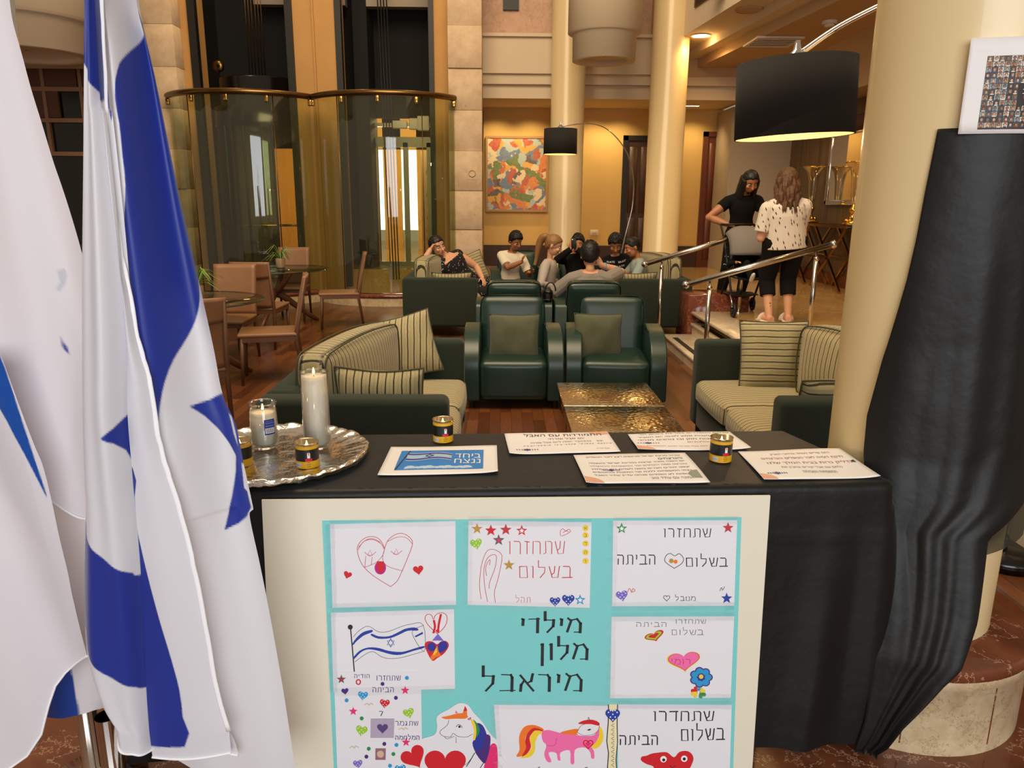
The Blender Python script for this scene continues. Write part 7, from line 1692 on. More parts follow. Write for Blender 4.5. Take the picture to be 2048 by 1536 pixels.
M['hem'] = plain('white_hem', (240, 240, 244), 0.7, var=0.02, scale=200)
O_ = OUT; wave = lambda a, b, c: math.sin(a * b + c)
flag = thing('flag', 'white and blue flag with star hanging in tall folds at the left of the table', 'flag', (-0.8, 1.42, 0.2))
HEM = O_['hem_p1']; HEMB = [(x * 1.4 / 1.33, 1.65 - (1.65 - z) * 1.4 / 1.33) for x, z in HEM]
def add_layers(root, layers, name='cloth'):
    m = MB(); cols = []; off = Vector(root.location)
    for v, f, c in layers: m.add([Vector(p) - off for p in v], f, 0, True); cols += c
    return m.build(name, M['flag_cloth'], root, colors=cols)
star_poly = dense(O_['back_star'], 1)
back = cloth_layer([(x - 0.0, z) for x, z in O_['FA']][:8] + [(-0.80, 0.45)], O_['back_C'], 2.02, 0.40,
    lambda s, z, x: 1.405 + 0.035 * math.sin(2 * PI * (s * 1.35 + 0.12)) * (0.5 + 0.5 * s) + 0.05 * max(0, s - 0.8) * 4 * max(0, s - 0.8) * 5 * 0.3 - 0.012 * math.sin(9 * s + 2.2 * z),
    [(dense(O_['back_blue'], 2), FB), (star_poly, FB), (O_['back_white'], FW), (O_['back_white2'], FW)], 480, 150, ragged=HEMB[:-1] + [(HEMB[-1][0] + 0.012, 0.40), (-0.3, 0.40)])
p1 = cloth_layer(O_['FA'], [(x + 0.004, z) for x, z in O_['FF']], 2.02, 0.53,
    lambda s, z, x: 1.365 - 0.05 * math.sin(PI * min(1, s * 0.92 + 0.04)) * min(1, (2.3 - z)) + 0.006 * math.sin(11 * s + 3 * z),
    [(dense(O_['p1_blue_top'], 1), FB), (O_['p1_star'], FB), (dense(O_['p1_blue'], 2), FB)], 480, 80, ragged=O_['hem_p1'][3:])
p2 = cloth_layer(O_['FF'], O_['FB'], 2.02, 0.52,
    lambda s, z, x: 1.345 - 0.012 * math.sin(PI * s) + 0.012 * s, [(dense(O_['p2_blue'], 2), FB), (dense(O_['p1_blue_top'], 1), FB)], 480, 80)
p1b = cloth_layer([(-0.70, 0.8), (-0.70, 0.45)], [(-0.66, 0.72), (-0.625, 0.66), (-0.59, 0.59), (-0.562, 0.53), (-0.556, 0.45)], 0.64, 0.50, lambda s, z, x: 1.378, [], 20, 40, ragged=[(-0.75, 0.56), (-0.645, 0.517), (-0.60, 0.505), (-0.55, 0.494), (-0.50, 0.487)])
add_layers(flag, [back, p1, p1b, p2])
# white stitched hem along the front edge and the lower edges
hp = dense(O_['FB'], 4); m = MB(); rr = random.Random(8)
m.tube([(x + rr.uniform(-0.0008, 0.0008) + 0.8, 1.356 - 1.42 + rr.uniform(-0.001, 0.001), z - 0.2) for x, z in hp if 0.5 < z < 2.02], (0.0055, 0.0022), 8, up=(1, 0, 0))
def hem_of(m, lay, nc, root, r=0.0028):
    o = Vector(root.location); m.tube([Vector(p) - o + Vector((0, -0.001, 0)) for p in lay[0][-(nc + 1):]], r, 8)
hem_of(m, p1, 80, flag); hem_of(m, p1b, 40, flag); hem_of(m, p2, 80, flag)
m.build('hem', M['hem'], flag)
MB().tube([(-0.10, 0.08, 0.04), (0.12, 0.08, 2.25)], 0.017, 14).build('pole', M['chrome'], flag)
st = MB().lathe([(0.005, 0), (0.15, 0), (0.15, 0.02), (0.04, 0.045), (0.024, 0.07), (0.024, 0.30)], (-0.10, 0.08, 0), 28).build('stand', M['chrome'], flag)
fl2 = thing('flag', 'white flag with a blue stripe hanging at the left edge behind the front flag', 'flag', (-1.0, 1.62, 0.2))
L1 = cloth_layer([(-1.25, 2.1), (-1.25, 0.6)], O_['L1_R'], 2.02, 0.86, lambda s, z, x: 1.535 + 0.034 * math.sin(17 * (x + 0.16 * z)) * (2.4 - z) * 0.7 + 0.008 * math.sin(41 * (x + 0.1 * z)) + 0.04 * max(0, s - 0.85),
    [(O_['L1_shadow_emblem'], lin((200, 202, 216))), (O_['L1_tip'], FB)], 260, 120, ragged=O_['L1_bottom'], base=lin((232, 226, 232)))
L2 = cloth_layer([(-1.25, 2.1), (-1.25, 0.3)], O_['L2_R'], 1.36, 0.45, lambda s, z, x: 1.455 + 0.034 * math.sin(15 * (x + 0.25 * z) + 1) + 0.007 * math.sin(37 * x + 9 * z) + 0.05 * max(0, s - 0.9),
    [(dense(O_['L2_blue'], 2), lin((16, 78, 170)))], 320, 150, ragged=O_['L2_bottom'], base=lin((230, 228, 234)))
L3 = cloth_layer([(-1.2, 1.3), (-1.15, 0.9), (-1.12, 0.45)], [(-0.85, 1.3), (-0.86, 0.9), (-0.87, 0.63), (-0.875, 0.45)], 1.05, 0.46, lambda s, z, x: 1.565 + 0.01 * math.sin(9 * s + 4 * z),
    [(dense(O_['L3_blue'], 2), lin((24, 62, 150)))], 160, 70, ragged=[(-1.2, 0.44), (-0.985, 0.455), (-0.905, 0.475), (-0.895, 0.50), (-0.86, 0.55)], base=lin((232, 226, 230)))
add_layers(fl2, [L1, L2, L3])
m = MB(); off = Vector((1.0, -1.62, -0.2))
hem_of(m, L1, 120, fl2); m.build('hem', M['hem'], fl2); m = MB(); hem_of(m, L2, 150, fl2)
m.build('hem', M['hem'], fl2)
MB().tube([(-0.02, 0.0, 0.04), (0.04, 0.0, 2.4)], 0.017, 14).build('pole', M['chrome'], fl2)
MB().lathe([(0.005, 0), (0.12, 0), (0.12, 0.02), (0.04, 0.045), (0.024, 0.07), (0.024, 0.38)], (-0.02, 0.0, 0), 28).build('stand', M['chrome'], fl2)

# ---------------------------------------------------------------- black drape and portrait sheet on the thick column
CC = (1.216, 2.058)
DL = [(1.84, -2.32), (1.683, -2.359), (1.563, -2.38), (1.464, -2.413), (1.387, -2.456), (1.252, -2.539), (1.099, -2.598), (1.0, -2.57), (0.9, -2.46), (0.8, -2.36), (0.7, -2.28), (0.593, -2.22), (0.497, -2.19), (0.311, -2.19), (0.228, -2.22)]
DR = [(1.84, -0.973), (1.292, -0.70), (1.048, -0.75), (0.908, -1.087), (0.825, -1.499), (0.765, -1.528), (0.623, -1.594), (0.507, -1.693), (0.457, -1.784), (0.324, -1.97), (0.255, -2.04), (0.228, -2.09)]
def drape(u, v):
    z = 1.825 + (0.215 - 1.825) * v
    a = lerp_curve([(-q[0], q[1]) for q in DL], -z); b = lerp_curve([(-q[0], q[1]) for q in DR], -z); ph = a + (b - a) * u
    base = lerp_curve([(-1.84, 0.2445), (-1.3, 0.250), (-1.0, 0.272), (-0.8, 0.315), (-0.5, 0.395), (-0.2, 0.415)], -z)
    k = min(1, (1.9 - z) * 0.9)
    f = 0.011 * k * math.sin(7 * u + 1.2 * z + 0.4) + 0.014 * k * math.exp(-((u - 0.40 - 0.08 * math.sin(2 * z)) / 0.09) ** 2) + 0.010 * k * math.exp(-((u - 0.72 + 0.05 * z) / 0.07) ** 2) + 0.002 * k * math.sin(19 * u + 5 * z)
    rr_ = base + max(f, -0.004) * min(1, max(0.05, (1.78 - z) * 4)) + 0.004
    return (CC[0] + rr_ * math.cos(ph), CC[1] + rr_ * math.sin(ph), z)
tag(MB().grid(drape, 70, 120).build('black_drape', M['satin'], solid=0.0012), 'long black cloth draped down the front of the thick cream column', 'drape')
k = NT('sheer_black_voile'); tr = k.n('ShaderNodeBsdfTransparent'); tr.inputs[0].default_value = (0.35, 0.34, 0.28, 1)
mx = k.n('ShaderNodeMixShader'); mx.inputs[0].default_value = 0.6; k.b.inputs['Base Color'].default_value = (*lin((60, 58, 46)), 1); k.b.inputs['Roughness'].default_value = 0.8
k.l(tr.outputs[0], mx.inputs[1]); k.l(k.b.outputs[0], mx.inputs[2]); k.l(mx.outputs[0], k.out.inputs['Surface'])
def flap(u, v):
    b = -1.52 + 0.62 * u; zt = 0.83 + 0.16 * u; zb = 0.765 + 0.03 * u; z = zt + (zb - zt) * v; r_ = 0.300 - 0.01 * u
    return (CC[0] + r_ * math.cos(b), CC[1] + r_ * math.sin(b), z)
tag(MB().grid(flap, 16, 6).build('sheer_cloth_end', k.m), 'sheer olive tail of cloth hanging under the black drape on the column', 'cloth')
PR = 0.256
t = thing('portrait_sheet', 'white sheet of many tiny portrait photos taped to the thick column', 'poster', (CC[0], CC[1], 1.92))
PA, PB_ = -2.145, -2.145 + 0.297 / PR
def sheetp(u, v, e=0.0):
    a = PA + (PB_ - PA) * u - 0.03 * (v - 0.5) * 0; lift = 0.012 * max(0, 1 - u / 0.25) ** 2
    return ((PR + lift + e) * math.cos(a), (PR + lift + e) * math.sin(a), 0.098 - 0.208 * v)
MB().grid(lambda u, v: sheetp(u, v), 40, 8).build('sheet', M['paper'], t, solid=0.0006)
m = MB(); cols = []; rr = random.Random(12)
def q4(u0, u1, v0, v1, c, e, n=2):
    m.grid(lambda a, b: sheetp(u0 + (u1 - u0) * a, v0 + (v1 - v0) * b, e), n, 1, 0, False); cols.extend([lin(c)] * (2 * n + 2))
def ell(u, v, ru, rv, c, e, n=10):
    m.add([sheetp(u + ru * math.cos(2 * PI * i / n), v + rv * math.sin(2 * PI * i / n), e) for i in range(n)], [tuple(range(n))], 0, False); cols.extend([lin(c)] * n)
UX0, UX1, VY0, VY1 = 0.125, 0.94, 0.19, 0.94
q4(UX0, UX1, VY0, VY1 + 0.015, (48, 34, 36), 0.0008, 40)
NCx, NRy = 20, 13
for i in range(NCx):
    for j in range(NRy):
        if 6 <= i <= 13 and 5 <= j <= 8: continue
        w, h = (UX1 - UX0) / NCx, (VY1 - VY0) / NRy; u, v = UX0 + w * i, VY0 + h * j
        bgc = rr.choice([(206, 196, 184), (96, 104, 104), (84, 72, 64), (140, 166, 170), (62, 58, 60), (176, 146, 116), (216, 206, 196), (100, 92, 74)])
        q4(u + w * 0.05, u + w * 0.95, v + h * 0.05, v + h * 0.95, bgc, 0.0012)
        sk = rr.choice([(196, 146, 116), (176, 124, 94), (214, 170, 140), (150, 100, 76)]); hr = rr.choice([(40, 30, 26), (70, 48, 32), (120, 90, 60), (30, 28, 30)])
        cu = u + w * rr.uniform(0.42, 0.58)
        ell(cu, v + h * 0.86, w * 0.36, h * 0.10, rr.choice([(230, 228, 224), (40, 44, 60), (60, 90, 140), (150, 50, 50), (90, 100, 70)]), 0.0015, 8)
        ell(cu, v + h * 0.40, w * 0.30, h * 0.32, hr, 0.0018, 8); ell(cu, v + h * 0.50, w * 0.21, h * 0.28, sk, 0.0021, 8)
bx0, bx1 = UX0 + 6 * (UX1 - UX0) / NCx, UX0 + 14 * (UX1 - UX0) / NCx; by0, by1 = VY0 + 5 * (VY1 - VY0) / NRy, VY0 + 9 * (VY1 - VY0) / NRy
q4(bx0, bx1, by0, by1, (46, 42, 40), 0.0013, 16)
n0 = len(m.v); print_line(m, 'אישית', lambda a, b: sheetp(a, b, 0.0024), bx0 + 0.03, bx1 - 0.03, by0 + 0.11, 0.05, 0); cols.extend([lin((236, 232, 226))] * (len(m.v) - n0))
q4(bx0 + 0.04, bx1 - 0.04, by0 + 0.125, by0 + 0.16, (150, 50, 60), 0.0018, 12)
ell(bx0 + 0.08, by0 + 0.2, 0.012, 0.016, (220, 226, 226), 0.002)
m.build('portrait_grid', vcol('printed_photos', 0.5), t, colors=cols)
# ================================================================ PEOPLE
def skin_mat(name, rgb):
    k = NT(name); f = k.noise(k.coord('Object'), 14, 3); c = lin(rgb)
    k.l(k.mix(f, tuple(x * 0.94 for x in c), tuple(min(1, x * 1.05) for x in c)), k.b.inputs['Base Color'])
    k.b.inputs['Roughness'].default_value = 0.5; k.b.inputs['Subsurface Weight'].default_value = 0.12
    k.b.inputs['Subsurface Radius'].default_value = (0.02, 0.008, 0.004); return k.m
SK = {'tan': skin_mat('tan_skin', (186, 126, 88)), 'fair': skin_mat('fair_skin', (214, 160, 126)), 'olive': skin_mat('olive_skin', (170, 112, 74))}
HR = {'black': plain('black_hair', (17, 12, 9), 0.5, var=0.5, scale=60, bump=0.3), 'brown': plain('brown_wavy_hair', (92, 60, 34), 0.6, var=0.45, scale=50, bump=0.5), 'blond': plain('dark_blond_hair', (136, 96, 54), 0.45, var=0.4, scale=60, bump=0.4)}
def cloth_mat(name, rgb, var=0.06): return plain(name, rgb, 0.9, var=var, scale=30, bump=0.15, spec=0.2)
def speckled(name, base, dot, scale, size):
    k = NT(name); v = k.coord('Object'); vo = k.n('ShaderNodeTexVoronoi', i_Scale=scale); k.l(v, vo.inputs['Vector'])
    k.l(k.mix(k.math('LESS_THAN', vo.outputs['Distance'], size), lin(base), lin(dot)), k.b.inputs['Base Color']); k.b.inputs['Roughness'].default_value = 0.9; return k.m
def ik(a, b, l1, l2, pole):
    a, b = Vector(a), Vector(b); d = b - a; L = min(d.length, (l1 + l2) * 0.999); d = d.normalized(); b = a + d * L
    x = (l1 * l1 - l2 * l2 + L * L) / (2 * L); h = math.sqrt(max(l1 * l1 - x * x, 0)); p = Vector(pole) - a; p = (p - d * p.dot(d)).normalized()
    return a + d * x + p * h, b
def remesh(o, vox, it=4):
    md = o.modifiers.new('fuse', 'REMESH'); md.mode = 'VOXEL'; md.voxel_size = vox; md.use_smooth_shade = True
    ms = o.modifiers.new('relax', 'SMOOTH'); ms.factor = 0.5; ms.iterations = it
    return o
def hand(m, W, d, n, k, curl=0.5, side=1, inf=1.0):
    W, d, n = Vector(W), Vector(d).normalized(), Vector(n); n = (n - d * n.dot(d)).normalized(); w = d.cross(n) * side
    rt = Matrix((w, n, d)).transposed(); m.ball(W + d * 0.045 * k, (0.040 * k, 0.016 * k, 0.052 * k), 12, rot=rt)
    for i, (o, L) in enumerate(((-0.028, 0.070), (-0.010, 0.078), (0.009, 0.074), (0.026, 0.058))):
        b = W + d * 0.080 * k + w * o * k; a1 = curl * 0.8; a2 = curl * 1.9
        p1 = b + (d * math.cos(a1) + n * math.sin(a1)) * L * 0.5 * k; p2 = p1 + (d * math.cos(a2) + n * math.sin(a2)) * L * 0.5 * k
        m.tube([b - d * 0.02 * k, b, p1, p2], [0.0095 * k, 0.0095 * k, 0.009 * k, 0.007 * k], 8); m.ball(p2, 0.007 * k, 8)
    b = W + d * 0.025 * k - w * 0.030 * k; p1 = b + (d * 0.5 - w * 0.75 + n * 0.35).normalized() * 0.036 * k; p2 = p1 + (d * 0.85 - w * 0.25 + n * 0.45).normalized() * 0.03 * k
    m.tube([b + w * 0.012 * k, b, p1, p2], [0.012 * k, 0.012 * k, 0.010 * k, 0.008 * k], 8); m.ball(p2, 0.008 * k, 8)

def person(label, H, P, N, lat, Hc, face, arms, legs, hh=0.215, skin='tan', hair=('short', 'black'), top=None, bottom=None, shoes=None, build=1.0, category='person', up=None, hands=None, group=None, eyes=True, sleeve_hand=None):
    """P pelvis, N base of the neck, lat towards the person's left, Hc head centre; arms / legs: side -> (target, pole[, direction])"""
    P, N, lat, Hc, face = Vector(P), Vector(N), Vector(lat).normalized(), Vector(Hc), Vector(face).normalized()
    H *= 1.05; Hc = Hc + (Hc - N).normalized() * hh * 0.09; hh *= 1.2
    root = thing('person', label, category, (P.x, P.y, min([P.z] + [Vector(l[0]).z for l in legs.values()] or [P.z])), 0, group); O = Vector(root.location)
    spine = (N - P).normalized(); lat = (lat - spine * lat.dot(spine)).normalized(); front = lat.cross(spine) * -1 if False else spine.cross(lat) * -1
    k = H / 1.7; B_ = build
    if front.dot(face) < 0 and abs(front.dot(face)) > 0.3: front = -front
    body = MB(); off = -O
    def T(p): return Vector(p) + off
    Ln = (N - P).length
    key = [(-0.14, .060, .050), (-0.04, .092, .066), (0.12, .094, .068), (0.36, .078, .060), (0.62, .092, .068), (0.82, .096, .060), (0.94, .066, .046), (1.0, .038, .036)]
    sec = [tuple(q) for q in smooth_path(key, 3)]
    def torso(m, inf, t0=-0.2, t1=2.0):
        pts = []; rs = []
        for t, w, d in sec:
            if t0 - 1e-6 <= t <= t1 + 1e-6:
                pts.append(T(P + spine * (Ln * t) + front * (0.010 * k * math.sin(max(t, 0) * PI)))); rs.append((w * H * B_ * (1 if t < .9 else 1 / B_ ** 0.5) + inf, d * H * B_ ** 1.3 * (1 if t < .9 else 1 / B_) + inf))
        m.tube(pts, rs, 20, up=lat)
    torso(body, 0)
    # head
    fz = (Vector(up) if up else (spine * 0.5 + Vector((0, 0, 1)))); fy = -face; fz = (fz - fy * fz.dot(fy)).normalized(); fx = fy.cross(fz)
    Rh = Matrix((fx, fy, fz)).transposed(); h = hh
    def HP(x, y, z): return T(Hc + Rh @ Vector((x * h, y * h, z * h)))
    body.ball(HP(0, 0.04, 0.10), (0.335 * h, 0.40 * h, 0.38 * h), 24, rot=Rh); body.ball(HP(0, -0.10, -0.20), (0.25 * h, 0.27 * h, 0.28 * h), 20, rot=Rh)
    body.ball(HP(0, -0.20, -0.36), (0.12 * h, 0.12 * h, 0.09 * h), 12, rot=Rh); body.tube([HP(0, -0.36, 0.06), HP(0, -0.41, -0.06), HP(0, -0.47, -0.13), HP(0, -0.40, -0.17)], [0.03 * h, 0.045 * h, 0.06 * h, 0.04 * h], 8)
    for s in (-1, 1):
        body.ball(HP(s * 0.345, 0.06, -0.04), (0.035 * h, 0.075 * h, 0.115 * h), 10, rot=Rh); body.ball(HP(s * 0.16, -0.27, -0.12), (0.11 * h, 0.10 * h, 0.10 * h), 10, rot=Rh)
    body.tube([T(N - spine * 0.04 * k), T(N + spine * 0.02 * k), HP(0, 0.10, -0.22), HP(0, 0.08, 0.0)], [0.052 * k, 0.044 * k, 0.040 * k, 0.040 * k], 14)
    shirt = MB(); pants = MB(); shoe = MB(); vox = 0.0055 if H > 0.9 else 0.004
    ts = top or {}; bt = bottom or {}
    torso(shirt, 0.014 * max(B_, 1), 0.1 if ts.get('long') else -0.04, 0.97 if not ts.get('neck') else 0.82)
    if ts.get('long'):
        w_, d_ = .097 * H * B_ + 0.016, .072 * H * B_ ** 1.3 + 0.016
        shirt.tube([T(P + spine * (Ln * t)) for t in (-0.18, -0.05, 0.12, 0.35, 0.6, 0.8)], [(w_ * 1.04, d_ * 1.04), (w_ * 1.02, d_ * 1.02), (w_, d_), (w_ * 0.965, d_ * .97), (w_ * 0.97, d_ * 0.97), (w_ * 0.9, d_ * 0.88)], 24, up=lat)
    joints = {}
    for s, name in ((-1, 'R'), (1, 'L')):
        sh = N - spine * (0.052 + 0.03 * max(0, B_ - 1)) * H + lat * (s * 0.104 * H * (0.72 + 0.28 * B_)); a = arms[name]; el, wr = ik(sh, a[0], 0.172 * H, 0.150 * H, a[1])
        fd = (wr - el).normalized(); joints[name] = (sh, el, wr)
        r = [0.036 * H * B_ ** .5, 0.032 * H * B_ ** .5, 0.026 * H, 0.027 * H, 0.0185 * H]
        body.tube([T(N - spine * 0.03 * H + lat * s * 0.03 * H), T(sh), T(sh.lerp(el, 0.55)), T(el), T(el.lerp(wr, 0.35)), T(wr)], [0.04 * H, r[0], r[1], r[2], r[3], r[4]], 12); body.ball(T(el), r[2], 10); body.ball(T(sh), r[0], 12)
        hd = Vector(a[2]) if len(a) > 2 else fd; hn = Vector(a[3]) if len(a) > 3 else (front * -1 if abs(hd.dot(front)) < .7 else Vector((0, 0, -1)))
        if s > 0 and not ts.get('neck'): shirt.tube([T(N - spine * 0.075 * H), T(N - spine * 0.04 * H), T(N - spine * 0.004 * H)], [(0.085 * H, 0.062 * H), (0.068 * H, 0.055 * H), (0.043 * H + 0.008, 0.042 * H + 0.008)], 20, up=lat)
        body.ball(T(wr), 0.019 * H, 8); hand(body, T(wr), hd, hn, k * 0.98, a[4] if len(a) > 4 else 0.5, s)
        sl = ts.get('sleeve', 'short'); i_ = 0.012 * max(1, B_)
        shirt.tube([T(N - spine * 0.035 * H + lat * s * 0.035 * H), T(sh)], [0.042 * H + i_ * .6, r[0] + i_], 12); shirt.ball(T(sh), r[0] + i_, 12)
        if sl == 'short': shirt.tube([T(sh), T(sh.lerp(el, 0.78))], [r[0] + i_, r[1] + i_ * 1.7], 12)
        elif sl == 'cap': shirt.tube([T(sh), T(sh.lerp(el, 0.38))], [r[0] + i_, r[1] + i_ * 1.3], 12)
        elif sl == 'long': shirt.tube([T(sh), T(sh.lerp(el, .5)), T(el), T(el.lerp(wr, 0.4)), T(wr)], [r[0] + i_, r[1] + i_, r[2] + i_, r[3] + i_ * .7, r[4] + i_ * .9], 12); shirt.ball(T(el), r[2] + i_, 10)
        elif sl == 'none': pass
        lg = legs.get(name)
        if lg:
            hp = P + lat * (s * 0.052 * H * B_) - spine * 0.01 * H; kn, an = ik(hp, lg[0], 0.245 * H, 0.235 * H, lg[1]); td = Vector(lg[2]) if len(lg) > 2 else front
            td = td.normalized(); R1 = [0.056 * H * B_, 0.046 * H * B_ ** .6, 0.034 * H, 0.033 * H, 0.021 * H]
            body.tube([T(hp), T(hp.lerp(kn, .45)), T(kn), T(kn.lerp(an, .3)), T(an)], R1, 14); body.ball(T(kn), R1[2], 10); body.ball(T(hp), R1[0], 12)
            dn = (an - kn).normalized(); lo = an + dn * 0.012 * H
            body.tube([T(lo - td * 0.03 * H), T(lo + td * 0.03 * H), T(lo + td * 0.085 * H), T(lo + td * 0.105 * H)], [0.021 * H, 0.023 * H, 0.021 * H, 0.012 * H], 10); body.ball(T(an), 0.022 * H, 8)
            joints['leg' + name] = (hp, kn, an); le = bt.get('leg', 'long'); i2 = 0.013 * max(1, B_)
            if bt:
                pants.ball(T(hp), R1[0] + i2, 14)
                if le == 'short': pants.tube([T(hp), T(hp.lerp(kn, .45)), T(hp.lerp(kn, .95))], [R1[0] + i2, R1[1] + i2 * 1.4, R1[2] + i2 * 2.0], 14)
                elif le == 'capri': pants.tube([T(hp), T(hp.lerp(kn, .45)), T(kn), T(kn.lerp(an, .42))], [R1[0] + i2, R1[1] + i2 * 1.2, R1[2] + i2 * 1.8, R1[3] + i2 * 1.6], 14)
                else: pants.tube([T(hp), T(hp.lerp(kn, .45)), T(kn), T(kn.lerp(an, .4)), T(kn.lerp(an, .97))], [R1[0] + i2, R1[1] + i2, R1[2] + i2, R1[3] + i2 * .9, R1[4] + i2 * 1.2], 14); pants.ball(T(kn), R1[2] + i2, 10)
            if shoes:
                shoe.tube([T(lo - td * 0.04 * H - dn * 0.0), T(lo - td * .02 * H), T(lo + td * 0.04 * H), T(lo + td * 0.09 * H), T(lo + td * 0.118 * H)], [0.018 * H, 0.027 * H, 0.029 * H, 0.026 * H, 0.014 * H], 12)
    if bt: torso(pants, 0.012, -0.14, 0.12)
    o = remesh(body.build('body', SK[skin], root), vox, 5)
    if ts: remesh(shirt.build(ts.get('name', 't_shirt'), ts['mat'], root), vox * 1.1, 4)
    if bt: remesh(pants.build(bt.get('name', 'trousers'), bt['mat'], root), vox * 1.1, 4)
    if shoes: remesh(shoe.build('shoes', shoes, root), vox, 3)
    # face details
    if eyes:
        for s in (-1, 1):
            MB().ball(HP(s * 0.145, -0.315, 0.015), (0.058 * h, 0.035 * h, 0.026 * h), 10, rot=Rh).ball(HP(s * 0.145, -0.34, 0.006), (0.030 * h, 0.02 * h, 0.026 * h), 8, 1, rot=Rh).build('eye', [M['white'], M['black']], root)
            MB().tube([HP(s * 0.07, -0.345, 0.085), HP(s * 0.15, -0.345, 0.11), HP(s * 0.23, -0.29, 0.09)], [0.012 * h, 0.018 * h, 0.008 * h], 6).build('eyebrow', HR['black'], root)
        MB().tube([HP(-0.10, -0.315, -0.27), HP(-0.04, -0.35, -0.262), HP(0, -0.353, -0.268), HP(0.04, -0.35, -0.262), HP(0.10, -0.315, -0.27)], [0.008 * h, 0.026 * h, 0.028 * h, 0.026 * h, 0.008 * h], 8).build('lips', M['lips'], root)
    # hair: a cap that ends at the hairline, then tails or long locks
    st, hc = hair; m = MB(); n1, n2 = 48, 32
    vol = {'short': 1.14, 'buzz': 1.08, 'pony': 1.08, 'long': 1.10, 'wavy': 1.18, 'bun': 1.10}[st]
    def cap(u, v):
        a = 2 * PI * u; th = PI * v; x, y, z = math.sin(th) * math.sin(a), -math.sin(th) * math.cos(a), math.cos(th)
        line = lerp_curve([(-1, 0.50), (-0.72, 0.40), (-0.50, 0.10), (-0.30, -0.14), (0.05, -0.26), (0.4, -0.66), (1, -0.95)], y)
        line += 0.22 * noise.noise((x * 7, y * 7, 3.1)); g = max(0, min(1, (z - line) / 0.12 + 0.5)); nz = 0.05 * noise.noise((x * 6, y * 6, z * 6)) + 0.03 * noise.noise((x * 15, y * 15, z * 15))
        f = (0.90 + (vol - 0.90) * g) + nz * g + (0.20 * g * max(0, z) + 0.10 * g * abs(noise.noise((x * 10, y * 10, z * 6))) if st == 'short' else 0)
        e_ = 1 + 0.45 * max(0, -z) * max(0, min(1, y * 1.6)); return HP(0.335 * x * f, 0.04 + 0.40 * y * f, 0.10 + 0.385 * z * f * e_)
    m.grid(cap, n1, n2)
    if st in ('short', 'bun', 'buzz'):
        rq = random.Random(len(label) * 3)
        for _ in range(110 if st == 'short' else 40):     # tufts that break up the outline of the hair
            a, z = rq.uniform(0, 2 * PI), rq.uniform(0.15, 1); q = math.sqrt(1 - z * z); x, y = q * math.sin(a), -q * math.cos(a)
            if z < 0.52 - 0.5 * (y + 0.9): continue
            L_ = (0.16 if st == 'short' else 0.07) * rq.uniform(0.6, 1.2); f0, f1 = vol - 0.03, vol + L_ * 0.55; dx, dy = rq.uniform(-0.5, 0.5) * L_, -rq.uniform(0.2, 1.2) * L_
            P3 = lambda f, k: HP(0.335 * (x + dx * k) * f, 0.04 + 0.40 * (y + dy * k) * f, 0.10 + 0.385 * z * f * (1.2 if st == 'short' else 1.0) - 0.04 * k * (1 if y < -0.5 else 0))
            m.tube([P3(f0, 0), P3((f0 + f1) / 2, 0.6), P3(f1 * 0.99, 1.2)], [0.055 * h, 0.04 * h, 0.006 * h], 5)
    if st == 'pony':
        m.tube(smooth_path([HP(0, 0.40, 0.24), HP(0, 0.56, 0.20), HP(0.05, 0.66, -0.05), HP(0.05, 0.62, -0.5), HP(0.02, 0.52, -0.95), HP(0, 0.46, -1.25)], 5), [0.07 * h + 0.10 * h * math.sin(PI * min(1, q * 1.15 + 0.1)) * (1 if q < .8 else (1 - q) * 5) + 0.004 for q in S(0, 1, 26)], 12)
    if st in ('long', 'wavy'):
        rr = random.Random(len(label)); Ls = 1.5 if st == 'long' else 1.42
        angs = S(60, 300, 24) if st == 'wavy' else list(S(62, 120, 7)) + list(S(240, 298, 7)) + list(S(125, 235, 8))
        for a in angs:
            c, s = math.cos(R(a)), math.sin(R(a)); pts = []; w = 0.075 if st == 'wavy' else 0.012; p0 = rr.uniform(0, 6)
            for q in S(0, 1, 9):
                rd = 0.36 + (0.10 if st == 'wavy' else 0.02) * q + w * math.sin(9 * q + p0)
                pts.append(HP(0.95 * rd * s, 0.06 - rd * 1.02 * c + (0.0 if st == 'wavy' else -0.10 * q * (1 if c > 0 else 0)), 0.12 - Ls * q * rr.uniform(0.9, 1.05)))
            m.tube(pts, [q * h * (0.75 if st == 'wavy' else 1) for q in (0.10, 0.11, 0.11, 0.11, 0.105, 0.10, 0.09, 0.07, 0.02)], 8)
    if st == 'bun': m.ball(HP(0, 0.48, 0.02), (0.18 * h, 0.14 * h, 0.18 * h), 12, rot=Rh)
    o = m.build('hair', HR[hc], root)
    if st in ('long', 'wavy', 'pony', 'bun'): remesh(o, 0.0055, 1)
    return root, joints, dict(P=P, N=N, spine=spine, lat=lat, front=front, Ln=Ln, O=O, HP=HP, sec=sec, H=H, B=B_)
M['lips'] = plain('lips', (150, 84, 70), 0.5)
W_T = cloth_mat('white_tshirt', (232, 220, 198)); GREY_T = cloth_mat('grey_tshirt', (140, 132, 122)); BLK = cloth_mat('black_cotton', (18, 17, 17)); BRN = cloth_mat('brown_shorts', (112, 74, 40)); LBL = cloth_mat('light_blue_shirt', (150, 166, 160))
LGREY = cloth_mat('pale_grey_jersey', (176, 166, 154)); OLV = cloth_mat('grey_green_trousers', (70, 88, 78))
DOT = speckled('black_dotted_dress', (16, 15, 16), (214, 206, 196), 34, 0.2)
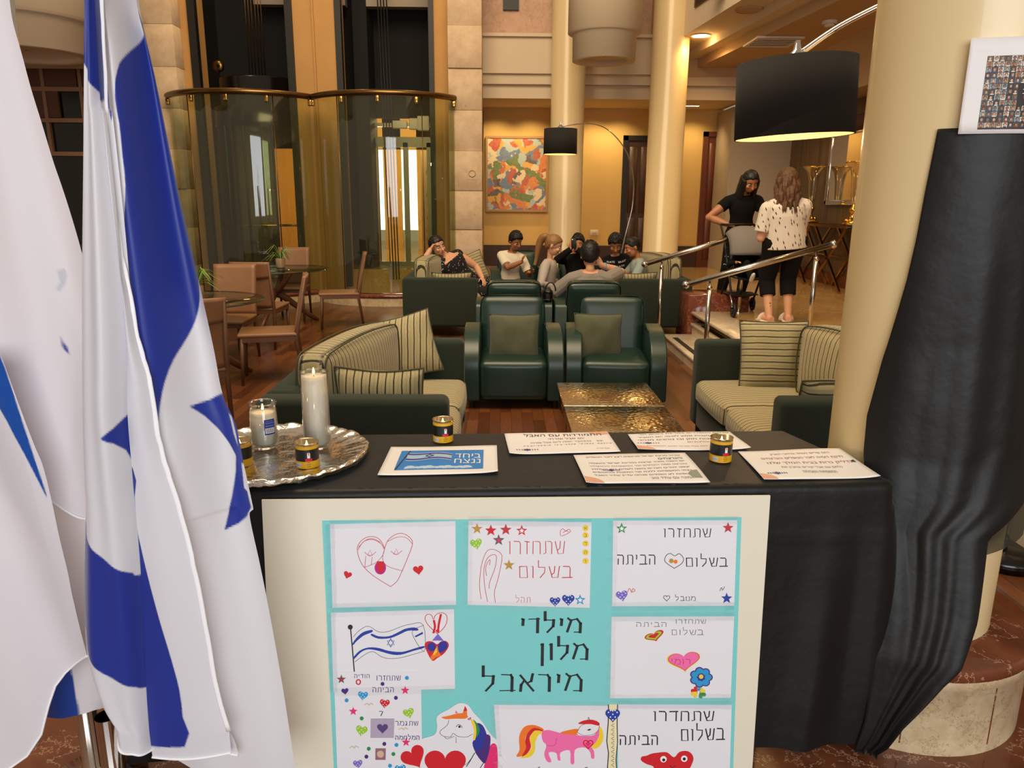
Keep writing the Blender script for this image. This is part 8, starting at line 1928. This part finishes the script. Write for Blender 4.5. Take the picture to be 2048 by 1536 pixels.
def wrap_text(info, root, lines, name, mat, inf=0.02):
    """lettering laid round the front of the shirt: (text, t, theta0, theta1, height)"""
    m = MB(); I = info
    def fn(th, z):
        t = z; q = 0
        for (a, wa, da), (b, wb, db) in zip(I['sec'], I['sec'][1:]):
            if a <= t <= b: q = (t - a) / (b - a); w, d = wa + (wb - wa) * q, da + (db - da) * q; break
        else: w, d = .09, .066
        w, d = w * I['H'] * I['B'] + inf, d * I['H'] * I['B'] ** 1.3 + inf
        c = I['P'] + I['spine'] * (I['Ln'] * t) + I['front'] * (0.01 * I['H'] / 1.7 * math.sin(max(t, 0) * PI))
        return c + I['lat'] * (w * math.sin(R(th))) + I['front'] * (d * math.cos(R(th))) - I['O']
    for txt, t, a0, a1, hgt in lines: print_line(m, txt, fn, a0, a1, -t, 1.0, 0, False) if False else print_line(m, txt, lambda x, y: fn(x, -y), a0, a1, -t, -hgt if False else hgt, 0, False)
    m.build(name, mat, root, weld=False)

# woman lying back on the rear left sofa
r_, j_, i_ = person('woman in a black dotted dress reclining on the rear left sofa, head on hand', 1.66, (-0.50, 10.2, 0.56), (-0.745, 10.16, 0.935), (0.62, 0.75, 0.30), (-0.835, 10.10, 1.055), (0.62, -0.72, -0.12),
    {'R': ((-0.93, 9.97, 1.02), (-1.2, 9.8, 0.6), (0.35, 0.2, 0.6), (1, 0.3, 0), 0.9), 'L': ((-0.25, 10.15, 0.64), (-0.3, 10.5, 0.8))},
    {'R': ((0.06, 10.02, 0.10), (0.0, 9.8, 1.2), (0.8, -0.6, 0)), 'L': ((0.10, 10.25, 0.10), (0.0, 10.2, 1.2), (0.8, -0.5, 0))}, 0.225, 'fair', ('bun', 'black'),
    {'mat': DOT, 'sleeve': 'none', 'name': 'dress_top', 'neck': True}, {'mat': DOT, 'leg': 'long', 'name': 'dotted_trousers'}, BLK, build=1.22, up=(-0.35, 0, 1))
MB().tube([Vector((-0.945 + 0.027 * math.cos(a), 9.965 + 0.027 * math.sin(a), 0.985 + 0.012 * math.cos(a))) - i_['O'] for a in S(0, 2 * PI, 17)[:-1]], 0.005, 6, closed=True).build('bracelet', M['black'], r_)
# boy in white on the far left armchair
r_, j_, i_ = person('boy in a white t-shirt and brown shorts sitting in a far armchair with a phone', 1.45, (0.13, 11.22, 0.50), (0.165, 11.12, 0.93), (1, -0.25, 0.0), (0.205, 11.03, 1.075), (0.55, -0.72, -0.42),
    {'R': ((0.30, 10.92, 0.80), (-0.1, 10.9, 0.4), (0.2, -0.2, 0.9), (0.6, 0, -0.3), 0.6), 'L': ((0.40, 10.80, 0.66), (0.45, 11.2, 0.5), (0.5, -0.8, 0.0), (0, 0, 1), 0.8)},
    {'R': ((0.22, 10.62, 0.10), (0.2, 10.2, 1.2), (0.3, -1, 0)), 'L': ((0.46, 10.66, 0.10), (0.5, 10.2, 1.2), (0.3, -1, 0))}, 0.205, 'olive', ('short', 'black'), {'mat': W_T}, {'mat': BRN, 'leg': 'short', 'name': 'shorts'}, BLK, build=1.0)
wrap_text(i_, r_, [('WONDER', 0.60, -14, 20, 0.07)], 'chest_print', M['print_grey'])
def phone(label, loc, rot):
    t = thing('mobile_phone', label, 'phone', loc, 0); t.rotation_euler = tuple(R(a) for a in rot)
    MB().rbox((0, 0, 0), (0.074, 0.009, 0.15), 0.008, 2).build('phone_body', M['black'], t)
    MB().rbox((0, -0.005, 0), (0.066, 0.002, 0.138), 0.006, 1).build('screen', M['black_gloss'], t)
    MB().rbox((0.018, 0.006, 0.05), (0.026, 0.004, 0.03), 0.004, 1).build('camera_bump', M['steel'], t)
phone('black phone held low by the boy in the white t-shirt', (0.455, 10.70, 0.69), (-50, 20, 30))
# girl with ponytail standing among the chairs
person('girl with a blond ponytail in a pale grey top standing among the armchairs', 1.24, (0.53, 8.98, 0.64), (0.575, 8.95, 0.985), (0.35, 0.94, 0.0), (0.615, 8.93, 1.135), (0.86, -0.12, -0.36),
    {'R': ((0.64, 8.78, 0.66), (0.3, 8.6, 0.7)), 'L': ((0.68, 9.12, 0.70), (0.4, 9.4, 0.7))}, {'R': ((0.50, 8.93, 0.05), (0.9, 8.9, 0.3), (1, 0, 0)), 'L': ((0.52, 9.06, 0.05), (0.9, 9.0, 0.3), (1, 0, 0))},
    0.205, 'fair', ('pony', 'blond'), {'mat': LGREY, 'sleeve': 'long', 'name': 'long_sleeved_top', 'long': True}, {'mat': LGREY, 'name': 'leggings'}, W_T)
# person in black holding a phone before the face
person('person in a black top in a far armchair holding up a phone to the face', 1.58, (1.12, 11.2, 0.50), (1.10, 11.28, 0.90), (1, 0, 0), (1.125, 11.16, 1.035), (-0.12, -0.98, -0.1),
    {'R': ((1.01, 10.97, 0.985), (0.7, 11.0, 0.75), (0.05, -0.1, 1), (0.3, 1, 0), 0.8), 'L': ((1.09, 10.97, 0.98), (1.5, 11.0, 0.7), (-0.3, 0, 0.9), (-0.3, 1, 0), 0.8)},
    {'R': ((0.98, 10.55, 0.30), (0.92, 10.3, 1.6), (0, -1, 0)), 'L': ((1.22, 10.6, 0.10), (1.25, 10.2, 1.4), (0, -1, 0))}, 0.21, 'tan', ('short', 'black'), {'mat': BLK, 'sleeve': 'long', 'name': 'black_top'}, {'mat': OLV}, BLK)
phone('black phone held upright by the person in black', (1.045, 10.93, 1.065), (0, 4, 170))
# man in grey seen from behind
r_, j_, i_ = person('man in a grey t-shirt seen from behind in a green armchair, hand at cheek', 1.76, (0.98, 8.38, 0.46), (0.975, 8.26, 0.915), (-1, 0, 0), (0.975, 8.30, 1.055), (0.12, 0.98, -0.18),
    {'R': ((1.12, 8.42, 0.96), (1.5, 8.3, 0.6), (-0.35, 0.1, 0.6), (-0.5, 0.8, 0), 0.7), 'L': ((0.66, 8.62, 0.68), (0.5, 8.2, 0.6))},
    {'R': ((1.10, 9.0, 0.10), (1.1, 9.3, 1.2), (0, 1, 0)), 'L': ((0.86, 9.0, 0.10), (0.86, 9.3, 1.2), (0, 1, 0))}, 0.225, 'fair', ('short', 'black'), {'mat': GREY_T}, {'mat': OLV}, BLK, build=1.08)
sh, el, wr = j_['R']; ax = (wr - el).normalized(); u_ = ax.orthogonal().normalized(); v_ = ax.cross(u_); c_ = el.lerp(wr, 0.86)
MB().tube([c_ + u_ * 0.036 * math.cos(a) + v_ * 0.036 * math.sin(a) - i_['O'] for a in S(0, 2 * PI, 19)[:-1]], (0.004, 0.010), 6, closed=True, up=ax).build('blue_wristband', M['ink_b'], r_)
# two boys on the rear right sofa
r_, j_, i_ = person('boy in a black t-shirt with white lettering on the rear right sofa', 1.26, (1.60, 10.38, 0.56), (1.545, 10.26, 0.955), (1, -0.05, 0), (1.525, 10.15, 1.095), (-0.02, -0.80, -0.62),
    {'R': ((1.46, 9.98, 0.72), (1.2, 10.3, 0.6), (0.6, -0.6, 0.1), (0, 0.3, 1), 0.7), 'L': ((1.64, 9.98, 0.72), (1.95, 10.3, 0.6), (-0.6, -0.6, 0.1), (0, 0.3, 1), 0.7)},
    {'R': ((1.52, 10.05, 0.50), (1.1, 9.8, 0.7), (1, -0.3, 0)), 'L': ((1.72, 10.05, 0.50), (2.0, 9.8, 0.7), (-1, -0.3, 0))}, 0.205, 'tan', ('short', 'black'), {'mat': BLK, 'name': 'black_t_shirt'}, {'mat': BLK}, BLK)
wrap_text(i_, r_, [('SKATE', 0.84, -50, -6, 0.055), ('SKATE', 0.82, 10, 58, 0.055), ('SKATE', 0.71, -68, -22, 0.06), ('SKATE', 0.68, -8, 40, 0.06), ('SKATE', 0.57, -40, 6, 0.06), ('SKATE', 0.54, 20, 66, 0.06), ('SKATE', 0.43, -66, -20, 0.06), ('SKATE', 0.40, -4, 44, 0.06)], 'lettering', M['paper'], 0.046)
person('boy in a light blue shirt sitting in profile on the rear right sofa', 1.30, (1.86, 9.98, 0.56), (1.80, 9.95, 0.93), (0, -1, 0), (1.725, 9.93, 1.065), (-0.93, -0.12, -0.40),
    {'R': ((1.52, 10.02, 0.70), (1.8, 10.3, 0.6)), 'L': ((1.54, 9.78, 0.72), (1.9, 9.6, 0.6), (-0.9, 0.3, 0), (0, 0, 1), 0.7)}, {'R': ((1.44, 9.98, 0.14), (1.2, 10.0, 1.2), (-1, 0, 0)), 'L': ((1.44, 9.82, 0.14), (1.2, 9.8, 1.2), (-1, 0, 0))},
    0.21, 'tan', ('buzz', 'black'), {'mat': LBL, 'name': 'light_blue_shirt'}, {'mat': OLV}, BLK)
# young woman in black and woman in white on the lobby level
r_, j_, i_ = person('young woman in a black top with long dark hair bending over the stroller', 1.66, (2.955, 9.42, 1.30), (2.93, 9.32, 1.755), (1, -0.1, 0), (2.955, 9.20, 1.885), (0.12, -0.80, -0.55),
    {'R': ((2.70, 9.13, 1.40), (2.2, 9.5, 1.45), (0.7, -0.4, -0.2), (0.2, 0, -1), 1.0), 'L': ((3.02, 9.10, 1.38), (3.6, 9.5, 1.5), (-0.4, -0.6, -0.3), (0, 0, -1), 1.0)},
    {'R': ((2.755, 9.40, 0.48), (2.72, 8.9, 0.9), (-0.2, -1, 0)), 'L': ((3.04, 9.50, 0.48), (3.1, 8.9, 0.9), (0.1, -1, 0))}, 0.215, 'tan', ('long', 'black'), {'mat': BLK, 'sleeve': 'cap', 'name': 'black_top'}, {'mat': BLK, 'name': 'lettered_trousers'}, BLK, build=0.9)
m = MB(); hp, kn, an = j_['legR']
for q, txt in ((0.18, 'GSG'), (0.45, 'GSG'), (0.72, 'GSG'), (0.95, 'GSG'), (1.2, 'GSG'), (1.5, 'GSG'), (1.8, 'GSG')):
    c = hp.lerp(kn, q) if q <= 1 else kn.lerp(an, q - 1); rad = 0.095 - 0.024 * q
    print_line(m, txt, lambda a, z, c=c, rad=rad: c + Vector((rad * math.sin(R(a)), -rad * math.cos(R(a)), -z)) - i_['O'], -62, 8, 0.02, 0.042, 0, False)
m.build('lettering', M['paper'], r_, weld=False)
def prints():
    k = NT('white_printed_cotton'); v = k.coord('Object'); vo = k.n('ShaderNodeTexVoronoi', i_Scale=13.0); k.l(v, vo.inputs['Vector'])
    vm = k.n('ShaderNodeVectorMath'); vm.operation = 'SUBTRACT'; k.l(v, vm.inputs[0]); k.l(vo.outputs['Position'], vm.inputs[1])
    v2 = k.n('ShaderNodeVectorMath'); v2.operation = 'SCALE'; v2.inputs['Scale'].default_value = 13.0; k.l(vm.outputs[0], v2.inputs[0]); sx, sy, sz = k.sep(v2.outputs[0]); d = k.math('ADD', k.math('ABSOLUTE', k.math('ADD', sx, k.math('MULTIPLY', sz, 0.3))), k.math('MULTIPLY', k.math('ABSOLUTE', sz), 0.28))
    k.l(k.mix(k.math('LESS_THAN', d, 0.085), lin((226, 214, 200)), lin((70, 64, 60))), k.b.inputs['Base Color']); k.b.inputs['Roughness'].default_value = 0.9; return k.m
r_, j_, i_ = person('woman in a white printed t-shirt and black capri trousers seen from behind', 1.64, (2.965, 7.92, 1.27), (2.93, 7.90, 1.70), (-1, 0.02, 0), (2.935, 7.93, 1.845), (0.05, 0.99, -0.15),
    {'R': ((3.02, 8.22, 1.26), (3.2, 7.8, 1.0)), 'L': ((2.80, 8.16, 1.30), (2.6, 7.75, 1.0))}, {'R': ((3.07, 7.92, 0.47), (3.1, 8.4, 0.9), (0.2, 1, 0)), 'L': ((2.86, 7.90, 0.47), (2.85, 8.4, 0.9), (-0.2, 1, 0))},
    0.22, 'fair', ('wavy', 'brown'), {'mat': prints(), 'long': True}, {'mat': BLK, 'leg': 'capri', 'name': 'capri_trousers'}, None, build=1.18)
for s, (hp, kn, an) in ((1, j_['legR']), (-1, j_['legL'])):
    c = an - i_['O'] - Vector((0, 0, an.z - 0.40)); td = Vector((s * 0.2, 1, 0)).normalized(); rt = Matrix.Rotation(math.atan2(td.y, td.x), 3, 'Z')
    MB().rbox(c + td * 0.06 + Vector((0, 0, 0.014)), (0.27, 0.10, 0.026), 0.012, 2, rt).tube([c + td * 0.10 + rt @ Vector((0, 0.05 * math.cos(a), 0.01 + 0.065 * math.sin(a))) for a in S(0, PI, 9)], (0.006, 0.035), 8, up=td).build('slide_sandal', M['white'], r_)
    if s < 0:
        mm = MB()
        for q in range(4): mm.ball(kn.lerp(an, 0.62 + 0.08 * q) - i_['O'] + Vector((0.004, -0.047 + 0.004 * q, 0)), (0.008, 0.003, 0.010), 8)
        mm.build('ankle_tattoo', M['black'], r_)

# stroller with a small child
t = thing('baby_stroller', 'folding baby stroller with grey canopy between the two standing women', 'stroller', (2.80, 8.62, 0.4))
m = MB()
for s in (-1, 1):
    m.tube([(s * 0.2, -0.30, 0.10), (s * 0.2, -0.05, 0.45), (s * 0.2, 0.20, 0.80), (s * 0.2, 0.42, 1.0)], 0.012, 8).tube([(s * 0.2, 0.26, 0.10), (s * 0.2, -0.02, 0.50), (s * 0.2, -0.20, 0.56)], 0.012, 8)
m.tube([(-0.2, 0.42, 1.0), (0.2, 0.42, 1.0)], 0.014, 8).tube([(-0.2, 0.26, 0.10), (0.2, 0.26, 0.10)], 0.01, 8); m.build('frame', M['black'], t)
for s in (-1, 1): MB().tube([(s * 0.21, -0.31, 0.11), (s * 0.21, -0.21, 0.24)], 0.012, 8).build('front_strut', M['steel'], t)
MB().grid(lambda u, v: ((u - 0.5) * 0.36, -0.20 + 0.02 * math.sin(PI * u) + (0.30 * v if v < 0.5 else 0.15 + (v - 0.5) * 0.36), 0.44 + (0.0 if v < 0.5 else (v - 0.5) * 1.0) - 0.03 * math.sin(PI * u)), 8, 12).build('seat', M['black'], t, solid=0.025)
def canopy(u, v):
    a = R(4 + 84 * v); x = (u - 0.5) * 0.44; k = (1 - (2 * abs(u - 0.5)) ** 3 * 0.28); return (x, 0.16 - 0.36 * math.cos(a) * k, 0.66 + 0.33 * math.sin(a) * k)
MB().grid(canopy, 14, 12).build('canopy', cloth_mat('grey_canopy', (128, 122, 116)), t, solid=0.008)
MB().grid(lambda u, v: ((u - 0.5) * 0.34, -0.02 + 0.28 * v, 0.22 - 0.05 * math.sin(PI * u) * math.sin(PI * v)), 6, 6).build('basket', M['black'], t, solid=0.01)
for x in (-0.2, 0.2):
    for y in (-0.31, 0.26):
        w = MB().lathe([(0.045, -0.014), (0.075, -0.014), (0.08, 0), (0.075, 0.014), (0.045, 0.014), (0.045, -0.014)], (x, y, 0.08), 20, rot=Matrix.Rotation(R(90), 3, 'Y')); w.tube([(x - 0.03, y, 0.08), (x + 0.03, y, 0.08)], 0.012, 8)
        for a in range(3): w.bar((x, y + 0.05 * math.cos(a * PI / 3), 0.08 + 0.05 * math.sin(a * PI / 3)), (x, y - 0.05 * math.cos(a * PI / 3), 0.08 - 0.05 * math.sin(a * PI / 3)), 0.012, 0.008)
        w.build('wheel', M['black'], t)
person('small child in dark clothes and white socks sitting in the stroller', 0.82, (2.80, 8.56, 0.90), (2.80, 8.64, 1.09), (1, 0, 0), (2.80, 8.60, 1.16), (-0.05, -0.95, -0.2),
    {'R': ((2.64, 8.46, 1.0), (2.5, 8.6, 0.9)), 'L': ((2.94, 8.48, 0.98), (3.1, 8.6, 0.9))}, {'R': ((2.75, 8.24, 0.84), (2.7, 8.3, 1.2), (0, -0.6, 0.6)), 'L': ((2.88, 8.26, 0.84), (2.9, 8.3, 1.2), (0, -0.6, 0.6))}, 0.16, 'fair', ('short', 'brown'), {'mat': BLK, 'sleeve': 'long', 'name': 'dark_top'}, {'mat': BLK}, M['white'])
